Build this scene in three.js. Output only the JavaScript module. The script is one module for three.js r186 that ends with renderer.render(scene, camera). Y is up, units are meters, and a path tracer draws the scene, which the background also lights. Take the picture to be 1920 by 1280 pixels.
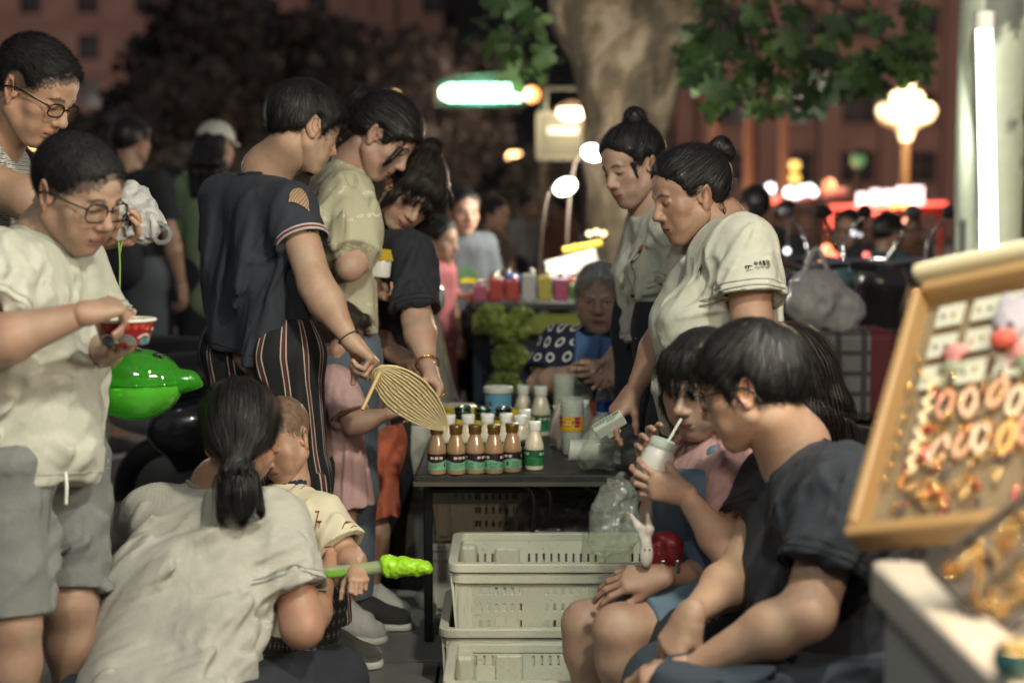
import * as THREE from 'three';
import { mergeGeometries } from 'three/addons/utils/BufferGeometryUtils.js';
import { RoundedBoxGeometry } from 'three/addons/geometries/RoundedBoxGeometry.js';
import { RectAreaLightUniformsLib } from 'three/addons/lights/RectAreaLightUniformsLib.js';

// ---------- camera, sky, light, exposure ----------
const scene = new THREE.Scene();
const F = 3000, CAMY = 1.245, PITCH = Math.atan(245 / F);
const camera = new THREE.PerspectiveCamera(2 * Math.atan(640 / F) * 180 / Math.PI, 1024 / 682, 0.1, 400);
camera.position.set(0, CAMY, 0);
camera.rotation.x = -PITCH;
camera.focus = 4.05;
camera.userData.fStop = 1.8;
const renderer = new THREE.WebGLRenderer({ antialias: true });
renderer.setSize(1024, 682);
renderer.toneMapping = THREE.LinearToneMapping;
renderer.toneMappingExposure = 1.1;
renderer.shadowMap.enabled = true;
RectAreaLightUniformsLib.init();
const V = (x, y, z) => new THREE.Vector3(x, y, z);
const C = (r, g, b) => new THREE.Color().setRGB(r, g, b);
// night sky over a lit town: faint warm-grey glow, a little brighter near the skyline
{
  const w = 64, h = 32, d = new Float32Array(w * h * 4);
  for (let y = 0; y < h; y++) for (let x = 0; x < w; x++) {
    const el = Math.abs((y + 0.5) / h - 0.5) * 2, i = (y * w + x) * 4, g = 1 + 0.6 * Math.exp(-el * 4);
    d[i] = 0.078 * g; d[i + 1] = 0.074 * g; d[i + 2] = 0.080 * g; d[i + 3] = 1;
  }
  const t = new THREE.DataTexture(d, w, h, THREE.RGBAFormat, THREE.FloatType);
  t.mapping = THREE.EquirectangularReflectionMapping; t.magFilter = THREE.LinearFilter; t.needsUpdate = true;
  scene.background = t; scene.environment = t;
}
// moonlight, almost nothing
const moon = new THREE.DirectionalLight(C(0.8, 0.88, 1), 0.03);
moon.position.set(-6, 18, 8); moon.castShadow = true; moon.shadow.radius = 8;
moon.shadow.camera.left = -12; moon.shadow.camera.right = 12; moon.shadow.camera.top = 12; moon.shadow.camera.bottom = -12; moon.shadow.camera.far = 60;
scene.add(moon, moon.target);
// a point of the place seen at photo pixel (px,py), D metres in front of the lens
function P(px, py, D) {
  const x = (px - 960) / F * D, y = -(py - 640) / F * D, c = Math.cos(PITCH), s = Math.sin(PITCH);
  return V(x, CAMY + y * c - D * s, -(D * c + y * s));
}
// ---------- helpers ----------
let seed = 7;
const rnd = () => { seed = (seed * 1664525 + 1013904223) >>> 0; return seed / 4294967296; };
const rr = (a, b) => a + (b - a) * rnd();
const lerp = (a, b, t) => a.clone().lerp(b, t);
const clamp = (x, a, b) => x < a ? a : x > b ? b : x;
const sstep = (a, b, x) => { const t = clamp((x - a) / (b - a), 0, 1); return t * t * (3 - 2 * t); };
// gradient noise
const perm = new Uint8Array(512);
{ let s = 99; const r = () => (s = (s * 1103515245 + 12345) & 0x7fffffff) / 0x7fffffff; const a = [...Array(256).keys()]; for (let i = 255; i > 0; i--) { const j = Math.floor(r() * (i + 1)); [a[i], a[j]] = [a[j], a[i]]; } for (let i = 0; i < 512; i++) perm[i] = a[i & 255]; }
const gr = (h, x, y, z) => { h &= 15; const u = h < 8 ? x : y, v = h < 4 ? y : h === 12 || h === 14 ? x : z; return (h & 1 ? -u : u) + (h & 2 ? -v : v); };
const fd = (t) => t * t * t * (t * (t * 6 - 15) + 10);
function noise(x, y, z) {
  const X = Math.floor(x), Y = Math.floor(y), Z = Math.floor(z); x -= X; y -= Y; z -= Z;
  const u = fd(x), v = fd(y), w = fd(z), a = perm[X & 255] + (Y & 255), b = perm[(X + 1) & 255] + (Y & 255), zz = Z & 255;
  const A = perm[a & 511] + zz, B = perm[(a + 1) & 511] + zz, Cc = perm[b & 511] + zz, D = perm[(b + 1) & 511] + zz, L = (p, q, t) => p + (q - p) * t;
  return L(L(L(gr(perm[A & 511], x, y, z), gr(perm[Cc & 511], x - 1, y, z), u), L(gr(perm[B & 511], x, y - 1, z), gr(perm[D & 511], x - 1, y - 1, z), u), v),
    L(L(gr(perm[(A + 1) & 511], x, y, z - 1), gr(perm[(Cc + 1) & 511], x - 1, y, z - 1), u), L(gr(perm[(B + 1) & 511], x, y - 1, z - 1), gr(perm[(D + 1) & 511], x - 1, y - 1, z - 1), u), v), w);
}
const used = {};
const numbered = (n) => { const k = used[n] = (used[n] ?? -1) + 1; return k ? n + '_' + String(k).padStart(3, '0') : n; };
function mesh(name, geo, mat, parent) {
  const m = new THREE.Mesh(geo, mat); m.name = name; m.castShadow = m.receiveShadow = true; if (parent) parent.add(m); return m;
}
function thing(name, label, category, pos = V(0, 0, 0), group, kind) {
  const o = new THREE.Group(); o.name = numbered(name); o.position.copy(pos); o.userData = { label, category };
  if (group) o.userData.group = group; if (kind) o.userData.kind = kind; scene.add(o); return o;
}
function single(name, geo, mat, label, category, group, kind) {
  const o = mesh(numbered(name), geo, mat, scene); o.userData = { label, category };
  if (group) o.userData.group = group; if (kind) o.userData.kind = kind; return o;
}
function struct(name, geo, mat) { const o = mesh(numbered(name), geo, mat, scene); o.userData = { kind: 'structure' }; return o; }
const M = (color, roughness = 0.6, extra = {}) => new THREE.MeshPhysicalMaterial({ color: Array.isArray(color) ? C(...color) : color, roughness, ...extra });
const merge = (gs) => { gs = gs.map((g) => { g = g.index ? g.toNonIndexed() : g; for (const k of Object.keys(g.attributes)) if (!['position', 'normal', 'uv'].includes(k)) g.deleteAttribute(k); if (!g.attributes.uv) g.setAttribute('uv', new THREE.BufferAttribute(new Float32Array(g.attributes.position.count * 2), 2)); return g; }); return mergeGeometries(gs); };
const box = (w, h, d, x = 0, y = 0, z = 0, r = 0) => { const g = r ? new RoundedBoxGeometry(w, h, d, 2, r) : new THREE.BoxGeometry(w, h, d); g.translate(x, y, z); return g; };
const cyl = (r1, r2, h, x = 0, y = 0, z = 0, n = 20, open = false) => new THREE.CylinderGeometry(r1, r2, h, n, 1, open).translate(x, y, z);
const tube = (pts, r, n = 24, rs = 8, closed = false) => new THREE.TubeGeometry(new THREE.CatmullRomCurve3(pts, closed), n, r, rs, closed);
const rod = (a, b, r, r2 = r, n = 10) => { const d = b.clone().sub(a), L = d.length(), g = new THREE.CylinderGeometry(r2, r, L, n); g.translate(0, L / 2, 0); g.applyQuaternion(new THREE.Quaternion().setFromUnitVectors(V(0, 1, 0), d.normalize())); return g.translate(a.x, a.y, a.z); };
const lathe = (pts, n = 28) => new THREE.LatheGeometry(pts.map(([x, y]) => new THREE.Vector2(x, y)), n);
function canvasTex(w, h, draw, rep) {
  const c = document.createElement('canvas'); c.width = w; c.height = h; draw(c.getContext('2d'), w, h);
  const t = new THREE.CanvasTexture(c); t.colorSpace = THREE.SRGBColorSpace; t.wrapS = t.wrapT = THREE.RepeatWrapping; if (rep) t.repeat.set(...rep); return t;
}
// simple brush characters on a 10 x 10 grid, as line strokes
const glyphs = { zhong: [[2, 3, 8, 3], [8, 3, 8, 6.5], [8, 6.5, 2, 6.5], [2, 6.5, 2, 3], [5, 1, 5, 10]], nan: [[2, 2, 8, 2], [5, 0.5, 5, 3.6], [1.5, 3.8, 8.5, 3.8], [1.5, 3.8, 1.5, 9.6], [8.5, 3.8, 8.5, 9.6], [3.5, 5, 6.5, 5], [3.2, 6.6, 6.8, 6.6], [5, 5, 5, 9.2], [3.8, 4.2, 4.2, 5], [6.2, 4.2, 5.8, 5]], ji: [[3.6, 0.5, 1.6, 2.6], [3, 1.8, 3, 5.8], [3, 1.8, 8.2, 1.8], [5.5, 0.8, 5.5, 5.6], [3, 3, 8, 3], [3, 4.3, 8, 4.3], [3, 5.6, 8.4, 5.6], [1, 7, 9, 7], [5, 6, 5, 10], [5, 7, 1.6, 9.6], [5, 7, 8.4, 9.6]], tuan: [[1.4, 1, 8.6, 1], [8.6, 1, 8.6, 9.4], [8.6, 9.4, 1.4, 9.4], [1.4, 9.4, 1.4, 1], [3, 3.4, 7.2, 3.4], [5.4, 2, 5.4, 8], [5.4, 8, 4.4, 7.6], [5.2, 4, 3, 7]] };
function writeGlyphs(g, names, x, y, size, lw) { g.lineWidth = lw; names.forEach((n, i) => { for (const [a, b, c, d] of glyphs[n]) { g.beginPath(); g.moveTo(x + i * size * 1.05 + a * size / 10, y + b * size / 10); g.lineTo(x + i * size * 1.05 + c * size / 10, y + d * size / 10); g.stroke(); } }); }
function dataTex(n, fn, rep = [1, 1], srgb = false) {
  const d = new Uint8Array(n * n * 4);
  for (let y = 0; y < n; y++) for (let x = 0; x < n; x++) { const v = fn(x / n, y / n), i = (y * n + x) * 4; if (Array.isArray(v)) { d[i] = v[0]; d[i + 1] = v[1]; d[i + 2] = v[2]; } else d[i] = d[i + 1] = d[i + 2] = clamp(v * 255, 0, 255); d[i + 3] = 255; }
  const t = new THREE.DataTexture(d, n, n); t.magFilter = THREE.LinearFilter; t.minFilter = THREE.LinearMipmapLinearFilter; t.generateMipmaps = true; t.wrapS = t.wrapT = THREE.RepeatWrapping; t.repeat.set(...rep); if (srgb) t.colorSpace = THREE.SRGBColorSpace; t.needsUpdate = true; return t;
}

// ---------- distance fields, meshed by surface nets ----------
class SDF {
  constructor() { this.ops = []; this.ds = []; this.lo = V(9e9, 9e9, 9e9); this.hi = V(-9e9, -9e9, -9e9); this.dm = 0; }
  grow(p, r) { this.lo.min(V(p.x - r, p.y - r, p.z - r)); this.hi.max(V(p.x + r, p.y + r, p.z + r)); }
  cap(a, b, ra, rb = ra, k = 0.02, flat = false, sub = false) {
    const d = b.clone().sub(a), L2 = Math.max(d.lengthSq(), 1e-9); if (!sub) { this.grow(a, ra); this.grow(b, rb); }
    this.ops.push([sub ? 2 : 0, k, a.x, a.y, a.z, d.x, d.y, d.z, 1 / L2, ra, rb, flat ? 1 : 0, Math.sqrt(L2)]); return this;
  }
  chain(pts, rs, k = 0.02) { for (let i = 0; i + 1 < pts.length; i++) this.cap(pts[i], pts[i + 1], rs[i], rs[i + 1], k); return this; }
  ell(c, r, q, k = 0.02, sub = false) {
    const m = new THREE.Matrix4().makeRotationFromQuaternion((q || new THREE.Quaternion()).clone().invert()).elements; if (!sub) this.grow(c, Math.max(r.x, r.y, r.z));
    this.ops.push([sub ? 3 : 1, k, c.x, c.y, c.z, m[0], m[4], m[8], m[1], m[5], m[9], m[2], m[6], m[10], r.x, r.y, r.z]); return this;
  }
  cut(p, n, k = 0.006) { n = n.clone().normalize(); this.ops.push([4, k, n.x, n.y, n.z, n.dot(p)]); return this; }
  lim(f, k = 0.006) { this.ops.push([5, k, f]); return this; }
  disp(f, most = 0.02) { this.ds.push(f); this.dm += most; return this; }
  at(x, y, z) {
    let d = 1e3;
    for (const o of this.ops) {
      let e;
      const t = o[0];
      if (t === 5) { e = o[2](x, y, z); const h = Math.max(o[1] - Math.abs(d - e), 0) / o[1]; d = Math.max(d, e) + h * h * o[1] * 0.25; continue; }
      if (t === 4) { e = o[2] * x + o[3] * y + o[4] * z - o[5]; const h = Math.max(o[1] - Math.abs(d - e), 0) / o[1]; d = Math.max(d, e) + h * h * o[1] * 0.25; continue; }
      const px = x - o[2], py = y - o[3], pz = z - o[4];
      if (t === 0 || t === 2) {
        let u = (px * o[5] + py * o[6] + pz * o[7]) * o[8]; const uu = u; u = u < 0 ? 0 : u > 1 ? 1 : u;
        const qx = px - o[5] * u, qy = py - o[6] * u, qz = pz - o[7] * u; e = Math.sqrt(qx * qx + qy * qy + qz * qz) - (o[9] + (o[10] - o[9]) * u);
        if (o[11]) e = Math.max(e, (uu - 1) * o[12]);
      } else {
        const a = (o[5] * px + o[6] * py + o[7] * pz) / o[14], b = (o[8] * px + o[9] * py + o[10] * pz) / o[15], c = (o[11] * px + o[12] * py + o[13] * pz) / o[16];
        const k0 = Math.sqrt(a * a + b * b + c * c), A = a / o[14], B = b / o[15], G = c / o[16], k1 = Math.sqrt(A * A + B * B + G * G); e = k1 > 1e-9 ? k0 * (k0 - 1) / k1 : -Math.min(o[14], o[15], o[16]);
      }
      const k = o[1];
      if (t < 2) { const h = k - Math.abs(d - e); d = Math.min(d, e); if (h > 0) d -= h * h / k * 0.25; }
      else { e = -e; const h = k - Math.abs(d - e); d = Math.max(d, e); if (h > 0) d += h * h / k * 0.25; }
    }
    if (this.ds.length && d < 0.06 && d > -0.06) for (const f of this.ds) d += f(x, y, z);
    return d;
  }
  build(h, { color, uv, post } = {}) {
    const pad = h * 2 + this.dm, lo = this.lo.clone().subScalar(pad), hi = this.hi.clone().addScalar(pad);
    const nx = Math.ceil((hi.x - lo.x) / h) + 1, ny = Math.ceil((hi.y - lo.y) / h) + 1, nz = Math.ceil((hi.z - lo.z) / h) + 1, B = 5;
    const val = new Float32Array(nx * ny * nz), id = (i, j, k) => i + nx * (j + ny * k);
    for (let k = 0; k < nz; k += B) for (let j = 0; j < ny; j += B) for (let i = 0; i < nx; i += B) {
      const c = this.at(lo.x + (i + B / 2) * h, lo.y + (j + B / 2) * h, lo.z + (k + B / 2) * h), far = Math.abs(c) > B * h * 1.35 + this.dm;
      for (let kk = k; kk < Math.min(nz, k + B); kk++) for (let jj = j; jj < Math.min(ny, j + B); jj++) for (let ii = i; ii < Math.min(nx, i + B); ii++)
        val[id(ii, jj, kk)] = far ? c : this.at(lo.x + ii * h, lo.y + jj * h, lo.z + kk * h);
    }
    const vi = new Int32Array(nx * ny * nz).fill(-1), pos = [], E = [[0, 1], [2, 3], [4, 5], [6, 7], [0, 2], [1, 3], [4, 6], [5, 7], [0, 4], [1, 5], [2, 6], [3, 7]], v = new Float32Array(8);
    for (let k = 0; k < nz - 1; k++) for (let j = 0; j < ny - 1; j++) for (let i = 0; i < nx - 1; i++) {
      const b = id(i, j, k); let m = 0;
      for (let c = 0; c < 8; c++) { v[c] = val[b + (c & 1) + nx * ((c >> 1 & 1) + ny * (c >> 2))]; if (v[c] < 0) m |= 1 << c; }
      if (m === 0 || m === 255) continue;
      let x = 0, y = 0, z = 0, n = 0;
      for (const [p, q] of E) if ((v[p] < 0) !== (v[q] < 0)) { const t = v[p] / (v[p] - v[q]); x += (p & 1) + t * ((q & 1) - (p & 1)); y += (p >> 1 & 1) + t * ((q >> 1 & 1) - (p >> 1 & 1)); z += (p >> 2) + t * ((q >> 2) - (p >> 2)); n++; }
      vi[b] = pos.length / 3; pos.push(lo.x + (i + x / n) * h, lo.y + (j + y / n) * h, lo.z + (k + z / n) * h);
    }
    const idx = [], quad = (a, b, c, d, f) => { if (a < 0 || b < 0 || c < 0 || d < 0) return; f ? idx.push(a, b, c, a, c, d) : idx.push(a, c, b, a, d, c); };
    for (let k = 1; k < nz - 1; k++) for (let j = 1; j < ny - 1; j++) for (let i = 1; i < nx - 1; i++) {
      const b = id(i, j, k), s = val[b] < 0;
      if (s !== val[b + 1] < 0) quad(vi[b - nx - nx * ny], vi[b - nx * ny], vi[b], vi[b - nx], s);
      if (s !== val[b + nx] < 0) quad(vi[b - 1 - nx * ny], vi[b - 1], vi[b], vi[b - nx * ny], s);
      if (s !== val[b + nx * ny] < 0) quad(vi[b - 1 - nx], vi[b - nx], vi[b], vi[b - 1], s);
    }
    const N = pos.length / 3, nor = new Float32Array(N * 3), col = new Float32Array(N * 3).fill(1), uvs = new Float32Array(N * 2), e = h * 0.5;
    for (let a = 0; a < N; a++) {
      let x = pos[a * 3], y = pos[a * 3 + 1], z = pos[a * 3 + 2], gx, gy, gz, f0, f1, f2, f3, L;
      f0 = this.at(x + e, y - e, z - e); f1 = this.at(x - e, y - e, z + e); f2 = this.at(x - e, y + e, z - e); f3 = this.at(x + e, y + e, z + e);
      gx = f0 - f1 - f2 + f3; gy = -f0 - f1 + f2 + f3; gz = -f0 + f1 - f2 + f3; L = Math.hypot(gx, gy, gz) || 1; gx /= L; gy /= L; gz /= L;
      const fm = clamp((f0 + f1 + f2 + f3) / 4, -h * 0.6, h * 0.6); x -= gx * fm; y -= gy * fm; z -= gz * fm;
      pos[a * 3] = x; pos[a * 3 + 1] = y; pos[a * 3 + 2] = z; nor[a * 3] = gx; nor[a * 3 + 1] = gy; nor[a * 3 + 2] = gz;
      if (color) { const c = color(x, y, z, gx, gy, gz); col[a * 3] = c[0]; col[a * 3 + 1] = c[1]; col[a * 3 + 2] = c[2]; }
      if (uv) { const c = uv(x, y, z, gx, gy, gz); uvs[a * 2] = c[0]; uvs[a * 2 + 1] = c[1]; }
    }
    const g = new THREE.BufferGeometry();
    g.setAttribute('position', new THREE.BufferAttribute(new Float32Array(pos), 3)); g.setAttribute('normal', new THREE.BufferAttribute(nor, 3));
    g.setAttribute('color', new THREE.BufferAttribute(col, 3)); g.setAttribute('uv', new THREE.BufferAttribute(uvs, 2)); g.setIndex(idx); return g;
  }
}
// cloth folds: ridges running along dir, around c within R
function folds(c, dir, { amp = 0.008, across = 20, along = 1.7, R = 0.25, ph = 0 } = {}) {
  const d = dir.clone().normalize(), u = V(0, 1, 0.3).cross(d).normalize(), w = d.clone().cross(u), iR = 1 / (R * R);
  return (x, y, z) => {
    const px = x - c.x, py = y - c.y, pz = z - c.z, m = (px * px + py * py + pz * pz) * iR; if (m > 6) return 0;
    const a = px * d.x + py * d.y + pz * d.z, b = px * u.x + py * u.y + pz * u.z, e = px * w.x + py * w.y + pz * w.z;
    const n = noise(b * across * 0.8 + ph + 0.8 * noise(a * 2.2, b * 2, ph), e * across * 0.8, a * along * 0.7 + ph) + 0.4 * noise(b * across * 1.9 + ph, e * across * 1.9, a * along * 1.3 - ph), r = clamp(n * 2.4, -1, 1);
    return -1.9 * amp * (r > 0 ? r * r * (1.8 - 0.8 * r) : 0.35 * r) * Math.exp(-m);
  };
}
// soft random drape over the whole garment
const drape = (amp = 0.006, f = 9, ph = 0) => (x, y, z) => amp * (noise(x * f + ph, y * f * 0.45, z * f) + 0.14 * noise(x * f * 2.3, y * f * 1.2 + ph, z * f * 2.3));
// ---------- people: one body surface each, hair and clothes as its children ----------
const weave = dataTex(128, (x, y) => 0.5 + 0.22 * Math.sin(x * 6.2832 * 16) * Math.sin(y * 6.2832 * 16) + 0.28 * noise(x * 40, y * 40, 1) + 0.2 * noise(x * 9, y * 9, 4), [14, 14]);
const slub = dataTex(256, (x, y) => 0.88 + 0.05 * noise(x * 90, y * 90, 2) + 0.05 * noise(x * 30, y * 30, 7) + 0.08 * noise(x * 5, y * 5, 3), [3, 3]);
const tileN = (x, y, f, o) => { const a = noise(x * f, y * f, o), b = noise((x - 1) * f, y * f, o), c = noise(x * f, (y - 1) * f, o), d = noise((x - 1) * f, (y - 1) * f, o), u = fd(x), v = fd(y); return (a * (1 - u) + b * u) * (1 - v) + (c * (1 - u) + d * u) * v; };
const wrinkle = dataTex(512, (x, y) => { const wx = x + 0.05 * tileN(x, y, 4, 2), n = tileN(((wx % 1) + 1) % 1, y, 5, 6) + 0.6 * tileN(x, y, 11, 3), r = clamp(n * 1.6, -1, 1); return 0.45 + 0.4 * (r > 0 ? r * r : 0.3 * r) + 0.035 * Math.sin(x * 6.2832 * 70) * Math.sin(y * 6.2832 * 70) + 0.03 * tileN(x, y, 60, 8); }, [2.6, 2.6]);
const cloth = (c, extra = {}) => M(c, 0.88, { bumpMap: wrinkle, bumpScale: 0.009, map: slub, sheen: 0.25, sheenRoughness: 0.6, sheenColor: C(...c.map((x) => Math.min(1, x + 0.12))), ...extra });
const skinPore = dataTex(128, (x, y) => 0.5 + 0.5 * noise(x * 48, y * 48, 9), [30, 30]);
const skinMat = new THREE.MeshPhysicalMaterial({ vertexColors: true, roughness: 0.36, bumpMap: skinPore, bumpScale: 0.0008 });
const hairMat = new THREE.MeshPhysicalMaterial({ vertexColors: true, roughness: 0.42, specularIntensity: 0.9 });
const cropMat = new THREE.MeshPhysicalMaterial({ vertexColors: true, roughness: 0.62, specularIntensity: 0.7 });
const DEG = Math.PI / 180;
const frame = (yaw, pitch, roll) => new THREE.Quaternion().setFromEuler(new THREE.Euler(pitch * DEG, yaw * DEG, roll * DEG, 'YXZ'));
const mottle = (x, y, z) => 1 + 0.16 * noise(x * 14, y * 14, z * 14) + 0.10 * noise(x * 40, y * 40, z * 40) + 0.10 * noise(x * 120, y * 120, z * 120);
const cylUV = (cx, cz, scale = 1) => (x, y, z) => [Math.atan2(x - cx, z - cz) * 0.2 * scale, y * scale];

class Person {
  constructor(name, label, base, { skin = [0.44, 0.26, 0.17], category = 'person', group, hair = [0.012, 0.0112, 0.0115] } = {}) {
    this.g = thing(name, label, category, V(base.x, 0, base.z), group); this.skin = skin; this.hairC = hair; this.s = new SDF(); this.geos = []; this.lod = 1; this.base = this.g.position;
  }
  skinAt(x, y, z) { const m = mottle(x, y, z); return [this.skin[0] * m, this.skin[1] * m * (0.97 + 0.12 * noise(x * 22 + 3, y * 22, z * 22)), this.skin[2] * m * (0.97 + 0.12 * noise(x * 22 + 3, y * 22, z * 22))]; }
  local(g) { return g.translate(-this.base.x, -this.base.y, -this.base.z); }
  add(name, geo, mat, parent = this.g) { const l = parent === this.g ? this.local(geo) : geo.translate(-this.base.x, -this.base.y, -this.base.z); return mesh(name, l, mat, parent); }
  garment(name, sdf, mat, h = 0.008, opts = {}) {
    const c = sdf.lo.clone().add(sdf.hi).multiplyScalar(0.5); opts.uv ??= cylUV(c.x, c.z);
    return this.add(name, sdf.build(h, opts), mat);
  }
  arm(a, e, w, r = [0.048, 0.04, 0.026]) { this.s.cap(a, e, r[0], r[1], 0.02).cap(e, lerp(e, w, 0.3), r[1] * 1.0, r[1] * 1.04, 0.02).cap(lerp(e, w, 0.3), w, r[1] * 1.04, r[2] * 0.8, 0.02); return this; }
  leg(h, k, a, r = [0.085, 0.056, 0.036]) { const c = lerp(k, a, 0.28), back = V(0, 0, 0); this.s.cap(h, k, r[0], r[1], 0.03).cap(k, c, r[1], r[1] * 1.0, 0.03).cap(c.add(back), a, r[1], r[2], 0.03); return this; }
  // hand: wrist w, fingers towards d, palm faces n; curl per finger, thumb spread
  hand(w, d, n, right, { size = 1, curl = [25, 30, 35, 40], spread = 6, thumb = [35, 25, 20], fan = null } = {}) {
    d = d.clone().normalize(); n = n.clone().addScaledVector(d, -n.dot(d)).normalize();
    const s = d.clone().cross(n).multiplyScalar(right ? 1 : -1), S = size, q = new SDF();
    const at = (x, y, z) => w.clone().addScaledVector(s, x * S).addScaledVector(d, y * S).addScaledVector(n, z * S);
    // palm
    q.cap(at(0.006, -0.01, 0), at(0.01, 0.015, 0), 0.0205 * S, 0.019 * S, 0.02).cap(at(-0.006, -0.01, 0), at(-0.01, 0.015, 0), 0.0205 * S, 0.019 * S, 0.02);
    for (const [x, y, r] of [[0.026, 0.078, 0.0115], [0.008, 0.082, 0.0118], [-0.011, 0.078, 0.011], [-0.028, 0.068, 0.0105]]) q.cap(at(x * 0.45, 0.005, 0), at(x, y, -0.002), 0.0165 * S, (r + 0.001) * S, 0.016 * S);
    q.cap(at(0.016, 0.02, 0.008), at(0.026, 0.05, 0.008), 0.015 * S, 0.012 * S, 0.014 * S);
    const rad = [0.0092, 0.0096, 0.009, 0.0078], len = [[0.04, 0.025, 0.02], [0.044, 0.029, 0.021], [0.041, 0.027, 0.021], [0.032, 0.02, 0.018]], root = [[0.026, 0.08], [0.008, 0.085], [-0.011, 0.081], [-0.028, 0.07]];
    const tips = [];
    for (let f = 0; f < 4; f++) {
      const cu = Array.isArray(curl[f]) ? curl[f] : [curl[f], curl[f] * 1.15, curl[f] * 0.7], sp = (1.5 - f) * spread * DEG;
      let p = at(root[f][0], root[f][1], -0.002), ang = 0;
      for (let j = 0; j < 3; j++) {
        ang += cu[j] * DEG;
        const dir = d.clone().multiplyScalar(Math.cos(ang)).addScaledVector(n, Math.sin(ang)).addScaledVector(s, Math.sin(sp) * Math.max(0.2, Math.cos(ang))).normalize();
        const nx = p.clone().addScaledVector(dir, len[f][j] * S), r0 = rad[f] * (1 - j * 0.1) * S;
        q.cap(p, nx, r0, r0 * 0.9, 0.0035 * S); p = nx;
      }
      tips.push(p);
    }
    const a = thumb[0] * DEG, b = thumb[1] * DEG;
    let p = at(0.018, 0.018, 0.006), dir = d.clone().multiplyScalar(Math.cos(a)).addScaledVector(s, Math.sin(a)).addScaledVector(n, Math.sin(b)).normalize();
    let nx = p.clone().addScaledVector(dir, 0.042 * S); q.cap(p, nx, 0.0155 * S, 0.011 * S, 0.01 * S);
    dir = dir.clone().addScaledVector(n, Math.sin(thumb[2] * DEG)).addScaledVector(s, -Math.sin(thumb[2] * DEG) * 0.8).addScaledVector(d, 0.2).normalize(); p = nx; nx = p.clone().addScaledVector(dir, 0.03 * S); q.cap(p, nx, 0.0105 * S, 0.0098 * S, 0.006 * S);
    dir = dir.clone().addScaledVector(n, 0.2).normalize(); p = nx; nx = p.clone().addScaledVector(dir, 0.024 * S); q.cap(p, nx, 0.0098 * S, 0.0075 * S, 0.006 * S); tips.push(nx);
    const sk = this.skin;
    this.geos.push(q.build(0.0034 * this.lod * Math.max(S, 0.8), { color: (x, y, z) => { const c = this.skinAt(x, y, z); let m = 9; for (const t of tips) m = Math.min(m, Math.hypot(x - t.x, y - t.y, z - t.z)); const k = m < 0.012 * S ? 1 : 0; return k ? [c[0] * 1.08, c[1] * 1.0, c[2] * 0.98] : c; }, uv: (x, y, z) => [x + z, y] }));
    return tips;
  }
  // head: pos is the middle of the head at eye height
  head(pos, yaw, pitch, roll, { size = 1, chub = 0, eye = 'down', neck, neckR = 0.052, mouth = 0, brow = 1, nose = 1, age = 0, lip = [0.36, 0.13, 0.11], jaw = 1, line = null } = {}) {
    const q = frame(yaw, pitch, roll), S = size, h = new SDF(), ch = chub;
    this.hq = q; this.hp = pos.clone(); this.hs = S;
    const e = (x, y, z, a, b, c, k, sub) => h.ell(V(x, y, z), V(a, b, c), null, k, sub);
    e(0, 0.03, -0.014, 0.0755, 0.087, 0.094, 0.02);
    e(0, -0.03, 0.024, 0.061 + ch * 0.007, 0.078, 0.066, 0.03);
    e(0, 0.045, 0.035, 0.064, 0.048, 0.05, 0.03);
    e(0, -0.093, 0.060, 0.02 * jaw + ch * 0.004, 0.02, 0.019, 0.024);
    for (const s of [-1, 1]) {
      h.cap(V(s * (0.052 * jaw + ch * 0.006), -0.052, 0.0), V(s * 0.016, -0.096, 0.05), 0.02, 0.016, 0.028);
      e(s * 0.045, -0.022, 0.052, 0.022 + ch * 0.006, 0.02 + ch * 0.006, 0.02, 0.022);
      e(s * 0.03, -0.058, 0.055 + ch * 0.006, 0.022 + ch * 0.008, 0.022 + ch * 0.005, 0.018, 0.02);
      e(s * 0.031, 0.001, 0.096, 0.019, 0.0125, 0.0155, 0.012, true);
    }
    h.cap(V(-0.034, 0.021, 0.0765), V(-0.012, 0.016, 0.084), 0.0085, 0.008, 0.012); h.cap(V(0.034, 0.021, 0.0765), V(0.012, 0.016, 0.084), 0.0085, 0.008, 0.012);
    for (const s of [-1, 1]) { e(s * 0.031, -0.001, 0.0735, 0.0145, 0.0112, 0.0118, 0.004); h.cap(V(s * 0.018, 0.0065, 0.0845), V(s * 0.045, 0.0045, 0.0755), 0.0035, 0.0032, 0.004); }
    h.cap(V(0, 0.012, 0.083), V(0, -0.028, 0.1), 0.0075, 0.0105 * nose, 0.012); e(0, -0.033, 0.1015, 0.012 * nose, 0.0105, 0.0115, 0.009);
    for (const s of [-1, 1]) { e(s * 0.0125, -0.0375, 0.091, 0.0085 * nose, 0.0078, 0.0105, 0.007); e(s * 0.0065, -0.0435, 0.0985, 0.0035, 0.0035, 0.004, 0.003, true); }
    e(0, -0.062, 0.079, 0.022, 0.015, 0.0125, 0.016);
    const my = mouth;
    h.cap(V(-0.02 - my * 0.003, -0.0655 + my * 0.004, 0.0795), V(0, -0.0635, 0.0862), 0.003, 0.0042, 0.006); h.cap(V(0.02 + my * 0.003, -0.0655 + my * 0.004, 0.0795), V(0, -0.0635, 0.0862), 0.003, 0.0042, 0.006);
    h.cap(V(-0.014, -0.0735, 0.0795), V(0.014, -0.0735, 0.0795), 0.0046, 0.0046, 0.007); h.cap(V(-0.004, -0.0738, 0.083), V(0.004, -0.0738, 0.083), 0.0046, 0.0046, 0.006);
    h.cap(V(-0.021, -0.0685, 0.0838), V(0.021, -0.0685, 0.0838), 0.0016, 0.0016, 0.003, false, true);
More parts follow.
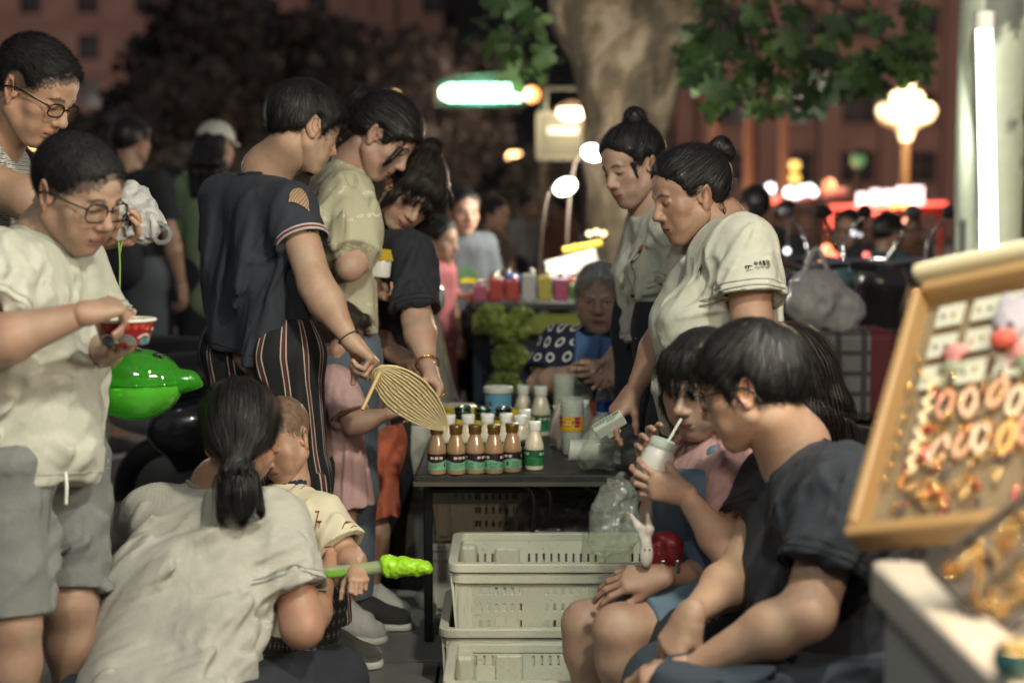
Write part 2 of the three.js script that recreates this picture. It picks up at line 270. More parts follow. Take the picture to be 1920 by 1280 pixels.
    for (const s of [-1, 1]) { // ears
      const eq = new THREE.Quaternion().setFromEuler(new THREE.Euler(-0.2, s * 0.45, s * -0.12));
      h.ell(V(s * 0.0785, -0.006, -0.014), V(0.0075, 0.032, 0.0195), eq, 0.006);
      h.ell(V(s * 0.085, -0.004, -0.008), V(0.0058, 0.02, 0.011), eq, 0.004, true);
      h.ell(V(s * 0.0775, -0.033, -0.006), V(0.006, 0.009, 0.009), eq, 0.006); h.cap(V(s * 0.074, -0.008, 0.006), V(s * 0.077, -0.016, 0.006), 0.006, 0.005, 0.004);
    }
    if (age) h.disp((x, y, z) => z > 0 ? age * 0.0012 * noise(x * 30 + 5, y * 140, z * 60) + age * 0.0014 * Math.exp(-((Math.abs(x) - 0.03 - (-0.04 - y) * 0.35) ** 2) / 2e-5) * (y < -0.035 && y > -0.075 ? 1 : 0) : 0, 0.003);
    const sk = this.skin, hc = this.hairC.map((c) => c * 1.6 + 0.012), L = (a, b, t) => a.map((c, i) => c + (b[i] - c) * t);
    const color = (x, y, z) => {
      let c = this.skinAt(x + pos.x, y + pos.y, z + pos.z); const ax = Math.abs(x), he = line ? (0.78 * y - 0.62 * z) - line : -1; if (he > -0.014 && z < 0.085 && !(ax > 0.076) && he + 0.014 > 0.014 * (0.5 + 0.9 * noise(x * 190, y * 190, z * 190) + 0.4 * noise(x * 60, y * 60, z * 60))) c = L(c, hc, 0.75);
      c = L(c, [c[0] * 1.04, c[1] * 0.84, c[2] * 0.82], Math.exp(-((ax - 0.045) ** 2 + (y + 0.03) ** 2) / 0.0006) * 0.5 + (ax > 0.076 ? 0.6 : 0) + Math.exp(-(x * x + (y + 0.035) ** 2) / 0.0002) * (z > 0.08 ? 0.5 : 0));
      if (z > 0.05) {
        const ly = y + 0.0685; if (z > 0.072 && ax < 0.0235 && Math.abs(ly) < 0.0108 * (1 - (ax / 0.0245) ** 2) + 0.0008) c = L(c, lip, Math.abs(ly) < 0.0016 ? 1 : 0.75); if (z > 0.072 && ax < 0.022 && Math.abs(ly) < 0.0013) c = [0.08, 0.03, 0.03];
        const by = y - (0.0225 - 0.22 * (ax - 0.03) ** 2 / 0.02 + (ax > 0.037 ? (0.037 - ax) * 0.3 : 0)); if (brow && ax > 0.013 && ax < 0.05 && Math.abs(by) < 0.0042 * brow * (ax < 0.04 ? 1 : (0.05 - ax) / 0.01)) c = L(c, hc, 0.8);
        const ex = (ax - 0.031) / 0.0155, ey = y + 0.001;
        if (Math.abs(ex) < 1 && z > 0.066) {
          const open = eye === 'open' ? 0.0056 : eye === 'slit' ? 0.003 : 0.0012, off = eye === 'open' ? 0 : eye === 'slit' ? -0.001 : -0.0042, b = open * (1 - ex * ex), dy = ey - off + (eye === 'down' ? ex * ex * -0.002 : 0);
          if (Math.abs(dy) < b) { const ir = Math.hypot(ax - 0.031, dy * 0.9); c = eye === 'down' ? [0.03, 0.02, 0.018] : ir < 0.0056 ? [0.015, 0.01, 0.008] : [0.55, 0.5, 0.46]; }
          else if (dy > 0 && dy < b + 0.0022) c = L(c, [0.025, 0.018, 0.016], 0.85); else if (dy < 0 && dy > -b - 0.0012) c = L(c, [0.1, 0.05, 0.04], 0.5);
        }
      }
      return c;
    };
    const g = h.build(0.0035 * this.lod, { color, uv: (x, y, z) => [x + z, y] });
    this.toWorld(g); this.geos.push(g);
    this.headSDF = h;
    if (neck) { const t = V(0, -0.055, -0.026).multiplyScalar(S).applyQuaternion(q).add(pos), ch2 = V(0, -0.085, 0.012).multiplyScalar(S).applyQuaternion(q).add(pos); this.s.cap(t, neck, neckR * S, neckR * S * 1.12, 0.03); this.s.cap(ch2, lerp(t, neck, 0.75), 0.02 * S, 0.035 * S, 0.04); }
    return this;
  }
  toWorld(g) { return g.applyMatrix4(new THREE.Matrix4().compose(this.hp, this.hq, V(this.hs, this.hs, this.hs))); }
  hl(x, y, z) { return V(x, y, z).multiplyScalar(this.hs).applyQuaternion(this.hq).add(this.hp); }
  // hair: cap over the skull plus strands. extra(h) adds locks; flow(p) gives the combing direction
  hair({ t = 0.012, n = V(0, 0.78, -0.62), c = -0.004, face = null, extra, flow, count = 3500, steps = 6, step = 0.012, width = 0.0020, lift = 0.12, jit = 0.25, rough = 0.003, freq = 60, color = this.hairC, side = true, mat = hairMat } = {}) {
    const h = new SDF();
    h.ell(V(0, 0.034, -0.016), V(0.0755 + t * 0.75, 0.086 + t, 0.096 + t * 0.85), null, 0.02);
    h.ell(V(0, 0.046, 0.035), V(0.064 + t * 0.7, 0.048 + t, 0.05 + t * 0.6), null, 0.03);
    const nn = n.clone().normalize(), edge = (x, y, z) => { const ax = Math.abs(x); return nn.x * x + nn.y * y + nn.z * z - c - 0.008 * Math.exp(-x * x / 0.0006) * (z > 0 ? 1 : 0) + (side && ax > 0.045 ? 0.03 * sstep(0.045, 0.062, ax) * Math.exp(-((z - 0.024) ** 2) / 0.0003) : 0) + 0.005 * noise(x * 38, y * 38, z * 38) + 0.004 * noise(x * 110, y * 110, z * 110); };
    h.lim((x, y, z) => -edge(x, y, z), 0.012);
    if (face) for (const f of face) h.ell(V(...f[0]), V(...f[1]), null, 0.02, true);
    if (extra) extra(h);
    rough *= 0.45; width *= 0.78;
    const fl = flow || ((p) => V(p.x, p.y - 0.11, p.z + 0.03));
    h.disp((x, y, z) => { const e = edge(x, y, z), m = z > -0.095 || e < 0.02 ? 1 - sstep(0, 0.034, e) : 0; return rough * noise(x * freq, y * freq * 0.5, z * freq) + (e > -0.002 && e < 0.034 ? m * (t * 0.8 + 0.007 * noise(x * 130, y * 60, z * 130)) : 0); }, rough * 1.5 + 0.006);
    const vary = (a, b) => { const m = 0.75 + 0.9 * Math.max(0, noise(a * 60, b * 60, 3) + 0.25); return color.map((c) => c * m); };
    const g = h.build(0.006 * this.lod, { color: (x, y, z) => vary(x + z, y) });
    const pos = g.attributes.position.array, nor = g.attributes.normal.array, NV = pos.length / 3, sp = [], sn = [], sc = [], si = [];
    count = Math.round(count * 0.75);
    for (let i = 0; i < count; i++) {
      const a = Math.floor(rnd() * NV); let p = V(pos[a * 3], pos[a * 3 + 1], pos[a * 3 + 2]), N = V(nor[a * 3], nor[a * 3 + 1], nor[a * 3 + 2]); p.addScaledVector(N, rr(0, 0.0018));
      const j = V(rr(-1, 1), rr(-1, 1), rr(-1, 1)).multiplyScalar(jit), m = rr(0.3, 2.4) * rr(0.6, 1.2), W = width * rr(0.5, 1.2), st = Math.max(2, Math.round(steps * rr(0.6, 1))), lf = i % 16 === 0 ? lift + rr(0.1, 0.6) : lift;
      const col = color.map((c) => c * m), tl = rr(-0.55, 0.55), al = rr(-0.3, 0.3);
      for (let k = 0; k <= st; k++) {
        let d = fl(p).normalize().add(j); d.addScaledVector(N, -d.dot(N)).normalize().addScaledVector(N, lf * (k / st)).normalize();
        const sd = d.clone().cross(N).normalize(), w = W * (1 - 0.85 * k / st), b = sp.length / 3;
        sp.push(p.x + sd.x * w / 2, p.y + sd.y * w / 2, p.z + sd.z * w / 2, p.x - sd.x * w / 2, p.y - sd.y * w / 2, p.z - sd.z * w / 2);
        for (const sg of [0.5, -0.5]) { const nn = N.clone().addScaledVector(sd, sg + tl).addScaledVector(d, al).normalize(); sn.push(nn.x, nn.y, nn.z); sc.push(...col); }
        if (k < st) si.push(b, b + 2, b + 1, b + 1, b + 2, b + 3);
        p = p.clone().addScaledVector(d, step);
        const f = h.at(p.x, p.y, p.z); if (f < 0.03 && k < st) { const ee = 0.003, G = V(h.at(p.x + ee, p.y, p.z) - f, h.at(p.x, p.y + ee, p.z) - f, h.at(p.x, p.y, p.z + ee) - f); if (G.lengthSq() > 1e-12) { G.normalize(); N = N.multiplyScalar(0.4).addScaledVector(G, 0.6).normalize(); if (f < 0.001) p.addScaledVector(G, 0.001 - f); } }
      }
    }
    const r = new THREE.BufferGeometry(); r.setAttribute('position', new THREE.BufferAttribute(new Float32Array(sp), 3)); r.setAttribute('normal', new THREE.BufferAttribute(new Float32Array(sn), 3)); r.setAttribute('color', new THREE.BufferAttribute(new Float32Array(sc), 3)); r.setAttribute('uv', new THREE.BufferAttribute(new Float32Array(sp.length / 3 * 2), 2)); r.setIndex(si);
    return this.add('hair', this.toWorld(mergeGeometries([g, r])), mat);
  }
  glasses(mat, w = 0.026, hgt = 0.019) {
    const ring = (s) => { const pts = []; for (let i = 0; i < 16; i++) { const a = i / 16 * 6.283, ca = Math.cos(a), sa = Math.sin(a), pw = (v) => Math.sign(v) * Math.abs(v) ** 0.7; pts.push(this.hl(s * 0.033 + pw(ca) * w, -0.004 + pw(sa) * hgt, 0.098 - Math.abs(s * 0.033 + pw(ca) * w) * 0.13)); } return tube(pts, 0.0019, 40, 6, true); };
    const g = [ring(-1), ring(1), tube([this.hl(-0.008, 0, 0.098), this.hl(0, 0.004, 0.1), this.hl(0.008, 0, 0.098)], 0.0018, 8, 6)];
    for (const s of [-1, 1]) g.push(tube([this.hl(s * 0.059, 0.004, 0.09), this.hl(s * 0.073, 0.005, 0.06), this.hl(s * 0.082, 0.004, 0.0), this.hl(s * 0.084, -0.006, -0.022), this.hl(s * 0.08, -0.03, -0.034)], 0.0021, 20, 6));
    const o = this.add('glasses', merge(g), mat);
    for (const s of [-1, 1]) { const sh = new THREE.CircleGeometry(0.024, 20); sh.scale(1, 0.74, 1); sh.rotateY(s * 0.13); sh.translate(s * 0.033, -0.004, 0.0935); this.toWorld(sh); sh.translate(-this.base.x, -this.base.y, -this.base.z); mesh('lens', sh, lensMat, o); }
    return o;
  }
  // flat print or insert that follows the cloth
  patch(name, sdf, c, right, up, w, h, tex, off = 0.005, extra = {}) {
    right = right.clone().normalize(); up = up.clone().addScaledVector(right, -up.dot(right)).normalize();
    const g = new THREE.PlaneGeometry(w, h, 18, 12), a = g.attributes.position, n = right.clone().cross(up).normalize();
    for (let i = 0; i < a.count; i++) { const q = c.clone().addScaledVector(right, a.getX(i)).addScaledVector(up, a.getY(i)).addScaledVector(n, 0.06); for (let k = 0; k < 30; k++) { const f = sdf.at(q.x, q.y, q.z), d = f - off, e = 0.003; if (Math.abs(d) < 2e-4) break; const G = V(sdf.at(q.x + e, q.y, q.z) - f, sdf.at(q.x, q.y + e, q.z) - f, sdf.at(q.x, q.y, q.z + e) - f).normalize(); q.addScaledVector(G, -d * 0.8); } a.setXYZ(i, q.x, q.y, q.z); }
    g.computeVertexNormals(); return this.add(name, g, new THREE.MeshPhysicalMaterial({ map: tex, transparent: true, roughness: 0.8, ...extra }));
  }
  // stitched hems, cuffs and collar that sit on the cloth
  trim(shirt, sdf, mat, { rib = true, r = 0.0021 } = {}) {
    const I = sdf.info, loop = (c, axis, R, along) => {
      const u = V(0.31, 0.52, 0.8).cross(axis).normalize(), w = axis.clone().cross(u), pts = [];
      for (let i = 0; i < 40; i++) { const a = i / 40 * 2 * Math.PI, d = u.clone().multiplyScalar(Math.cos(a)).addScaledVector(w, Math.sin(a)), q = c.clone().addScaledVector(d, R), step = along || d.clone().negate(); let t = 0, f = sdf.at(q.x, q.y, q.z); while (f > 0.0005 && t < R * 1.6 + 0.1) { const s = Math.max(0.0015, f * 0.6); q.addScaledVector(step, s); t += s; f = sdf.at(q.x, q.y, q.z); } if (f <= 0.002) pts.push(q); }
      return pts.length > 30 ? pts : null;
    };
    const put = (name, pts, rad) => { if (pts) this.add(name, tube(pts, rad, 90, 6, true), mat, shirt); };
    for (const [b, d, R] of I.arms) { put('cuff_seam', loop(b.clone().addScaledVector(d, -0.018), d, R + 0.05), r); put('cuff_edge', loop(b.clone().addScaledVector(d, -0.003), d, R + 0.05), r * 1.3); }
    put('hem_seam', loop(I.hem.clone().addScaledVector(I.down, -0.022), I.down, I.wide * 0.5 + 0.35), r);
    if (rib && I.neck) { const ax = I.neck.clone().sub(I.mid).normalize(); put('collar_rib', loop(I.neck.clone().addScaledVector(ax, 0.03), ax, I.collar + 0.012, ax.clone().negate()), r * 2.6); }
  }
  finish(h = 0.011) {
    if (this.s.ops.length) this.geos.unshift(this.s.build(h, { color: (x, y, z) => this.skinAt(x, y, z), uv: (x, y, z) => [x + z, y] }));
    return this.add('body', mergeGeometries(this.geos), skinMat);
  }
}
const lensMat = new THREE.MeshPhysicalMaterial({ color: C(0.95, 0.97, 0.95), transmission: 1, thickness: 0, roughness: 0.03 });
const frameMat = M([0.012, 0.012, 0.014], 0.25, { clearcoat: 0.6 });

// T-shirt field: shoulders SL SR, hips HL HR, sleeves to fractions of the upper arms
function tee({ SL, SR, HL, HR, EL, ER, neck, chest = 0.105, waist = 0.115, sh = 0.06, sleeve = [0.6, 0.6], sr = [0.07, 0.075], hemDrop = 0.06, hemN, collar = 0.062, k = 0.07, extra, carve = true }) {
  const s = new SDF(), mid = lerp(SL, SR, 0.5), hip = lerp(HL, HR, 0.5), down = hip.clone().sub(mid).normalize();
  const top = down.clone().multiplyScalar(chest * 0.42); s.cap(lerp(SL, SR, 0.27).add(top), lerp(HL, HR, 0.2).addScaledVector(down, 0.12), chest, waist, k).cap(lerp(SR, SL, 0.27).add(top), lerp(HR, HL, 0.2).addScaledVector(down, 0.12), chest, waist, k);
  s.cap(SL, SR, sh, sh, 0.05);
  if (neck) s.cap(mid, neck.clone().lerp(mid, 0.35), 0.075, 0.06, 0.05);
  if (extra) extra(s);
  s.cut(hip.clone().addScaledVector(down, hemDrop), hemN || down, 0.008);
  const arms = [[SL, EL, 0], [SR, ER, 1]];
  for (const [S, E, i] of arms) if (E && sleeve[i] > 0) s.cap(S, lerp(S, E, sleeve[i]), sr[0], sr[1], 0.035, true);
  if (carve) for (const [S, E, i] of arms) if (E && sleeve[i] > 0) { const b = lerp(S, E, sleeve[i]), d = E.clone().sub(S).normalize(); s.cap(b.clone().addScaledVector(d, -0.008), b.clone().addScaledVector(d, 0.03), sr[1] - 0.024, sr[1] - 0.017, 0.006, false, true); }
  if (neck) s.cap(neck.clone().lerp(mid, 0.25), neck.clone().addScaledVector(neck.clone().sub(mid).normalize(), 0.08), collar, collar + 0.01, 0.008, false, true);
  s.info = { arms: arms.filter(([, E, i]) => E && sleeve[i] > 0).map(([S, E, i]) => [lerp(S, E, sleeve[i]), E.clone().sub(S).normalize(), sr[1]]), neck, mid, collar, hem: hip.clone().addScaledVector(down, hemDrop), down: (hemN || down).clone().normalize(), wide: SL.distanceTo(SR) };
  return s;
}
// trousers / shorts field
function trousers({ HL, HR, KL, KR, AL, AR, r = [0.115, 0.085, 0.065], frac = [1, 1], waistUp = 0.08, waistR = 0.11, k = 0.04 }) {
  const s = new SDF(), hip = lerp(HL, HR, 0.5);
  const up = V(0, waistUp, 0);
  s.cap(HL.clone().add(up), HL, waistR, r[0], 0.06).cap(HR.clone().add(up), HR, waistR, r[0], 0.06);
  for (const [H, K, A, f] of [[HL, KL, AL, frac[0]], [HR, KR, AR, frac[1]]]) {
    if (f <= 0.5) s.cap(H, lerp(H, K, f * 2), r[0], r[0] + (r[1] - r[0]) * f * 2, k, true);
    else { s.cap(H, K, r[0], r[1], k); s.cap(K, lerp(K, A, f * 2 - 1), r[1], r[2], k, true); }
  }
  s.cut(hip.clone().add(V(0, waistUp + 0.02, 0)), V(0, 1, 0));
  return s;
}
function shoe(a, dir, L = 0.25, mat, p, name = 'shoe', sole = M([0.6, 0.6, 0.56], 0.7)) {
  const d = dir.clone().setY(0).normalize(), b = V(a.x, 0, a.z), s = new SDF(), at = (f, y, w = 0) => b.clone().addScaledVector(d, f * L).add(V(0, y, 0));
  s.cap(at(-0.14, 0.05), at(0.2, 0.05), 0.036, 0.042, 0.03).cap(at(0.2, 0.045), at(0.62, 0.03), 0.042, 0.034, 0.03).cap(at(-0.08, 0.07), at(-0.02, 0.085), 0.036, 0.04, 0.03).cut(V(0, 0.015, 0), V(0, -1, 0));
  const o = p.garment(name, s, mat, 0.007);
  const q = new SDF(); q.cap(at(-0.14, 0.014), at(0.3, 0.014), 0.041, 0.046, 0.03).cap(at(0.3, 0.014), at(0.63, 0.014), 0.046, 0.037, 0.03).cut(V(0, 0.022, 0), V(0, 1, 0), 0.003).cut(V(0, 0.001, 0), V(0, -1, 0), 0.003);
  p.add('sole', q.build(0.006, {}), sole, o); return o;
}
// ================= SETTING =================
function onY(px, py, y) { const o = V(0, CAMY, 0), d = P(px, py, 1).sub(o); return o.addScaledVector(d, (y - CAMY) / d.y); }
const asphalt = dataTex(512, (x, y) => { const n = 0.5 + 0.5 * noise(x * 180, y * 180, 3) , m = 0.5 + 0.5 * noise(x * 7, y * 7, 1); const v = clamp(38 + 34 * n + 24 * m, 0, 255); return [v, v * 0.98, v * 0.96]; }, [60, 60], true);
const stoneBump = dataTex(256, (x, y) => 0.5 + 0.35 * noise(x * 70, y * 70, 5) + 0.25 * noise(x * 150, y * 150, 2), [3, 3]);
struct('ground', new THREE.PlaneGeometry(320, 320).rotateX(-Math.PI / 2).translate(0, -0.03, -60), new THREE.MeshPhysicalMaterial({ map: asphalt, roughness: 0.75 }));
{
  const pave = struct('pavement', new THREE.PlaneGeometry(9, 12).rotateX(-Math.PI / 2).translate(0, -0.022, -7), M([0.03, 0.03, 0.032], 0.9));
  const geos = [0, 1, 2].map(() => box(0.592, 0.02, 0.292, 0, -0.0105, 0, 0.004));
  const mats = [[0.12, 0.123, 0.13], [0.15, 0.152, 0.155], [0.1, 0.103, 0.11], [0.17, 0.17, 0.165]].map((c) => M(c, 0.55, { bumpMap: stoneBump, bumpScale: 0.003 }));
  for (let j = 0; j < 26; j++) for (let i = 0; i < 11; i++) {
    const m = mesh('paving_slab', geos[(i + j) % 3], mats[Math.floor(rnd() * 4)], pave); m.position.set(-3.2 + i * 0.6 + (j % 2) * 0.3, rr(-0.0015, 0.0015), -2.7 - j * 0.3);
  }
}
const sodium = C(1, 0.64, 0.44);
// facade with real window openings
function facade(name, label, z, x0, x1, y1, cols, rows, ww, wh, mat) {
  const o = thing(name, label, 'building', V(0, 0, z)), sh = new THREE.Shape([[x0, 0], [x1, 0], [x1, y1], [x0, y1]].map(([x, y]) => new THREE.Vector2(x, y)));
  for (const x of cols) for (const y of rows) { const h = new THREE.Path(); h.moveTo(x - ww / 2, y - wh / 2); h.lineTo(x + ww / 2, y - wh / 2); h.lineTo(x + ww / 2, y + wh / 2); h.lineTo(x - ww / 2, y + wh / 2); h.closePath(); sh.holes.push(h); }
  mesh('wall', new THREE.ExtrudeGeometry(sh, { depth: 0.5, bevelEnabled: false }).translate(0, 0, -0.5), mat, o);
  mesh('room_backing', box(x1 - x0 - 0.1, y1, 0.1, (x0 + x1) / 2, y1 / 2, -1.6), M([0.03, 0.03, 0.035], 0.9), o);
  const pane = M([0.03, 0.032, 0.04], 0.15), fr = M([0.12, 0.1, 0.09], 0.6), sill = box(ww + 0.3, 0.12, 0.3);
  const pg = box(ww, wh, 0.04), fg = merge([box(0.06, wh, 0.07), box(ww, 0.06, 0.068)]);
  for (const x of cols) for (const y of rows) { const w = mesh('window', pg, pane, o); w.position.set(x, y, -0.35); mesh('window_frame', fg, fr, w).position.z = 0.05; const s = mesh('sill', sill, mat, w); s.position.set(0, -wh / 2 - 0.06, 0.4); }
  return o;
}
const wallTex = dataTex(256, (x, y) => { const n = noise(x * 8, y * 8, 2) * 0.1 + noise(x * 40, y * 40, 2) * 0.06; const v = 1 + n; return [150 * v, 118 * v, 108 * v]; }, [0.1, 0.1], true);
const wallMat = new THREE.MeshPhysicalMaterial({ map: wallTex, roughness: 0.9 });
{
  const cols = [], X = (px) => (px - 960) / F * 100; for (let k = -2; k < 8; k++) cols.push(X(68 + k * 106.5));
  const b = facade('building', 'brown stone building with rows of small dark windows behind the dark trees', -100, X(-300), X(735), 26, cols, [5.6, 8.45, 11.3, 14.15, 17], 1.3, 1.55, wallMat);
  for (const px of [680, 722]) mesh('pilaster', box(1.3, 26, 0.3, X(px), 13, 0.16), wallMat, b);
  mesh('cornice', box(34, 0.35, 0.4, X(215), 12.75, 0.2), wallMat, b); mesh('cornice', box(34, 0.3, 0.36, X(215), 9.85, 0.18), wallMat, b);
  const X2 = (px) => (px - 960) / F * 112;
  facade('building', 'dark middle building between the two brown wings', -112, X2(720), X2(1330), 30, [760, 830, 900, 970, 1040, 1110, 1180, 1250].map(X2), [6, 10, 14, 18], 1.6, 2, new THREE.MeshPhysicalMaterial({ color: C(0.09, 0.085, 0.08), roughness: 0.9 }));
  const X3 = (px) => (px - 960) / F * 72;
  const r = facade('building', 'brown building with broad pilasters behind the lotus street lamp', -72, X3(1265), X3(2050), 22, [1378, 1490, 1605, 1720, 1835].map(X3), [3.2, 5.8, 9.6, 12.3], 1.5, 1.35, wallMat);
  for (const px of [1325, 1434, 1548, 1662, 1778]) mesh('pilaster', box(0.9, 22, 0.5, X3(px), 11, 0.26), wallMat, r);
  const end = single('building', box(5, 26, 60, X3(1990), 13, -45), wallMat, 'brown building side beyond the peeling post', 'building');
}
// leafy crowns: leaf-sized faces spread through clumps
function crown(centers, leaf, n, mat) {
  const pos = [], nor = [], q = new THREE.Quaternion(), base = [V(-0.5, 0, 0), V(0, 0.12, -0.42), V(0.5, 0, 0), V(0, -0.1, 0.42)];
  for (let i = 0; i < n; i++) {
    const [c, R] = centers[Math.floor(rnd() * centers.length)], d = V(rr(-1, 1), rr(-1, 1), rr(-1, 1)).normalize().multiplyScalar(R * Math.cbrt(rr(0.25, 1)) * rr(0.8, 1.12)); d.y *= 0.75;
    q.setFromEuler(new THREE.Euler(rr(0, 6.3), rr(0, 6.3), rr(0, 6.3))); const s = leaf * rr(0.6, 1.4), v = base.map((b) => b.clone().multiplyScalar(s).applyQuaternion(q).add(c).add(d)), N = V(0, 1, 0).applyQuaternion(q);
    for (const k of [0, 2, 1, 0, 3, 2]) { pos.push(v[k].x, v[k].y, v[k].z); nor.push(N.x, N.y, N.z); }
  }
  const g = new THREE.BufferGeometry(); g.setAttribute('position', new THREE.BufferAttribute(new Float32Array(pos), 3)); g.setAttribute('normal', new THREE.BufferAttribute(new Float32Array(nor), 3)); g.setAttribute('uv', new THREE.BufferAttribute(new Float32Array(pos.length / 3 * 2), 2)); return g;
}
const darkLeaf = M([0.06, 0.062, 0.066], 0.8), bark = M([0.06, 0.05, 0.045], 0.9);
const dk = [['dark leafy tree before the brown windowed building, tallest of the row', 520, 150, 42, 3.4], ['dark rounded tree beside the tallest tree of the row', 330, 230, 40, 2.4], ['dark tree at the far end of the row, lowest crown', 120, 330, 38, 2.6], ['dark tree next to the green light sign', 780, 260, 46, 3.4], ['dark tree between the tallest tree and the sign', 650, 240, 44, 3.0]];
for (const [label, px, py, D, R] of dk) {
  const c = P(px, py, D), o = thing('tree', label, 'tree', V(c.x, 0, c.z), 'dark trees before the buildings'), cs = [];
  for (let k = 0; k < 14; k++) cs.push([V(rr(-1, 1) * R * 0.75, c.y + rr(-1.3, 0.6) * R * 0.9, rr(-0.5, 0.5) * R), R * rr(0.4, 0.6)]);
  mesh('trunk', rod(V(0, 0, 0), V(0.1, c.y, 0), 0.28, 0.12), bark, o); mesh('crown', crown(cs, 0.34, 9000, darkLeaf), darkLeaf, o);
}
// shrubs that close the street below the trees
for (const [label, px, D, w] of [['dark clipped hedge below the row of trees', 250, 34, 9], ['dark hedge under the green light sign', 800, 36, 8]]) {
  const c = P(px, 400, D), cs = []; for (let k = 0; k < 16; k++) cs.push([V(rr(-0.5, 0.5) * w, rr(0.5, 2.2), rr(-0.4, 0.4)), 0.8]);
  const o = thing('hedge', label, 'hedge', V(c.x, 0, c.z)); mesh('foliage', crown(cs, 0.25, 7000, darkLeaf), darkLeaf, o);
}
// ---- plane tree with patchy bark
{
  const o = thing('plane_tree', 'thick plane tree with patchy pale bark and forked trunk', 'tree', V(P(1180, 600, 9.2).x, 0, P(1180, 600, 9.2).z));
  const s = new SDF(), b = o.position, L = (px, py, D) => P(px, py, D).sub(b);
  s.chain([V(0.02, -0.05, 0), V(0.02, 0.3, 0), L(1178, 420, 9.2), L(1172, 290, 9.2), L(1178, 170, 9.2)], [0.38, 0.28, 0.215, 0.22, 0.27], 0.12);
  s.chain([L(1168, 160, 9.2), L(1112, 20, 9.25), L(1062, -150, 9.4), L(960, -420, 9.6)], [0.23, 0.23, 0.19, 0.12], 0.1); s.chain([L(1190, 160, 9.2), L(1268, 30, 9.1), L(1360, -90, 9), L(1500, -300, 8.9)], [0.23, 0.23, 0.19, 0.14], 0.1); s.chain([L(1180, 100, 9.25), L(1190, -80, 9.6), L(1200, -400, 9.9)], [0.22, 0.2, 0.14], 0.14);
  s.disp((x, y, z) => 0.03 * noise(x * 4, y * 2, z * 4) + 0.012 * noise(x * 14, y * 5, z * 14) + 0.004 * noise(x * 50, y * 30, z * 50), 0.05);
  const cols = [[0.30, 0.23, 0.15], [0.17, 0.13, 0.085], [0.42, 0.34, 0.24], [0.10, 0.08, 0.055]];
  const g = s.build(0.03, { color: (x, y, z) => { const n = noise(x * 5, y * 2.4, z * 5) + 0.5 * noise(x * 13, y * 6, z * 13) + 0.15 * noise(x * 50, y * 30, z * 50), k = n > 0.28 ? 2 : n > 0.02 ? 0 : n > -0.3 ? 1 : 3, m = 1 + 0.3 * noise(x * 60, y * 20, z * 60); return cols[k].map((c) => c * m); }, uv: (x, y, z) => [x + z, y] });
  mesh('trunk', g, new THREE.MeshPhysicalMaterial({ vertexColors: true, roughness: 0.9, bumpMap: stoneBump, bumpScale: 0.004 }), o);
  // lobed leaves, each its own mesh
  const leafShape = (k) => { const sh = new THREE.Shape(); for (let i = 0; i <= 20; i++) { const a = -Math.PI / 2 + i / 20 * 2 * Math.PI, lobe = Math.abs(Math.cos((a - Math.PI / 2) * 2.5)), r = (0.42 + 0.58 * lobe ** 0.8) * (i === 0 || i === 20 ? 0.25 : 1) * (0.72 + 0.28 * Math.sin(a + k * 0.1)); i ? sh.lineTo(r * Math.cos(a), r * Math.sin(a)) : sh.moveTo(r * Math.cos(a), r * Math.sin(a)); } const q = new THREE.ShapeGeometry(sh), p = q.attributes.position; for (let i = 0; i < p.count; i++) p.setZ(i, -0.25 * p.getX(i) ** 2 + 0.12 * p.getY(i) * k); q.computeVertexNormals(); return q; };
  const lg = [leafShape(-1), leafShape(0.5), leafShape(1.4)], lm = [[0.07, 0.15, 0.03], [0.055, 0.11, 0.032], [0.04, 0.08, 0.03], [0.10, 0.18, 0.045]].map((c) => M(c, 0.5, { transmission: 0.3, side: THREE.DoubleSide }));
  const put = (px, py, D, sz) => { const m = mesh('leaf', lg[Math.floor(rnd() * 3)], lm[Math.floor(rnd() * 4)], o); m.position.copy(L(px, py, D)); m.rotation.set(rr(-1.1, 0.3), rr(-0.8, 0.8), Math.PI + rr(-0.7, 0.7), 'YXZ'); m.scale.setScalar(sz * rr(0.7, 1.25)); return m.position; };
  const twig = (pts, r) => mesh('branch', tube(pts, r, 16, 6), bark, o);
  for (let i = 0; i < 26; i++) { const t = rnd(); put(905 + 105 * rnd() + 25 * Math.sin(t * 9), -20 + 145 * t * (0.75 + 0.4 * rnd()), rr(8.1, 8.7), 0.105); }
  twig([L(1010, -120, 9.3), L(980, -20, 8.7), L(950, 60, 8.4), L(945, 120, 8.4)], 0.012);
  const rim = (x) => x < 1330 ? 150 : x < 1440 ? 205 : x < 1540 ? 215 - Math.abs(x - 1500) * 0.4 : x < 1660 ? 165 : x < 1740 ? 140 : 60;
  for (let i = 0; i < 190; i++) { const x = 1285 + 455 * rnd(), y = -40 + (rim(x) + 40) * Math.sqrt(rnd()); put(x, y, rr(7.6, 8.9), 0.1); }
  for (const [x, y] of [[1340, 120], [1420, 170], [1500, 190], [1600, 140], [1700, 110]]) twig([L(1370, -120, 9), L((1370 + x) / 2, -40 + y * 0.2, 8.6), L(x, y, 8.3)], 0.011);
}
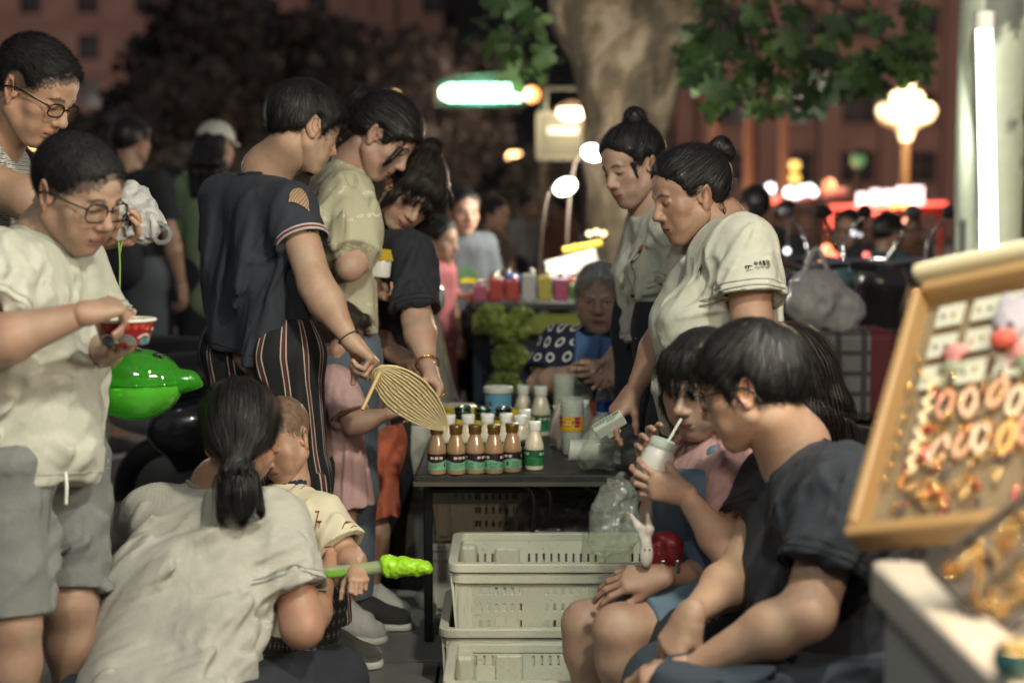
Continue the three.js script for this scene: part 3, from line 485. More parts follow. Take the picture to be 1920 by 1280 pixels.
// ---- street lamps and other real lights of the background
const bulbMat = (c, k) => new THREE.MeshPhysicalMaterial({ color: C(0.9, 0.88, 0.8), roughness: 0.4, emissive: C(...c), emissiveIntensity: k });
function pointLamp(pos, color, I, parent, r = 4) { const l = new THREE.PointLight(color, I); l.position.copy(pos); l.shadow.radius = r; l.castShadow = true; parent.add(l); return l; }
const postMat = M([0.1, 0.075, 0.06], 0.5, { metalness: 0.4 });
function streetLamp(px, py, D, r, label, I, color = sodium, em = [1, 0.55, 0.2], k = 9) {
  const c = P(px, py, D), o = thing('street_lamp', label, 'street lamp', V(c.x, 0, c.z), 'sodium street lamps');
  mesh('post', rod(V(0, 0, 0), V(0, c.y - r * 0.8, 0), 0.07, 0.045), postMat, o); mesh('base', cyl(0.1, 0.14, 0.5, 0, 0.25, 0), postMat, o); mesh('cap', cyl(0.03, r * 0.9, r * 0.5, 0, c.y + r * 0.95, 0), postMat, o);
  mesh('globe', new THREE.SphereGeometry(r, 20, 14).translate(0, c.y, 0), bulbMat(em, k), o); if (I) pointLamp(V(0, c.y, 0), color, I, o, r / 0.02); return o;
}
streetLamp(72, 264, 26, 0.14, 'glowing street lamp seen under the chin of the striped-shirt man', 10);
streetLamp(240, 262, 28, 0.2, 'glowing street lamp above the head of the backpack man', 10);
streetLamp(728, 190, 30, 0.22, 'bright street lamp above the head of the cream-bloused woman', 22, sodium, [1, 0.55, 0.2], 16);
streetLamp(965, 296, 40, 0.19, 'small amber street lamp under the green light sign', 60);
streetLamp(790, 165, 44, 0.2, 'dim amber lamp beside the green light sign', 60, sodium, [1, 0.35, 0.12], 1.2);
streetLamp(1490, 310, 42, 0.14, 'yellow lamp above the white shop lights', 60, sodium, [1, 0.6, 0.1], 2.2); streetLamp(1490, 334, 41, 0.14, 'lower yellow lamp above the white shop lights', 0, sodium, [1, 0.6, 0.1], 2.2);
{ // off-frame lamps along the street that redden the facades
  for (const [x, z, n] of [[-30, -78, 'street lamp standing before the brown windowed building'], [15.6, -52, 'street lamp standing before the pilaster building']]) { const o = thing('street_lamp', n, 'street lamp', V(x, 0, z), 'sodium street lamps'); mesh('post', rod(V(0, 0, 0), V(0, 8, 0), 0.09, 0.06), postMat, o); mesh('globe', new THREE.SphereGeometry(0.24, 16, 12).translate(0, 8.2, 0), bulbMat([1, 0.5, 0.2], 8), o); pointLamp(V(0, 8.2, 0), C(1, 0.82, 0.7), x < 0 ? 330 : 260, o, 12); }
}
{ // lotus lamp
  const D = 28, c = P(1700, 205, D), o = thing('street_lamp', 'lotus-shaped street lamp with tiers of glowing globes', 'street lamp', V(c.x, 0, c.z)), y = c.y, gl = bulbMat([1, 0.78, 0.42], 1.15), warm = bulbMat([1, 0.42, 0.1], 0.5);
  mesh('post', merge([rod(V(0, 0, 0), V(0, y - 0.35, 0), 0.09, 0.07), cyl(0.2, 0.26, 0.8, 0, 0.4, 0)]), M([0.12, 0.07, 0.035], 0.5), o);
  mesh('cup', lathe([[0.1, -0.55], [0.14, -0.4], [0.2, -0.32], [0.42, -0.24], [0.5, -0.14], [0.1, -0.12]]).translate(0, y, 0), warm, o);
  const sp = new THREE.SphereGeometry(0.13, 14, 10); for (let i = 0; i < 8; i++) mesh('globe', sp, gl, o).position.set(0.4 * Math.cos(i * 0.785), y - 0.02, 0.4 * Math.sin(i * 0.785)); for (let i = 0; i < 4; i++) mesh('globe', sp, gl, o).position.set(0.17 * Math.cos(i * 1.57), y + 0.2, 0.17 * Math.sin(i * 1.57)); mesh('globe', sp, gl, o).position.set(0, y + 0.43, 0); mesh('finial', rod(V(0, y, 0), V(0, y + 0.4, 0), 0.05), M([0.4, 0.22, 0.08], 0.5), o);
  pointLamp(V(0, y + 0.05, 1.7), C(1, 0.66, 0.36), 90, o, 16);
}
for (const [px, y0, label] of [[1336, 150, 'orange-lit column nearest the plane tree'], [1400, 190, 'orange-lit column in the middle of three'], [1467, 80, 'tallest orange-lit column of three']]) { const D = 38, b = P(px, 640, D), t = P(px, y0, D).y, o = thing('column', label, 'column', V(b.x, 0, b.z), 'orange-lit columns'); mesh('shaft', cyl(0.11, 0.13, t, 0, t / 2, 0), M([0.5, 0.3, 0.22], 0.7), o); mesh('cap', cyl(0.16, 0.12, 0.15, 0, t + 0.05, 0), M([0.5, 0.3, 0.22], 0.7), o); mesh('base', box(0.4, 0.3, 0.4, 0, 0.15, 0), M([0.4, 0.3, 0.25], 0.8), o); }
{ const b = P(1440, 500, 37), o = thing('street_lamp', 'flood lamp at the foot of the orange-lit columns', 'flood lamp', V(b.x, 0, b.z + 2)); mesh('housing', box(0.4, 0.25, 0.2, 0, 0.15, 0, 0.03), postMat, o); mesh('face', box(0.34, 0.2, 0.01, 0, 0.16, -0.106), bulbMat([1, 0.4, 0.15], 3), o); pointLamp(V(0, 0.4, -0.6), C(1, 0.45, 0.22), 12, o, 6); }
{ // light-box sign: green and white lamps
  const D = 30, c = P(900, 174, D), o = thing('light_sign', 'glowing white and green bar sign hanging in the dark street', 'sign', V(c.x, 0, c.z)), w = 1.5, gm = bulbMat([0.5, 1, 0.78], 5);
  mesh('board', box(w + 0.16, 0.46, 0.1, 0.02, c.y, -0.08, 0.03), M([0.02, 0.05, 0.035], 0.5), o); for (let i = 0; i < 7; i++) mesh('lamp', box(0.17, 0.3, 0.06, -0.52 + i * 0.2, c.y, 0.02, 0.02), gm, o); mesh('lamp', new THREE.SphereGeometry(0.13, 16, 12).translate(-0.62, c.y, 0.04), gm, o); mesh('lamp', new THREE.SphereGeometry(0.14, 16, 12).translate(0.97, c.y - 0.03, 0), bulbMat([1, 0.32, 0.06], 3.5), o).userData.label = 'round orange lamp'; mesh('bracket', box(0.3, 0.08, 0.06, 0.82, c.y, -0.08), postMat, o); mesh('post', rod(V(1.2, 0, -0.1), V(1.2, c.y + 0.5, -0.1), 0.05), postMat, o); mesh('arm', rod(V(1.2, c.y + 0.4, -0.1), V(-0.6, c.y + 0.28, -0.1), 0.03), postMat, o);
  pointLamp(V(0, c.y, 0.5), C(0.3, 1, 0.65), 14, o, 10);
}
{ // box signs and work lamps by the plane tree
  const c = P(1050, 255, 13), o = thing('hanging_sign', 'pale box sign with frame hanging beside the plane tree', 'sign', V(c.x, 0, c.z)), fm = M([0.5, 0.52, 0.46], 0.6);
  mesh('panel', box(0.36, 0.36, 0.1, 0, c.y, 0, 0.02), M([0.32, 0.34, 0.3], 0.6), o); mesh('frame', merge([box(0.38, 0.03, 0.12, 0, c.y + 0.18, 0), box(0.38, 0.03, 0.12, 0, c.y - 0.18, 0), box(0.03, 0.33, 0.12, -0.18, c.y, 0), box(0.03, 0.33, 0.12, 0.18, c.y, 0)]), fm, o); mesh('stripe', box(0.25, 0.06, 0.02, 0.02, c.y + 0.04, 0.062), bulbMat([0.9, 0.9, 0.75], 0.5), o);
  mesh('upper_frame', merge([box(0.3, 0.025, 0.06, 0.03, c.y + 0.38, 0), box(0.025, 0.2, 0.06, -0.11, c.y + 0.29, 0), box(0.025, 0.2, 0.06, 0.17, c.y + 0.29, 0)]), fm, o); mesh('post', rod(V(0.24, 0, -0.05), V(0.24, c.y + 0.4, -0.05), 0.03), postMat, o); mesh('arm', rod(V(0.24, c.y + 0.2, -0.05), V(0, c.y + 0.2, -0.05), 0.012), postMat, o);
  const l = thing('work_lamp', 'warm lamp hood above the box sign by the plane tree', 'lamp', V(P(1072, 212, 12.6).x, 0, P(1072, 212, 12.6).z)), ly = P(1072, 212, 12.6).y; mesh('bulb', new THREE.SphereGeometry(0.09, 16, 12).scale(1.3, 0.7, 1).translate(0, ly, 0), bulbMat([1, 0.8, 0.5], 6), l); mesh('hood', lathe([[0.02, 0.1], [0.09, 0.07], [0.13, 0.04], [0.12, 0.035]]).translate(0, ly, 0), bulbMat([1, 0.5, 0.15], 0.4), l); mesh('post', rod(V(0.13, 0, -0.05), V(0.1, ly + 0.06, -0.05), 0.025), postMat, l); pointLamp(V(0, ly - 0.02, 0), C(1, 0.75, 0.45), 0.7, l, 4);
}
function stallLamp(px, py, D, label, I, tilt, hgt) {
  const c = P(px, py, D), o = thing('work_lamp', label, 'lamp', V(c.x, 0, c.z)), m = M([0.5, 0.5, 0.46], 0.5);
  const hd = mesh('bulb', new THREE.SphereGeometry(0.06, 18, 14).scale(1, 0.72, 0.8), bulbMat([1, 0.97, 0.86], 6), o); hd.position.y = c.y; hd.rotation.z = tilt; mesh('pole', tube([V(-0.13, 0, 0), V(-0.12, c.y - 0.3, 0), V(-0.08, c.y - 0.02, 0), V(-0.05, c.y + 0.02, 0)], 0.008, 20, 8), postMat, o); mesh('foot', cyl(0.1, 0.12, 0.03, -0.13, 0.015, 0), m, o);
  pointLamp(V(0, c.y, 0), C(1, 0.95, 0.82), I, o, 3.5); return o;
}
stallLamp(1060, 350, 7.7, 'white bulb lamp on a bent pole at the toy stall', 2.4, 0.4);
stallLamp(1112, 286, 7.9, 'white bulb lamp behind the young woman with top bun', 1.7, -0.2);
{ // shop lights to the right
  const D = 20, c = P(1660, 385, D), red = bulbMat([1, 0.07, 0.04], 1.7), whiteL = bulbMat([1, 0.9, 0.9], 2.2), o = thing('shop_front', 'shop stall with red light frame and white glowing letters', 'stall', V(c.x, 0, c.z)), X = (px) => (px - 1660) / F * D, Y = (py) => P(1660, py, D).y;
  mesh('canopy', box(1.7, 0.1, 1.4, 0.05, Y(395), -0.8, 0.02), M([0.12, 0.03, 0.025], 0.8), o); for (const x of [-0.72, 0.76]) mesh('post', rod(V(x, 0, -0.2), V(x, Y(395), -0.2), 0.04), postMat, o);
  mesh('light_tube', rod(V(X(1556), Y(388), 0), V(X(1775), Y(381), 0), 0.03), red, o); mesh('light_tube', rod(V(X(1556), Y(394), 0), V(X(1556), Y(434), 0), 0.03), red, o); mesh('light_tube', rod(V(X(1575), Y(400), 0.02), V(X(1665), Y(398), 0.02), 0.02), red, o);
  for (const [px, py, w, h] of [[1615, 372, 20, 22], [1640, 368, 20, 26], [1664, 368, 20, 24], [1690, 364, 24, 28], [1717, 366, 26, 34]]) mesh('letter', box(w / F * D, h / F * D, 0.05, X(px), Y(py), 0.05, 0.02), whiteL, o);
  for (const [px, py, k] of [[1672, 384, 1], [1693, 384, 0.6], [1693, 415, 0]]) mesh('lamp', new THREE.SphereGeometry(0.05, 12, 10).translate(X(px), Y(py), 0.1), k ? bulbMat([1, 0.45, 0.05], 2.5) : bulbMat([1, 0.14, 0.06], 2.5), o);
  pointLamp(V(0, Y(440), 0.6), C(1, 0.12, 0.07), 6, o, 10);
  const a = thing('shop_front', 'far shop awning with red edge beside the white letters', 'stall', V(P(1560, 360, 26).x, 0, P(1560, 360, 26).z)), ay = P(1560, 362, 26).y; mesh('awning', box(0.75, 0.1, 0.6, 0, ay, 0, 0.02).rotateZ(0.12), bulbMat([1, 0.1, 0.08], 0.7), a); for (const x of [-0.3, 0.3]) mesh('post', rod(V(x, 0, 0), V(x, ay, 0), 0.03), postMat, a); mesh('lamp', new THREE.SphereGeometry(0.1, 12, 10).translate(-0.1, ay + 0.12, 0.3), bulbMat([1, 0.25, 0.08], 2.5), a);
}
{ // clusters of white shop lamps, strung on a wire between posts
  const D = 24, o = thing('light_string', 'string of white shop lamps between the bun woman and the red frame', 'light string', V(P(1480, 362, D).x, 0, P(1480, 362, D).z)), y = P(1480, 360, D).y; for (const [px, dy, r] of [[1428, 0, 0.085], [1445, 0.06, 0.07], [1480, 0, 0.075], [1492, -0.03, 0.07], [1505, 0.02, 0.08], [1518, 0.04, 0.075], [1526, 0, 0.06]]) mesh('lamp', new THREE.SphereGeometry(r, 14, 10).translate((px - 1480) / F * D, y + dy, 0), bulbMat([0.95, 0.97, 1], 4), o); for (const [px] of [[1438], [1455]]) mesh('lamp', new THREE.SphereGeometry(0.07, 12, 10).translate((px - 1480) / F * D, y - 0.12, 0.05), bulbMat([1, 0.12, 0.06], 2), o); mesh('wire', tube([V(-0.5, y + 0.1, 0), V(0, y + 0.04, 0), V(0.45, y + 0.1, 0)], 0.012, 12, 6), postMat, o); for (const x of [-0.5, 0.45]) mesh('post', rod(V(x, 0, 0), V(x, y + 0.12, 0), 0.03), postMat, o);
}
for (const [px, py, D, r, c, k, label] of [[1610, 300, 34, 0.16, [0.05, 0.3, 0.08], 0.7, 'dim green signal lamp before the pilaster building'], [1555, 350, 30, 0.11, [1, 0.3, 0.1], 1.2, 'small orange lamp above the far awning']]) { const c0 = P(px, py, D), o = thing('signal_lamp', label, 'lamp', V(c0.x, 0, c0.z)); mesh('lens', new THREE.SphereGeometry(r, 14, 10).translate(0, c0.y, 0), bulbMat(c, k), o); mesh('post', rod(V(0, 0, -0.05), V(0, c0.y - r, -0.05), 0.04), postMat, o); mesh('visor', cyl(r * 1.1, r * 1.1, 0.12, 0, c0.y + r, 0), postMat, o); }
// ---- near lamps: tube on the peeling post, the stall lamps and an added fill panel out of frame that light the crowd
{
  const b = P(1843, 640, 2.95), o = thing('lamp_post', 'pale post with peeling paint carrying a bright light tube', 'post', V(b.x, 0, b.z));
  const s = new SDF(); s.cap(V(0, 0.0, 0), V(0.01, 3.2, 0), 0.062, 0.06, 0.01); s.disp((x, y, z) => 0.003 * noise(x * 9, y * 3, z * 9) + (noise(x * 12, y * 5, z * 12) + 0.5 * noise(x * 30, y * 14, z * 30) > 0.25 ? 0.002 : 0), 0.006);
  const g = s.build(0.012, { color: (x, y, z) => { const n = noise(x * 12, y * 5, z * 12) + 0.5 * noise(x * 30, y * 14, z * 30), m = 1 + 0.12 * noise(x * 60, y * 60, z * 60); return (n > 0.25 ? [0.06, 0.07, 0.064] : n > 0.2 ? [0.14, 0.15, 0.13] : [0.24, 0.27, 0.22]).map((c) => c * m); } });
  mesh('pole', g, new THREE.MeshPhysicalMaterial({ vertexColors: true, roughness: 0.6 }), o);
  const t = P(1846, 55, 2.83).sub(o.position), u = P(1857, 512, 2.83).sub(o.position), mid = lerp(t, u, 0.5);
  mesh('tube', rod(t, u, 0.0145, 0.0145, 16), bulbMat([1, 0.97, 0.88], 3.6), o); mesh('tube_holder', merge([rod(t.clone().add(V(0, 0.03, 0)), t, 0.018), rod(u, u.clone().add(V(0, -0.03, 0)), 0.018), rod(t.clone().add(V(0, 0, -0.02)), u.clone().add(V(0, 0, -0.02)), 0.01)]), M([0.5, 0.5, 0.48], 0.5), o);
  const l = new THREE.RectAreaLight(C(1, 0.97, 0.82), 420, 0.03, 0.44); l.position.copy(mid).add(V(-0.012, 0, 0.018)); o.add(l); l.lookAt(o.position.clone().add(l.position).add(V(-1, -0.15, -0.12)));
  const l2 = new THREE.RectAreaLight(C(1, 0.97, 0.82), 120, 0.03, 0.44); l2.position.copy(mid).add(V(-0.004, 0, 0.022)); o.add(l2); l2.lookAt(o.position.clone().add(l2.position).add(V(0.1, -0.1, 1)));
}
function ledPanel(pos, to, w, h, I, color, label) {
  const o = thing('stall_lamp', label, 'lamp', V(pos.x, 0, pos.z)), f = V(0, 0, 1), d = to.clone().sub(pos).normalize(), q = new THREE.Quaternion().setFromUnitVectors(f, d), g = new THREE.Group();
  const b = box(w + 0.04, h + 0.04, 0.04, 0, 0, -0.03, 0.01).applyQuaternion(q).translate(0, pos.y, 0); mesh('housing', b, postMat, o); mesh('diffuser', box(w, h, 0.008, 0, 0, -0.004).applyQuaternion(q).translate(0, pos.y, 0), bulbMat(color.toArray(), 5), o); const back = d.clone().multiplyScalar(-0.06); mesh('pole', rod(V(back.x, 0, back.z), V(back.x, pos.y + back.y, back.z), 0.02), postMat, o);
  const l = new THREE.RectAreaLight(color, I, w, h); l.position.set(d.x * 0.006, pos.y + d.y * 0.006, d.z * 0.006); o.add(l); l.lookAt(to); return o;
}
ledPanel(V(0.75, 3.0, -1.75), V(-0.2, 0.8, -4.0), 0.14, 0.14, 1000, C(1, 0.98, 0.8), 'bright panel lamp on a tall pole over the walkway');
ledPanel(V(1.75, 2.35, -0.7), V(-0.3, 0.8, -4.2), 0.14, 0.14, 520, C(1, 0.78, 0.56), 'warm panel lamp on a pole over the trinket stall');
ledPanel(V(-0.7, 3.3, 0.3), V(0.15, 0.7, -5.2), 0.17, 0.17, 460, C(0.95, 1, 0.88), 'added cool fill panel on a pole across the walkway');  // added fill light behind the camera, aimed to brighten the old woman
// ================= PEOPLE =================
const white = [0.56, 0.56, 0.48], navy = [0.03, 0.035, 0.05];
const ground = (p) => V(p.x, 0, p.z);
// ---- boy eating from a paper bowl
{
  const p = new Person('person', 'boy in white T-shirt and glasses eating from a red paper bowl', P(80, 900, 3.4), { skin: [0.372, 0.240, 0.170] });
  const neck = P(82, 455, 3.44), SR = P(-28, 500, 3.24), SL = P(136, 505, 3.62), HR = P(5, 850, 3.32), HL = P(112, 850, 3.52);
  const ER = P(-50, 655, 3.1), WR = P(158, 588, 3.14), EL = P(185, 650, 3.62), WL = P(196, 662, 3.36);
  p.head(P(143, 362, 3.4), 62, 24, 2, { size: 1.02, chub: 1, neck, neckR: 0.058, eye: 'down', line: -0.008 });
  p.hair({ mat: cropMat, t: 0.005, c: -0.006, count: 13000, steps: 3, step: 0.0045, lift: 1.3, jit: 0.6, width: 0.0016, rough: 0.002, freq: 90, flow: (q) => V(q.x, q.y - 0.13, q.z + 0.05) });
  p.glasses(frameMat, 0.027, 0.02);
  p.arm(SR, ER, WR, [0.052, 0.047, 0.03]).arm(SL, EL, WL, [0.05, 0.046, 0.03]);
  p.s.cap(neck, lerp(HR, HL, 0.5), 0.06, 0.08, 0.04);
  p.hand(WR, P(228, 572, 3.2).sub(WR), V(0.1, -0.75, -0.5), true, { size: 0.92, curl: [[42, 40, 20], [48, 52, 25], [60, 60, 30], [65, 65, 30]], spread: 2, thumb: [30, 50, 20] });
  p.hand(WL, P(252, 648, 3.26).sub(WL), V(0, 0.9, 0.35), false, { size: 0.92, curl: [20, 22, 26, 28], spread: 9, thumb: [50, 55, 5] });
  const s = tee({ SL, SR, HL, HR, EL, ER, neck, chest: 0.112, waist: 0.118, sleeve: [0.66, 0.62], sr: [0.078, 0.092], sh: 0.068, hemDrop: 0.06, collar: 0.068, extra: (q) => q.ell(P(72, 780, 3.38), V(0.12, 0.2, 0.12), null, 0.08) });
  s.disp(folds(P(60, 760, 3.3), V(1, 0.35, 0.2), { amp: 0.012, across: 13, along: 1.2, R: 0.34 })).disp(folds(P(0, 560, 3.2), V(0.3, 1, 0.4), { amp: 0.01, across: 18, R: 0.15, ph: 9 })).disp(drape(0.008, 8));
  p.trim(p.garment('t_shirt', s, cloth(white), 0.0075), s, cloth(white));
  const KR = P(18, 1165, 3.27), AR = P(20, 1440, 3.32), KL = P(132, 1130, 3.47), AL = P(146, 1400, 3.55);
  p.leg(HR, KR, AR, [0.08, 0.058, 0.04]).leg(HL, KL, AL, [0.08, 0.056, 0.038]);
  const t = trousers({ HL, HR, KL, KR, AL, AR, r: [0.1, 0.084, 0.07], frac: [0.46, 0.49], waistR: 0.08, waistUp: 0.02 });
  t.disp(drape(0.01, 10, 3)).disp(folds(P(150, 1040, 3.4), V(1, 0.6, 0), { amp: 0.012, across: 16, R: 0.2 }));
  p.garment('shorts', t, cloth([0.2, 0.21, 0.205]), 0.0085);
  const cord = tube([P(122, 885, 3.26), P(124, 910, 3.25), P(123, 945, 3.25)], 0.0035, 10, 6); p.add('drawstring', cord, M([0.75, 0.75, 0.68], 0.8));
  shoe(AR, V(0.6, 0, 1), 0.23, cloth([0.05, 0.05, 0.05]), p); shoe(AL, V(1, 0, 0.4), 0.23, cloth([0.05, 0.05, 0.05]), p);
  p.finish();
}
// ---- man in striped polo bending over
{
  const p = new Person('person', 'man in striped polo shirt and thin glasses bending his head over the boy', P(-70, 900, 4.0), { skin: [0.428, 0.260, 0.170] });
  const neck = P(-12, 265, 3.98), SR = P(-75, 325, 3.78), SL = P(-5, 312, 4.16), HR = P(-150, 700, 3.95), HL = P(-80, 700, 4.1), ER = P(48, 372, 3.74), WR = P(190, 448, 3.82), EL = P(40, 460, 4.2), WL = P(120, 560, 4.15);
  p.head(P(64, 170, 3.9), 72, 30, 0, { size: 1.04, neck, neckR: 0.06, nose: 1.1, eye: 'down', jaw: 1.1, line: -0.002 });
  p.hair({ mat: cropMat, t: 0.007, c: 0.004, count: 13000, steps: 4, step: 0.006, lift: 1.2, jit: 0.5, width: 0.0017, rough: 0.003, flow: (q) => V(q.x * 0.6, q.y - 0.06, q.z * 0.3 + 0.12), face: [[[0.085, 0.0, -0.01], [0.02, 0.04, 0.028]], [[-0.085, 0.0, -0.01], [0.02, 0.04, 0.028]]] });
  p.glasses(M([0.03, 0.025, 0.022], 0.25, { metalness: 0.7 }), 0.025, 0.016);
  p.arm(SR, ER, WR, [0.056, 0.05, 0.031]).arm(SL, EL, WL); p.s.cap(neck, lerp(HR, HL, 0.5), 0.06, 0.08, 0.04);
  p.hand(WR, V(1, 0.12, 0.1), V(0.1, 0.8, 0.5), true, { curl: [[40, 45, 30], [45, 50, 30], [50, 55, 30], [55, 60, 30]], thumb: [30, 55, 25], spread: 4, size: 0.95 });
  const stripes = canvasTex(512, 512, (g, w, h) => { g.fillStyle = '#cfd0c6'; g.fillRect(0, 0, w, h); for (let i = 0; i < 32; i++) { g.fillStyle = i % 2 ? '#1d2026' : '#8f9290'; for (let x = 0; x < 64; x++) g.fillRect(x * 8, i * 16 + (x % 2 ? 4 : 0), 7, 7); } }, [6, 6]);
  const s = tee({ SL, SR, HL, HR, EL, ER, neck, sleeve: [0.5, 0.42], sr: [0.078, 0.084], chest: 0.12, waist: 0.13, collar: 0.065 }); s.disp(drape(0.008, 9, 5)).disp(folds(P(-10, 420, 3.8), V(1, 0.4, 0), { amp: 0.01, R: 0.2 }));
  p.garment('polo_shirt', s, new THREE.MeshPhysicalMaterial({ map: stripes, roughness: 0.9, bumpMap: weave, bumpScale: 0.0006 }), 0.008, { uv: (x, y, z) => [x * 0.7 + z * 0.7, y] });
  const collar = new SDF(); const cd = lerp(neck, p.hp, 0.18); collar.cap(neck, cd, 0.082, 0.07, 0.01); collar.cap(lerp(neck, cd, -0.6), lerp(neck, cd, 2.2), 0.066, 0.066, 0.004, false, true); collar.cut(neck.clone().addScaledVector(cd.clone().sub(neck), 0.9), cd.clone().sub(neck), 0.004);
  p.garment('collar', collar, cloth([0.6, 0.62, 0.62]), 0.006);
  const KR = P(-140, 1050, 3.95), AR = P(-140, 1330, 4.0), KL = P(-60, 1050, 4.05), AL = P(-60, 1310, 4.1);
  const t = trousers({ HL, HR, KL, KR, AL, AR, frac: [1, 1] }); t.disp(drape(0.01, 8, 1)); p.garment('trousers', t, cloth([0.03, 0.03, 0.035]), 0.012);
  shoe(AR, V(1, 0, 0.3), 0.26, cloth([0.03, 0.03, 0.03]), p); shoe(AL, V(1, 0, 0.3), 0.26, cloth([0.03, 0.03, 0.03]), p);
  p.finish();
}
// ---- woman squatting with her back to us, ponytail
{
  const p = new Person('person', 'woman in pale T-shirt with low ponytail crouching, her back turned', P(330, 1250, 3.6), { skin: [0.391, 0.220, 0.148] });
  const neck = P(410, 912, 3.70), SL = P(292, 968, 3.72), SR = P(522, 985, 3.64), HL = P(210, 1330, 3.42), HR = P(390, 1345, 3.38);
  const EL = P(222, 1060, 3.86), WL = P(330, 1090, 4.05), ER = P(566, 1175, 3.52), WR = P(612, 1080, 3.8);
  p.head(P(452, 818, 3.64), 184, 10, -3, { size: 0.98, neck, neckR: 0.05 });
  const tie = V(0.002, -0.05, -0.112);
  p.hair({ t: 0.019, n: V(0, 0.9, -0.44), c: -0.022, count: 10000, steps: 10, step: 0.012, lift: 0.01, jit: 0.06, width: 0.0018, rough: 0.0025, freq: 40, face: [[[0, -0.05, 0.1], [0.075, 0.09, 0.08]], [[0.1, -0.01, 0.02], [0.03, 0.035, 0.03]], [[-0.1, -0.01, 0.02], [0.03, 0.035, 0.03]]],
    extra: (h) => { h.cap(V(0.035, -0.005, -0.08), tie, 0.034, 0.014, 0.03).cap(V(-0.035, -0.005, -0.08), tie, 0.034, 0.014, 0.03); h.chain([tie, V(0.002, -0.085, -0.122), V(0.0, -0.12, -0.125), V(-0.004, -0.16, -0.12)], [0.011, 0.028, 0.036, 0.022], 0.008); h.cap(V(0.022, -0.08, -0.12), V(0.044, -0.17, -0.115), 0.022, 0.008, 0.02); h.cap(V(-0.022, -0.08, -0.12), V(-0.046, -0.165, -0.115), 0.022, 0.008, 0.02); },
    flow: (q) => q.y > -0.046 ? V(tie.x - q.x, tie.y - 0.02 - q.y, tie.z - q.z) : V((q.x) * 0.25, -1, 0.05) });
  const ring = new THREE.TorusGeometry(0.0175, 0.0085, 10, 24); ring.rotateX(Math.PI / 2 - 0.5); ring.translate(tie.x, tie.y - 0.004, tie.z - 0.004); p.add('hair_tie', p.toWorld(ring), M([0.2, 0.24, 0.3], 0.7));
  p.arm(SL, EL, WL).arm(SR, ER, WR, [0.052, 0.046, 0.028]); p.s.cap(neck, lerp(HL, HR, 0.5), 0.06, 0.07, 0.04);
  p.hand(WR, V(0.6, 0.2, -1), V(-0.8, 0, -0.3), true, { curl: [40, 45, 50, 55] }); p.hand(WL, V(0.8, 0.3, -0.6), V(0.4, 0, -1), false, {});
  const s = tee({ SL, SR, HL, HR, EL, ER, neck, chest: 0.10, waist: 0.128, sleeve: [0.6, 0.68], sr: [0.072, 0.082], sh: 0.062, hemDrop: 0.16, collar: 0.06, extra: (q) => { q.ell(P(330, 1180, 3.56), V(0.17, 0.2, 0.13), null, 0.08); } });
  s.disp(folds(P(330, 1080, 3.42), V(1, 0.55, 0), { amp: 0.012, across: 13, along: 2.2, R: 0.34 }), 0.012).disp(folds(P(470, 1180, 3.4), V(1, 0.75, 0), { amp: 0.012, across: 17, along: 2, R: 0.24, ph: 5 })).disp(folds(P(530, 1080, 3.4), V(0.2, 1, 0), { amp: 0.009, across: 22, R: 0.12, ph: 2 })).disp(folds(P(240, 1010, 3.5), V(0.6, 1, 0), { amp: 0.009, across: 20, R: 0.14, ph: 12 })).disp(drape(0.007, 8, 8));
  p.trim(p.garment('t_shirt', s, cloth([0.47, 0.46, 0.41]), 0.007), s, cloth([0.47, 0.46, 0.41]));
  const KR = P(628, 1275, 3.86), AR = P(600, 1350, 3.7), KL = P(330, 1270, 4.02), AL = P(300, 1330, 3.85); AR.y = 0.09; AL.y = 0.09;
  const t = trousers({ HL, HR, KL, KR, AL, AR, r: [0.115, 0.075, 0.055], frac: [0.98, 0.98], waistUp: 0.05 }); t.disp(drape(0.008, 10, 2)); p.garment('trousers', t, cloth([0.022, 0.026, 0.04]), 0.010);
  p.leg(HL, KL, AL, [0.08, 0.05, 0.035]).leg(HR, KR, AR, [0.08, 0.05, 0.035]);
  const mint = M([0.42, 0.58, 0.46], 0.6); const foot = P(640, 1262, 3.95); foot.y = 0;
  shoe(AR, V(0.5, 0, -1), 0.24, mint, p); shoe(AL, V(0.3, 0, -1), 0.24, mint, p);
  p.finish();
}
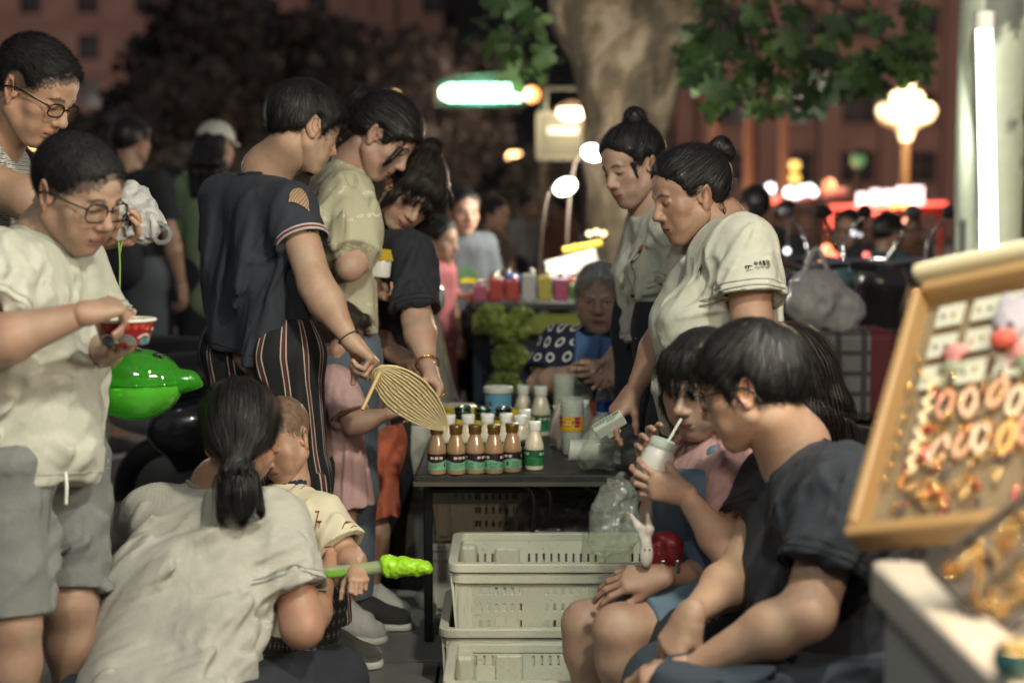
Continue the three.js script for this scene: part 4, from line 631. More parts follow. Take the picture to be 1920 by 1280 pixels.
// ---- toddler in giraffe shirt
{
  const p = new Person('person', 'toddler with shaved head in a cream shirt printed with small giraffes', P(540, 1200, 3.98), { skin: [0.465, 0.290, 0.201], hair: [0.05, 0.035, 0.025] });
  const neck = P(540, 915, 4.0), SR = P(478, 965, 4.02), SL = P(605, 968, 3.92), HR = P(500, 1130, 4.02), HL = P(585, 1130, 3.98), EL = P(655, 1048, 3.86), WL = P(668, 1070, 3.74), ER = P(455, 1050, 4.05), WR = P(450, 1120, 3.95);
  p.head(P(527, 822, 3.96), -30, 22, 6, { size: 0.84, chub: 0.9, neck, neckR: 0.045, brow: 0.5, nose: 0.9, eye: 'down', line: 0.01 });
  p.hair({ t: 0.0015, c: 0.012, count: 2500, steps: 2, step: 0.003, lift: 0.4, jit: 0.4, width: 0.0012, rough: 0.0005, color: [0.16, 0.10, 0.068] });
  p.arm(SL, EL, WL, [0.036, 0.032, 0.023]).arm(SR, ER, WR, [0.036, 0.032, 0.023]); p.s.cap(neck, lerp(HR, HL, 0.5), 0.045, 0.06, 0.04);
  p.hand(WL, V(0.2, -0.25, 1), V(-0.1, -0.9, 0.1), false, { size: 0.66, curl: [60, 65, 70, 70], spread: 2, thumb: [50, 60, 30] });
  const print = canvasTex(512, 512, (g, w, h) => {
    g.fillStyle = '#cfc7ae'; g.fillRect(0, 0, w, h); const gir = (x, y, f) => { g.save(); g.translate(x, y); g.scale(f, 1); g.fillStyle = '#7d4038'; g.fillRect(-16, 0, 32, 9); g.fillRect(-16, 8, 4, 18); g.fillRect(11, 8, 4, 18); g.fillRect(10, -30, 6, 34); g.fillRect(10, -35, 18, 7); g.fillStyle = '#3c2a28'; g.fillRect(-10, 2, 5, 4); g.fillRect(0, 4, 5, 4); g.restore(); };
    for (let i = 0; i < 4; i++) for (let j = 0; j < 4; j++) gir(64 + i * 128 + (j % 2) * 50 - 25, 74 + j * 128, (i + j) % 2 ? 1 : -1);
  }, [3.2, 3.2]);
  const s = tee({ SL, SR, HL, HR, EL, ER, neck, chest: 0.068, waist: 0.085, sh: 0.045, sleeve: [0.72, 0.8], sr: [0.052, 0.066], hemDrop: 0.07, collar: 0.05, k: 0.05 });
  s.disp(drape(0.006, 14, 6)).disp(folds(P(560, 1060, 3.9), V(0.2, 1, 0), { amp: 0.007, across: 22, R: 0.2 }));
  p.garment('shirt', s, new THREE.MeshPhysicalMaterial({ map: print, roughness: 0.9, bumpMap: weave, bumpScale: 0.0005 }), 0.0065, { uv: (x, y, z) => [x + z * 0.5, y] });
  const cr = new SDF(); cr.cap(lerp(neck, p.hp, -0.2), lerp(neck, p.hp, 0.1), 0.057, 0.055, 0.004); cr.cap(lerp(neck, p.hp, -0.8), lerp(neck, p.hp, 0.8), 0.047, 0.046, 0.004, false, true); p.garment('collar', cr, cloth([0.015, 0.025, 0.07]), 0.005);
  const KR = P(505, 1215, 4.0), AR = P(508, 1300, 4.05), KL = P(580, 1215, 3.96), AL = P(575, 1300, 4.02); AR.y = AL.y = 0.06;
  const dots = canvasTex(256, 256, (g, w, h) => { g.fillStyle = '#1b1c22'; g.fillRect(0, 0, w, h); g.strokeStyle = '#8b8b86'; g.lineWidth = 3; for (let i = 0; i < 4; i++) for (let j = 0; j < 4; j++) { const x = 32 + i * 64, y = 32 + j * 64; for (let a = 0; a < 6; a++) { g.beginPath(); g.moveTo(x, y); g.lineTo(x + 22 * Math.cos(a * 1.047), y + 22 * Math.sin(a * 1.047)); g.stroke(); } } }, [9, 9]);
  const t = trousers({ HL, HR, KL, KR, AL, AR, r: [0.075, 0.06, 0.05], frac: [0.98, 0.98], waistR: 0.075, waistUp: 0.04 }); t.disp(drape(0.006, 16, 1)); p.garment('trousers', t, new THREE.MeshPhysicalMaterial({ map: dots, roughness: 0.9 }), 0.008);
  shoe(AR, V(-0.3, 0, 1), 0.15, cloth([0.4, 0.38, 0.36]), p); shoe(AL, V(-0.2, 0, 1), 0.15, cloth([0.4, 0.38, 0.36]), p);
  p.finish(0.009);
}
// ---- short-haired woman with the straw fan
{
  const p = new Person('person', 'short-haired woman in navy shirt and pinstriped trousers waving a straw fan', P(520, 1150, 4.5), { skin: [0.437, 0.290, 0.201], hair: [0.014, 0.013, 0.0135] });
  const neck = P(500, 318, 4.52), SL = P(418, 372, 4.66), SR = P(546, 388, 4.36), HL = P(442, 655, 4.62), HR = P(540, 660, 4.42), ER = P(592, 535, 4.26), WR = P(658, 640, 4.22), EL = P(420, 520, 4.85), WL = P(520, 600, 4.9);
  p.head(P(572, 240, 4.48), 122, 22, -4, { size: 1.0, neck, neckR: 0.058 });
  p.hair({ t: 0.017, n: V(0, 0.85, -0.52), c: -0.014, count: 9000, steps: 6, step: 0.010, lift: 0.14, jit: 0.22, width: 0.0021, rough: 0.005, freq: 45, flow: (q) => V(q.x, q.y - 0.12, q.z + 0.045), face: [[[0, -0.03, 0.11], [0.07, 0.07, 0.07]], [[0.088, -0.005, -0.004], [0.022, 0.036, 0.022]], [[-0.088, -0.005, -0.004], [0.022, 0.036, 0.022]]] });
  p.arm(SR, ER, WR, [0.055, 0.046, 0.028]).arm(SL, EL, WL); p.s.cap(neck, lerp(HR, HL, 0.5), 0.06, 0.08, 0.04);
  p.hand(WR, P(712, 690, 4.22).sub(WR), V(-0.5, -0.55, 0.1), true, { curl: [[70, 75, 30], [75, 80, 30], [80, 80, 30], [80, 80, 30]], spread: 1, thumb: [25, 60, 30] });
  const s = tee({ SL, SR, HL, HR, EL, ER, neck, chest: 0.107, waist: 0.118, sleeve: [0.6, 0.46], sr: [0.068, 0.074], sh: 0.064, hemDrop: 0.02, hemN: V(-0.17, -1, 0), collar: 0.056 });
  s.disp(folds(P(450, 560, 4.4), V(0.25, 1, 0), { amp: 0.012, across: 13, along: 2, R: 0.3 })).disp(folds(P(540, 470, 4.3), V(0.6, 0.9, 0), { amp: 0.008, across: 18, R: 0.16, ph: 3 })).disp(drape(0.007, 8, 2));
  const shirt = p.garment('t_shirt', s, cloth(navy), 0.0075); p.trim(shirt, s, cloth(navy));
  // striped cuff and mesh shoulder insert
  const ce = lerp(SR, ER, 0.46), cd = ER.clone().sub(SR).normalize(), cq = new THREE.Quaternion().setFromUnitVectors(V(0, 0, 1), cd);
  for (const [o, c] of [[0.0, [0.7, 0.7, 0.68]], [-0.006, [0.35, 0.04, 0.05]], [-0.012, [0.7, 0.7, 0.68]]]) { const g = new THREE.TorusGeometry(0.0735, 0.0034, 8, 48); g.applyQuaternion(cq); const q = ce.clone().addScaledVector(cd, o); g.translate(q.x, q.y, q.z); p.add('cuff_stripe', g, cloth(c)); }
  const net = canvasTex(256, 256, (g, w, h) => { g.clearRect(0, 0, w, h); g.beginPath(); g.moveTo(0, 250); g.quadraticCurveTo(40, 10, 150, 10); g.quadraticCurveTo(240, 20, 254, 240); g.quadraticCurveTo(130, 190, 0, 250); g.clip(); g.fillStyle = '#b08d6a'; g.fillRect(0, 0, w, h); g.strokeStyle = '#1a1814'; g.lineWidth = 5; for (let i = -8; i < 16; i++) { g.beginPath(); g.moveTo(i * 32, 0); g.lineTo(i * 32 + 150, 256); g.moveTo(i * 32 + 100, 0); g.lineTo(i * 32 - 50, 256); g.stroke(); } });
  p.patch('mesh_insert', s, P(560, 358, 4.27), V(0.9, -0.2, -0.3), V(0.1, 0.8, -0.5), 0.11, 0.075, net, 0.006, { roughness: 0.6 });
  const KL = P(470, 900, 4.6), AL = P(500, 1130, 4.62), KR = P(560, 900, 4.42), AR = P(605, 1150, 4.42); AL.y = 0.1; AR.y = 0.1;
  const st = canvasTex(512, 64, (g, w, h) => { g.fillStyle = '#14151b'; g.fillRect(0, 0, w, h); for (let i = 0; i < 4; i++) { const x = 20 + i * 128; g.fillStyle = '#b9b39c'; g.fillRect(x, 0, 7, h); g.fillRect(x + 30, 0, 7, h); g.fillStyle = '#5d2230'; g.fillRect(x + 11, 0, 15, h); } });
  const t = trousers({ HL, HR, KL, KR, AL, AR, r: [0.1, 0.088, 0.075], frac: [0.99, 0.99], waistR: 0.07, waistUp: 0.08 }); t.disp(folds(P(560, 900, 4.4), V(0.1, 1, 0), { amp: 0.012, across: 12, along: 1.5, R: 0.5 })).disp(drape(0.008, 8, 4));
  const legUV = (x, y, z) => { const f = clamp((HL.y - y) / (HL.y - AL.y), 0, 1), cl = HL.clone().lerp(AL, f), cr = HR.clone().lerp(AR, f), dl = Math.hypot(x - cl.x, z - cl.z), dr = Math.hypot(x - cr.x, z - cr.z), c = dl < dr ? cl : cr; return [(Math.atan2(x - c.x, z - c.z) + 3.1416) * 0.42, y]; };
  p.garment('trousers', t, new THREE.MeshPhysicalMaterial({ map: st, roughness: 0.85, bumpMap: weave, bumpScale: 0.0004 }), 0.0085, { uv: legUV });
  p.leg(HR, KR, AR, [0.08, 0.05, 0.033]); const spark = M([0.4, 0.4, 0.38], 0.18, { metalness: 0.8, bumpMap: dataTex(64, () => rnd(), [60, 60]), bumpScale: 0.004 });
  shoe(AR, V(0.9, 0, 0.35), 0.23, spark, p); shoe(AL, V(1, 0, -0.2), 0.23, spark, p);
  p.add('wrist_band', new THREE.TorusGeometry(0.029, 0.002, 6, 28).applyQuaternion(new THREE.Quaternion().setFromUnitVectors(V(0, 0, 1), WR.clone().sub(ER).normalize())).translate(...lerp(ER, WR, 0.93).toArray()), M([0.02, 0.018, 0.018], 0.5));
  p.finish();
}
// ---- woman in cream blouse
{
  const p = new Person('person', 'woman in cream embroidered blouse with puffed sleeves bowing her head', P(640, 1150, 4.85), { skin: [0.428, 0.280, 0.212] });
  const neck = P(660, 308, 4.84), SR = P(648, 372, 4.66), SL = P(628, 350, 5.0), HR = P(640, 680, 4.7), HL = P(625, 680, 4.95), ER = P(655, 500, 4.56), WR = P(706, 450, 4.66), EL = P(700, 520, 4.95), WL = P(702, 545, 4.85);
  p.head(P(718, 258, 4.8), 78, 40, -6, { size: 1.0, neck, neckR: 0.05 });
  const tie = V(0, 0.08, -0.105);
  p.hair({ t: 0.017, n: V(0, 0.86, -0.5), c: -0.02, count: 8000, steps: 9, step: 0.012, lift: 0.02, jit: 0.1, width: 0.002, rough: 0.003, face: [[[0, -0.035, 0.105], [0.072, 0.075, 0.075]], [[0.09, -0.005, 0.0], [0.025, 0.035, 0.022]], [[-0.09, -0.005, 0.0], [0.025, 0.035, 0.022]]],
    extra: (h) => { h.chain([V(0, 0.06, -0.1), V(0, 0.05, -0.13), V(0.02, -0.02, -0.15), V(0.03, -0.1, -0.12)], [0.03, 0.036, 0.035, 0.018], 0.02); h.cap(V(0.07, 0.02, 0.05), V(0.074, -0.055, 0.055), 0.008, 0.004, 0.01); h.cap(V(0.05, 0.06, 0.08), V(0.066, -0.03, 0.075), 0.012, 0.005, 0.01); h.cap(V(-0.05, 0.06, 0.08), V(-0.066, -0.03, 0.075), 0.012, 0.005, 0.01); },
    flow: (q) => q.z > -0.1 && !(q.z > 0.04 && q.y < 0.05) ? V(tie.x - q.x, tie.y - 0.05 - q.y, tie.z - q.z) : V(q.x * 0.2, -1, 0) });
  p.arm(SR, ER, WR, [0.046, 0.04, 0.026]).arm(SL, EL, WL, [0.046, 0.04, 0.026]); p.s.cap(neck, lerp(HR, HL, 0.5), 0.05, 0.07, 0.04);
  p.hand(WL, V(0.5, -0.12, 0.35), V(0.05, 1, 0.2), false, { curl: [28, 30, 34, 36], spread: 5, thumb: [50, 50, 10], size: 0.92 });
  const lace = canvasTex(512, 512, (g, w, h) => { g.fillStyle = '#b9b59a'; g.fillRect(0, 0, w, h); let sd = 3; const r = () => (sd = (sd * 16807) % 2147483647) / 2147483647; g.strokeStyle = '#e9e7d8'; g.fillStyle = '#e9e7d8'; for (let i = 0; i < 60; i++) { const x = r() * w, y = (Math.floor(i / 20) + 0.3) * h / 3 + (r() - 0.5) * 50; g.lineWidth = 3; g.beginPath(); g.arc(x, y, 4 + r() * 5, 0, 6.3); g.stroke(); if (i % 3 === 0) { g.beginPath(); g.moveTo(x, y); g.quadraticCurveTo(x + 20, y - 20, x + 30, y + 10); g.stroke(); } } }, [4, 4]);
  const s = tee({ SL, SR, HL, HR, EL, ER, neck, chest: 0.1, waist: 0.118, sleeve: [0, 0], sh: 0.06, hemDrop: 0.03, collar: 0.055, carve: false, extra: (q) => { } });
  for (const [S, E] of [[SR, ER], [SL, EL]]) { s.cap(S, lerp(S, E, 0.45), 0.075, 0.1, 0.04); s.cap(lerp(S, E, 0.45), lerp(S, E, 0.86), 0.1, 0.092, 0.04, true); }
  s.disp(folds(P(650, 430, 4.5), V(0.1, 1, 0), { amp: 0.016, across: 15, along: 3, R: 0.22 }), 0.016).disp(folds(P(640, 590, 4.6), V(0.05, 1, 0), { amp: 0.012, across: 16, along: 1.5, R: 0.28, ph: 7 })).disp(drape(0.008, 9, 6));
  p.garment('blouse', s, new THREE.MeshPhysicalMaterial({ map: lace, roughness: 0.75, transmission: 0.12, bumpMap: weave, bumpScale: 0.0006 }), 0.0075, { uv: (x, y, z) => [x + z * 0.8, y] });
  const KL = P(625, 920, 4.95), AL = P(640, 1100, 5.0), KR = P(650, 920, 4.75), AR = P(660, 1130, 4.8); AL.y = AR.y = 0.08;
  const t = trousers({ HL, HR, KL, KR, AL, AR, frac: [0.98, 0.98] }); t.disp(drape(0.008, 9)); p.garment('jeans', t, cloth([0.10, 0.13, 0.17]), 0.012);
  shoe(AR, V(1, 0, 0.2), 0.24, cloth([0.03, 0.03, 0.03]), p); shoe(AL, V(1, 0, 0), 0.24, cloth([0.03, 0.03, 0.03]), p);
  p.finish();
}
// ---- woman with fringe leaning over the table
{
  const p = new Person('person', 'woman with fringe and hair bun leaning down, gold bangle on her wrist', P(720, 1100, 5.0), { skin: [0.437, 0.280, 0.212], hair: [0.02, 0.016, 0.015] });
  const neck = P(718, 425, 5.02), SL = P(768, 478, 4.86), SR = P(655, 470, 5.14), HL = P(705, 690, 5.25), HR = P(650, 690, 5.35), EL = P(782, 600, 4.78), WL = P(803, 692, 4.66), ER = P(690, 600, 5.1), WR = P(735, 660, 4.95);
  p.head(P(772, 362, 4.92), 20, 34, -34, { size: 0.98, neck, neckR: 0.05, mouth: 1 });
  p.hair({ t: 0.018, n: V(0, 0.9, -0.43), c: -0.016, count: 8000, steps: 8, step: 0.012, lift: 0.03, jit: 0.12, width: 0.0021, rough: 0.004, color: [0.02, 0.0155, 0.013], face: [[[0, -0.045, 0.1], [0.058, 0.07, 0.07]]],
    extra: (h) => { for (const [a, b, y] of [[-0.045, -0.05, 0.0], [-0.02, -0.024, 0.012], [0.004, 0.004, 0.012], [0.028, 0.03, 0.006], [0.05, 0.056, -0.01]]) h.cap(V(a, 0.085, 0.075), V(b, y + 0.012, 0.1 - Math.abs(b) * 0.4), 0.016, 0.006, 0.014); for (const s of [-1, 1]) h.chain([V(s * 0.065, 0.05, 0.05), V(s * 0.078, -0.02, 0.045), V(s * 0.074, -0.08, 0.035)], [0.02, 0.014, 0.006], 0.016); h.ell(V(0, 0.115, -0.085), V(0.04, 0.036, 0.04), null, 0.01); },
    flow: (q) => q.z > 0.03 ? V(q.x * 0.4, -1, 0.35) : V(-q.x, 0.13 - q.y, -0.09 - q.z) });
  p.arm(SL, EL, WL, [0.05, 0.045, 0.029]).arm(SR, ER, WR, [0.05, 0.044, 0.028]); p.s.cap(neck, lerp(HR, HL, 0.5), 0.055, 0.08, 0.04);
  p.hand(WL, P(836, 770, 4.6).sub(WL), V(-0.45, -0.6, 0.4).applyAxisAngle(V(0, 1, 0), 0.2), false, { curl: [[30, 30, 15], [36, 36, 15], [42, 40, 20], [48, 44, 20]], spread: 4, thumb: [30, 45, 20] });
  p.hand(WR, V(0.7, -0.3, 0.6), V(0.3, -0.8, 0), true, { curl: [50, 55, 60, 60] });
  const s = tee({ SL, SR, HL, HR, EL, ER, neck, chest: 0.112, waist: 0.12, sleeve: [0.85, 0.7], sr: [0.072, 0.074], sh: 0.066, hemDrop: 0.05, collar: 0.06 }); s.disp(drape(0.008, 9, 11)).disp(folds(P(760, 540, 4.8), V(0.4, 1, 0), { amp: 0.009, across: 18, R: 0.2 }));
  p.trim(p.garment('t_shirt', s, cloth([0.02, 0.022, 0.032]), 0.008), s, cloth([0.02, 0.022, 0.032]));
  p.add('bangle', new THREE.TorusGeometry(0.034, 0.0032, 8, 40).applyQuaternion(new THREE.Quaternion().setFromUnitVectors(V(0, 0, 1), WL.clone().sub(EL).normalize().add(V(0, 0, 0.18)).normalize())).translate(...lerp(EL, WL, 0.9).toArray()), M([0.85, 0.52, 0.12], 0.18, { metalness: 1 }));
  const rp = P(831, 741, 4.575); p.add('ring', new THREE.TorusGeometry(0.0105, 0.002, 6, 20).applyQuaternion(new THREE.Quaternion().setFromUnitVectors(V(0, 0, 1), V(0.4, -0.7, 0.2).normalize())).translate(rp.x, rp.y, rp.z), M([0.85, 0.52, 0.12], 0.2, { metalness: 1 }));
  const KL = P(720, 900, 5.2), AL = P(720, 1080, 5.25), KR = P(670, 900, 5.3), AR = P(675, 1070, 5.35); AL.y = AR.y = 0.08;
  const t = trousers({ HL, HR, KL, KR, AL, AR, frac: [0.98, 0.98] }); t.disp(drape(0.008, 9)); p.garment('trousers', t, cloth([0.02, 0.02, 0.026]), 0.012);
  shoe(AR, V(1, 0, 0.5), 0.24, cloth([0.02, 0.02, 0.02]), p); shoe(AL, V(1, 0, 0.5), 0.24, cloth([0.02, 0.02, 0.02]), p);
  p.finish();
}
// ---- small girl in pink
{
  const p = new Person('person', 'small girl in pale pink dress stretching an arm towards the fan', P(630, 1100, 4.68), { skin: [0.419, 0.260, 0.191], hair: [0.03, 0.02, 0.016] });
  const neck = P(622, 690, 4.68), SR = P(632, 722, 4.56), SL = P(608, 712, 4.76), HR = P(645, 880, 4.62), HL = P(618, 880, 4.72), ER = P(662, 795, 4.5), WR = P(728, 775, 4.5), EL = P(660, 790, 4.8), WL = P(690, 770, 4.8);
  p.head(P(628, 632, 4.64), 62, 18, 0, { size: 0.86, chub: 1.1, neck, neckR: 0.044, nose: 0.85 });
  p.hair({ t: 0.012, n: V(0, 0.82, -0.57), c: -0.012, count: 4000, steps: 7, step: 0.012, lift: 0.05, face: [[[0, -0.03, 0.11], [0.07, 0.07, 0.07]], [[0.09, -0.005, 0.0], [0.025, 0.035, 0.022]]], extra: (h) => h.chain([V(0.03, 0.09, 0.075), V(0.05, 0.03, 0.085)], [0.018, 0.008], 0.015) });
  p.arm(SR, ER, WR, [0.034, 0.03, 0.021]).arm(SL, EL, WL, [0.034, 0.03, 0.021]); p.s.cap(neck, lerp(HR, HL, 0.5), 0.045, 0.06, 0.03);
  p.hand(WR, V(1, 0.25, 0), V(0, -0.8, -0.5), true, { size: 0.62, curl: [45, 50, 55, 60] });
  const s = tee({ SL, SR, HL, HR, EL, ER, neck, chest: 0.066, waist: 0.09, sh: 0.046, sleeve: [0.8, 0.85], sr: [0.05, 0.062], hemDrop: 0.1, collar: 0.048, k: 0.05 }); s.disp(drape(0.006, 12, 3)).disp(folds(P(640, 850, 4.6), V(0, 1, 0), { amp: 0.008, across: 18, R: 0.2 }));
  p.garment('dress', s, cloth([0.52, 0.33, 0.33]), 0.007);
  const KR = P(640, 1030, 4.64), AR = P(645, 1150, 4.66), KL = P(620, 1030, 4.72), AL = P(620, 1140, 4.74); AR.y = AL.y = 0.07; p.leg(HR, KR, AR, [0.05, 0.036, 0.026]).leg(HL, KL, AL, [0.05, 0.036, 0.026]);
  shoe(AR, V(1, 0, 0.4), 0.16, cloth([0.5, 0.5, 0.5]), p); shoe(AL, V(1, 0, 0), 0.16, cloth([0.5, 0.5, 0.5]), p);
  p.finish(0.009);
}
// ---- child in orange shorts
{
  const p = new Person('person', 'child in grey shirt and orange shorts standing behind the pink dress', P(680, 1080, 4.98), { skin: [0.391, 0.250, 0.180] });
  const neck = P(664, 672, 5.02), SR = P(684, 705, 4.92), SL = P(645, 700, 5.1), HR = P(698, 840, 4.92), HL = P(668, 840, 5.02), ER = P(700, 780, 4.88), WR = P(712, 740, 4.8), EL = P(650, 780, 5.15), WL = P(680, 800, 5.05);
  p.head(P(664, 608, 5.0), 60, 15, 0, { size: 0.9, chub: 0.6, neck, neckR: 0.045 });
  p.hair({ t: 0.012, count: 2500 });
  p.arm(SR, ER, WR, [0.034, 0.03, 0.021]).arm(SL, EL, WL, [0.034, 0.03, 0.021]); p.s.cap(neck, lerp(HR, HL, 0.5), 0.045, 0.06, 0.03); p.hand(WR, V(0.6, 0.5, 0.2), V(0, -0.8, 0.3), true, { size: 0.7, curl: [55, 60, 60, 60] });
  const s = tee({ SL, SR, HL, HR, EL, ER, neck, chest: 0.075, waist: 0.085, sh: 0.048, sleeve: [0.7, 0.7], sr: [0.05, 0.056], hemDrop: 0.0, collar: 0.05, k: 0.05 }); s.disp(drape(0.006, 12, 8)); p.garment('shirt', s, cloth([0.19, 0.23, 0.28]), 0.009);
  p.add('shirt_stripe', tube([P(660, 752, 4.86), P(672, 738, 4.855), P(684, 726, 4.86)], 0.006, 8, 6), cloth([0.45, 0.04, 0.06]));
  const KR = P(702, 1000, 4.9), AR = P(690, 1090, 4.92), KL = P(668, 1000, 5.0), AL = P(664, 1090, 5.02); AR.y = AL.y = 0.07;
  const t = trousers({ HL, HR, KL, KR, AL, AR, r: [0.088, 0.08, 0.06], frac: [0.4, 0.4], waistR: 0.08, waistUp: 0.05 }); t.disp(drape(0.01, 14, 5)).disp(folds(P(695, 880, 4.85), V(0.3, 1, 0), { amp: 0.01, across: 20, R: 0.2 })); p.garment('shorts', t, cloth([0.52, 0.13, 0.07]), 0.008);
  p.leg(HR, KR, AR, [0.055, 0.042, 0.03]).leg(HL, KL, AL, [0.055, 0.042, 0.03]);
  shoe(AR, V(0.9, 0, 0.5), 0.19, cloth([0.6, 0.6, 0.56]), p); shoe(AL, V(1, 0, 0.3), 0.19, cloth([0.6, 0.6, 0.56]), p); p.finish(0.009);
}
// ---- old woman seated behind the table
{
  const p = new Person('person', 'smiling grey-haired old woman in ring-patterned blouse seated behind the table', P(1120, 900, 5.75), { skin: [0.419, 0.270, 0.201], hair: [0.36, 0.35, 0.34] });
  const neck = P(1120, 622, 5.68), SR = P(1052, 650, 5.62), SL = P(1192, 650, 5.66), HR = P(1075, 860, 5.75), HL = P(1165, 860, 5.75), ER = P(1012, 722, 5.5), WR = P(1085, 694, 5.34), EL = P(1215, 735, 5.55), WL = P(1150, 705, 5.32);
  p.head(P(1124, 560, 5.58), -6, 4, 0, { size: 1.0, chub: 0.5, neck, neckR: 0.055, eye: 'slit', mouth: 1.6, age: 1, nose: 1.15, brow: 0.6, jaw: 1.1, lip: [0.3, 0.12, 0.1] });
  p.hair({ t: 0.013, n: V(0, 0.84, -0.54), c: 0.006, count: 5000, steps: 6, lift: 0.08, jit: 0.2, face: [[[0.09, -0.01, 0.0], [0.02, 0.036, 0.025]], [[-0.09, -0.01, 0.0], [0.02, 0.036, 0.025]]] });
  p.arm(SR, ER, WR, [0.05, 0.042, 0.027]).arm(SL, EL, WL, [0.05, 0.042, 0.027]); p.s.cap(neck, lerp(HR, HL, 0.5), 0.06, 0.09, 0.04);
  p.hand(WR, V(0.9, 0.05, 0.3), V(0.1, -0.5, -0.8), true, { curl: [40, 45, 50, 55] }); p.hand(WL, V(-0.8, 0.2, 0.35), V(0, -0.4, -0.9), false, { curl: [35, 42, 50, 55] });
  const ringT = canvasTex(512, 512, (g, w, h) => { g.fillStyle = '#131b35'; g.fillRect(0, 0, w, h); for (let i = 0; i < 4; i++) for (let j = 0; j < 4; j++) { const x = 64 + i * 128 + (j % 2) * 40 - 20, y = 64 + j * 128; g.save(); g.translate(x, y); g.rotate(i * 0.8 + j * 0.5); g.scale(1, 0.72); g.lineWidth = 20; g.strokeStyle = '#c9cac2'; g.beginPath(); g.arc(0, 0, 36, 0, 6.3); g.stroke(); g.restore(); } }, [5.2, 5.2]);
  const s = tee({ SL, SR, HL, HR, EL, ER, neck, chest: 0.115, waist: 0.13, sleeve: [0.86, 0.86], sr: [0.078, 0.085], sh: 0.064, hemDrop: 0.05 }); s.disp(drape(0.009, 9, 4));
  p.garment('blouse', s, new THREE.MeshPhysicalMaterial({ map: ringT, roughness: 0.85 }), 0.009, { uv: (x, y, z) => [x + z * 0.4, y] });
  const ap = new SDF(); ap.cap(lerp(SR, SL, 0.36), lerp(HR, HL, 0.1), 0.142, 0.155, 0.07).cap(lerp(SR, SL, 0.7), lerp(HR, HL, 0.9), 0.142, 0.155, 0.07); ap.cut(lerp(SR, SL, 0.5).add(V(0, -0.01, 0.02)), V(0, 0.9, -0.5)); ap.cut(lerp(SR, SL, 0.2), V(-1, 0, 0)); ap.cut(lerp(SR, SL, 1.0), V(1, 0, 0)); ap.cap(lerp(SR, SL, 0.35).add(V(0, 0.0, 0.04)), lerp(SR, SL, 0.46).add(V(0, 0.07, 0.03)), 0.055, 0.03, 0.03).cap(lerp(SR, SL, 0.72).add(V(0, 0.0, 0.04)), lerp(SR, SL, 0.6).add(V(0, 0.07, 0.03)), 0.055, 0.03, 0.03);
  ap.disp(folds(P(1120, 700, 5.5), V(0.1, 1, 0), { amp: 0.01, across: 16, R: 0.3 })); p.garment('apron', ap, cloth([0.08, 0.17, 0.36]), 0.009);
  const KL = P(1175, 960, 5.4), AL = P(1175, 1100, 5.4), KR = P(1070, 960, 5.4), AR = P(1070, 1100, 5.4); AL.y = AR.y = 0.08; const t = trousers({ HL, HR, KL, KR, AL, AR, frac: [0.98, 0.98] }); p.garment('trousers', t, cloth([0.03, 0.03, 0.04]), 0.014); shoe(AR, V(0, 0, 1), 0.23, cloth([0.03, 0.03, 0.03]), p); shoe(AL, V(0, 0, 1), 0.23, cloth([0.03, 0.03, 0.03]), p);
  p.finish();
}
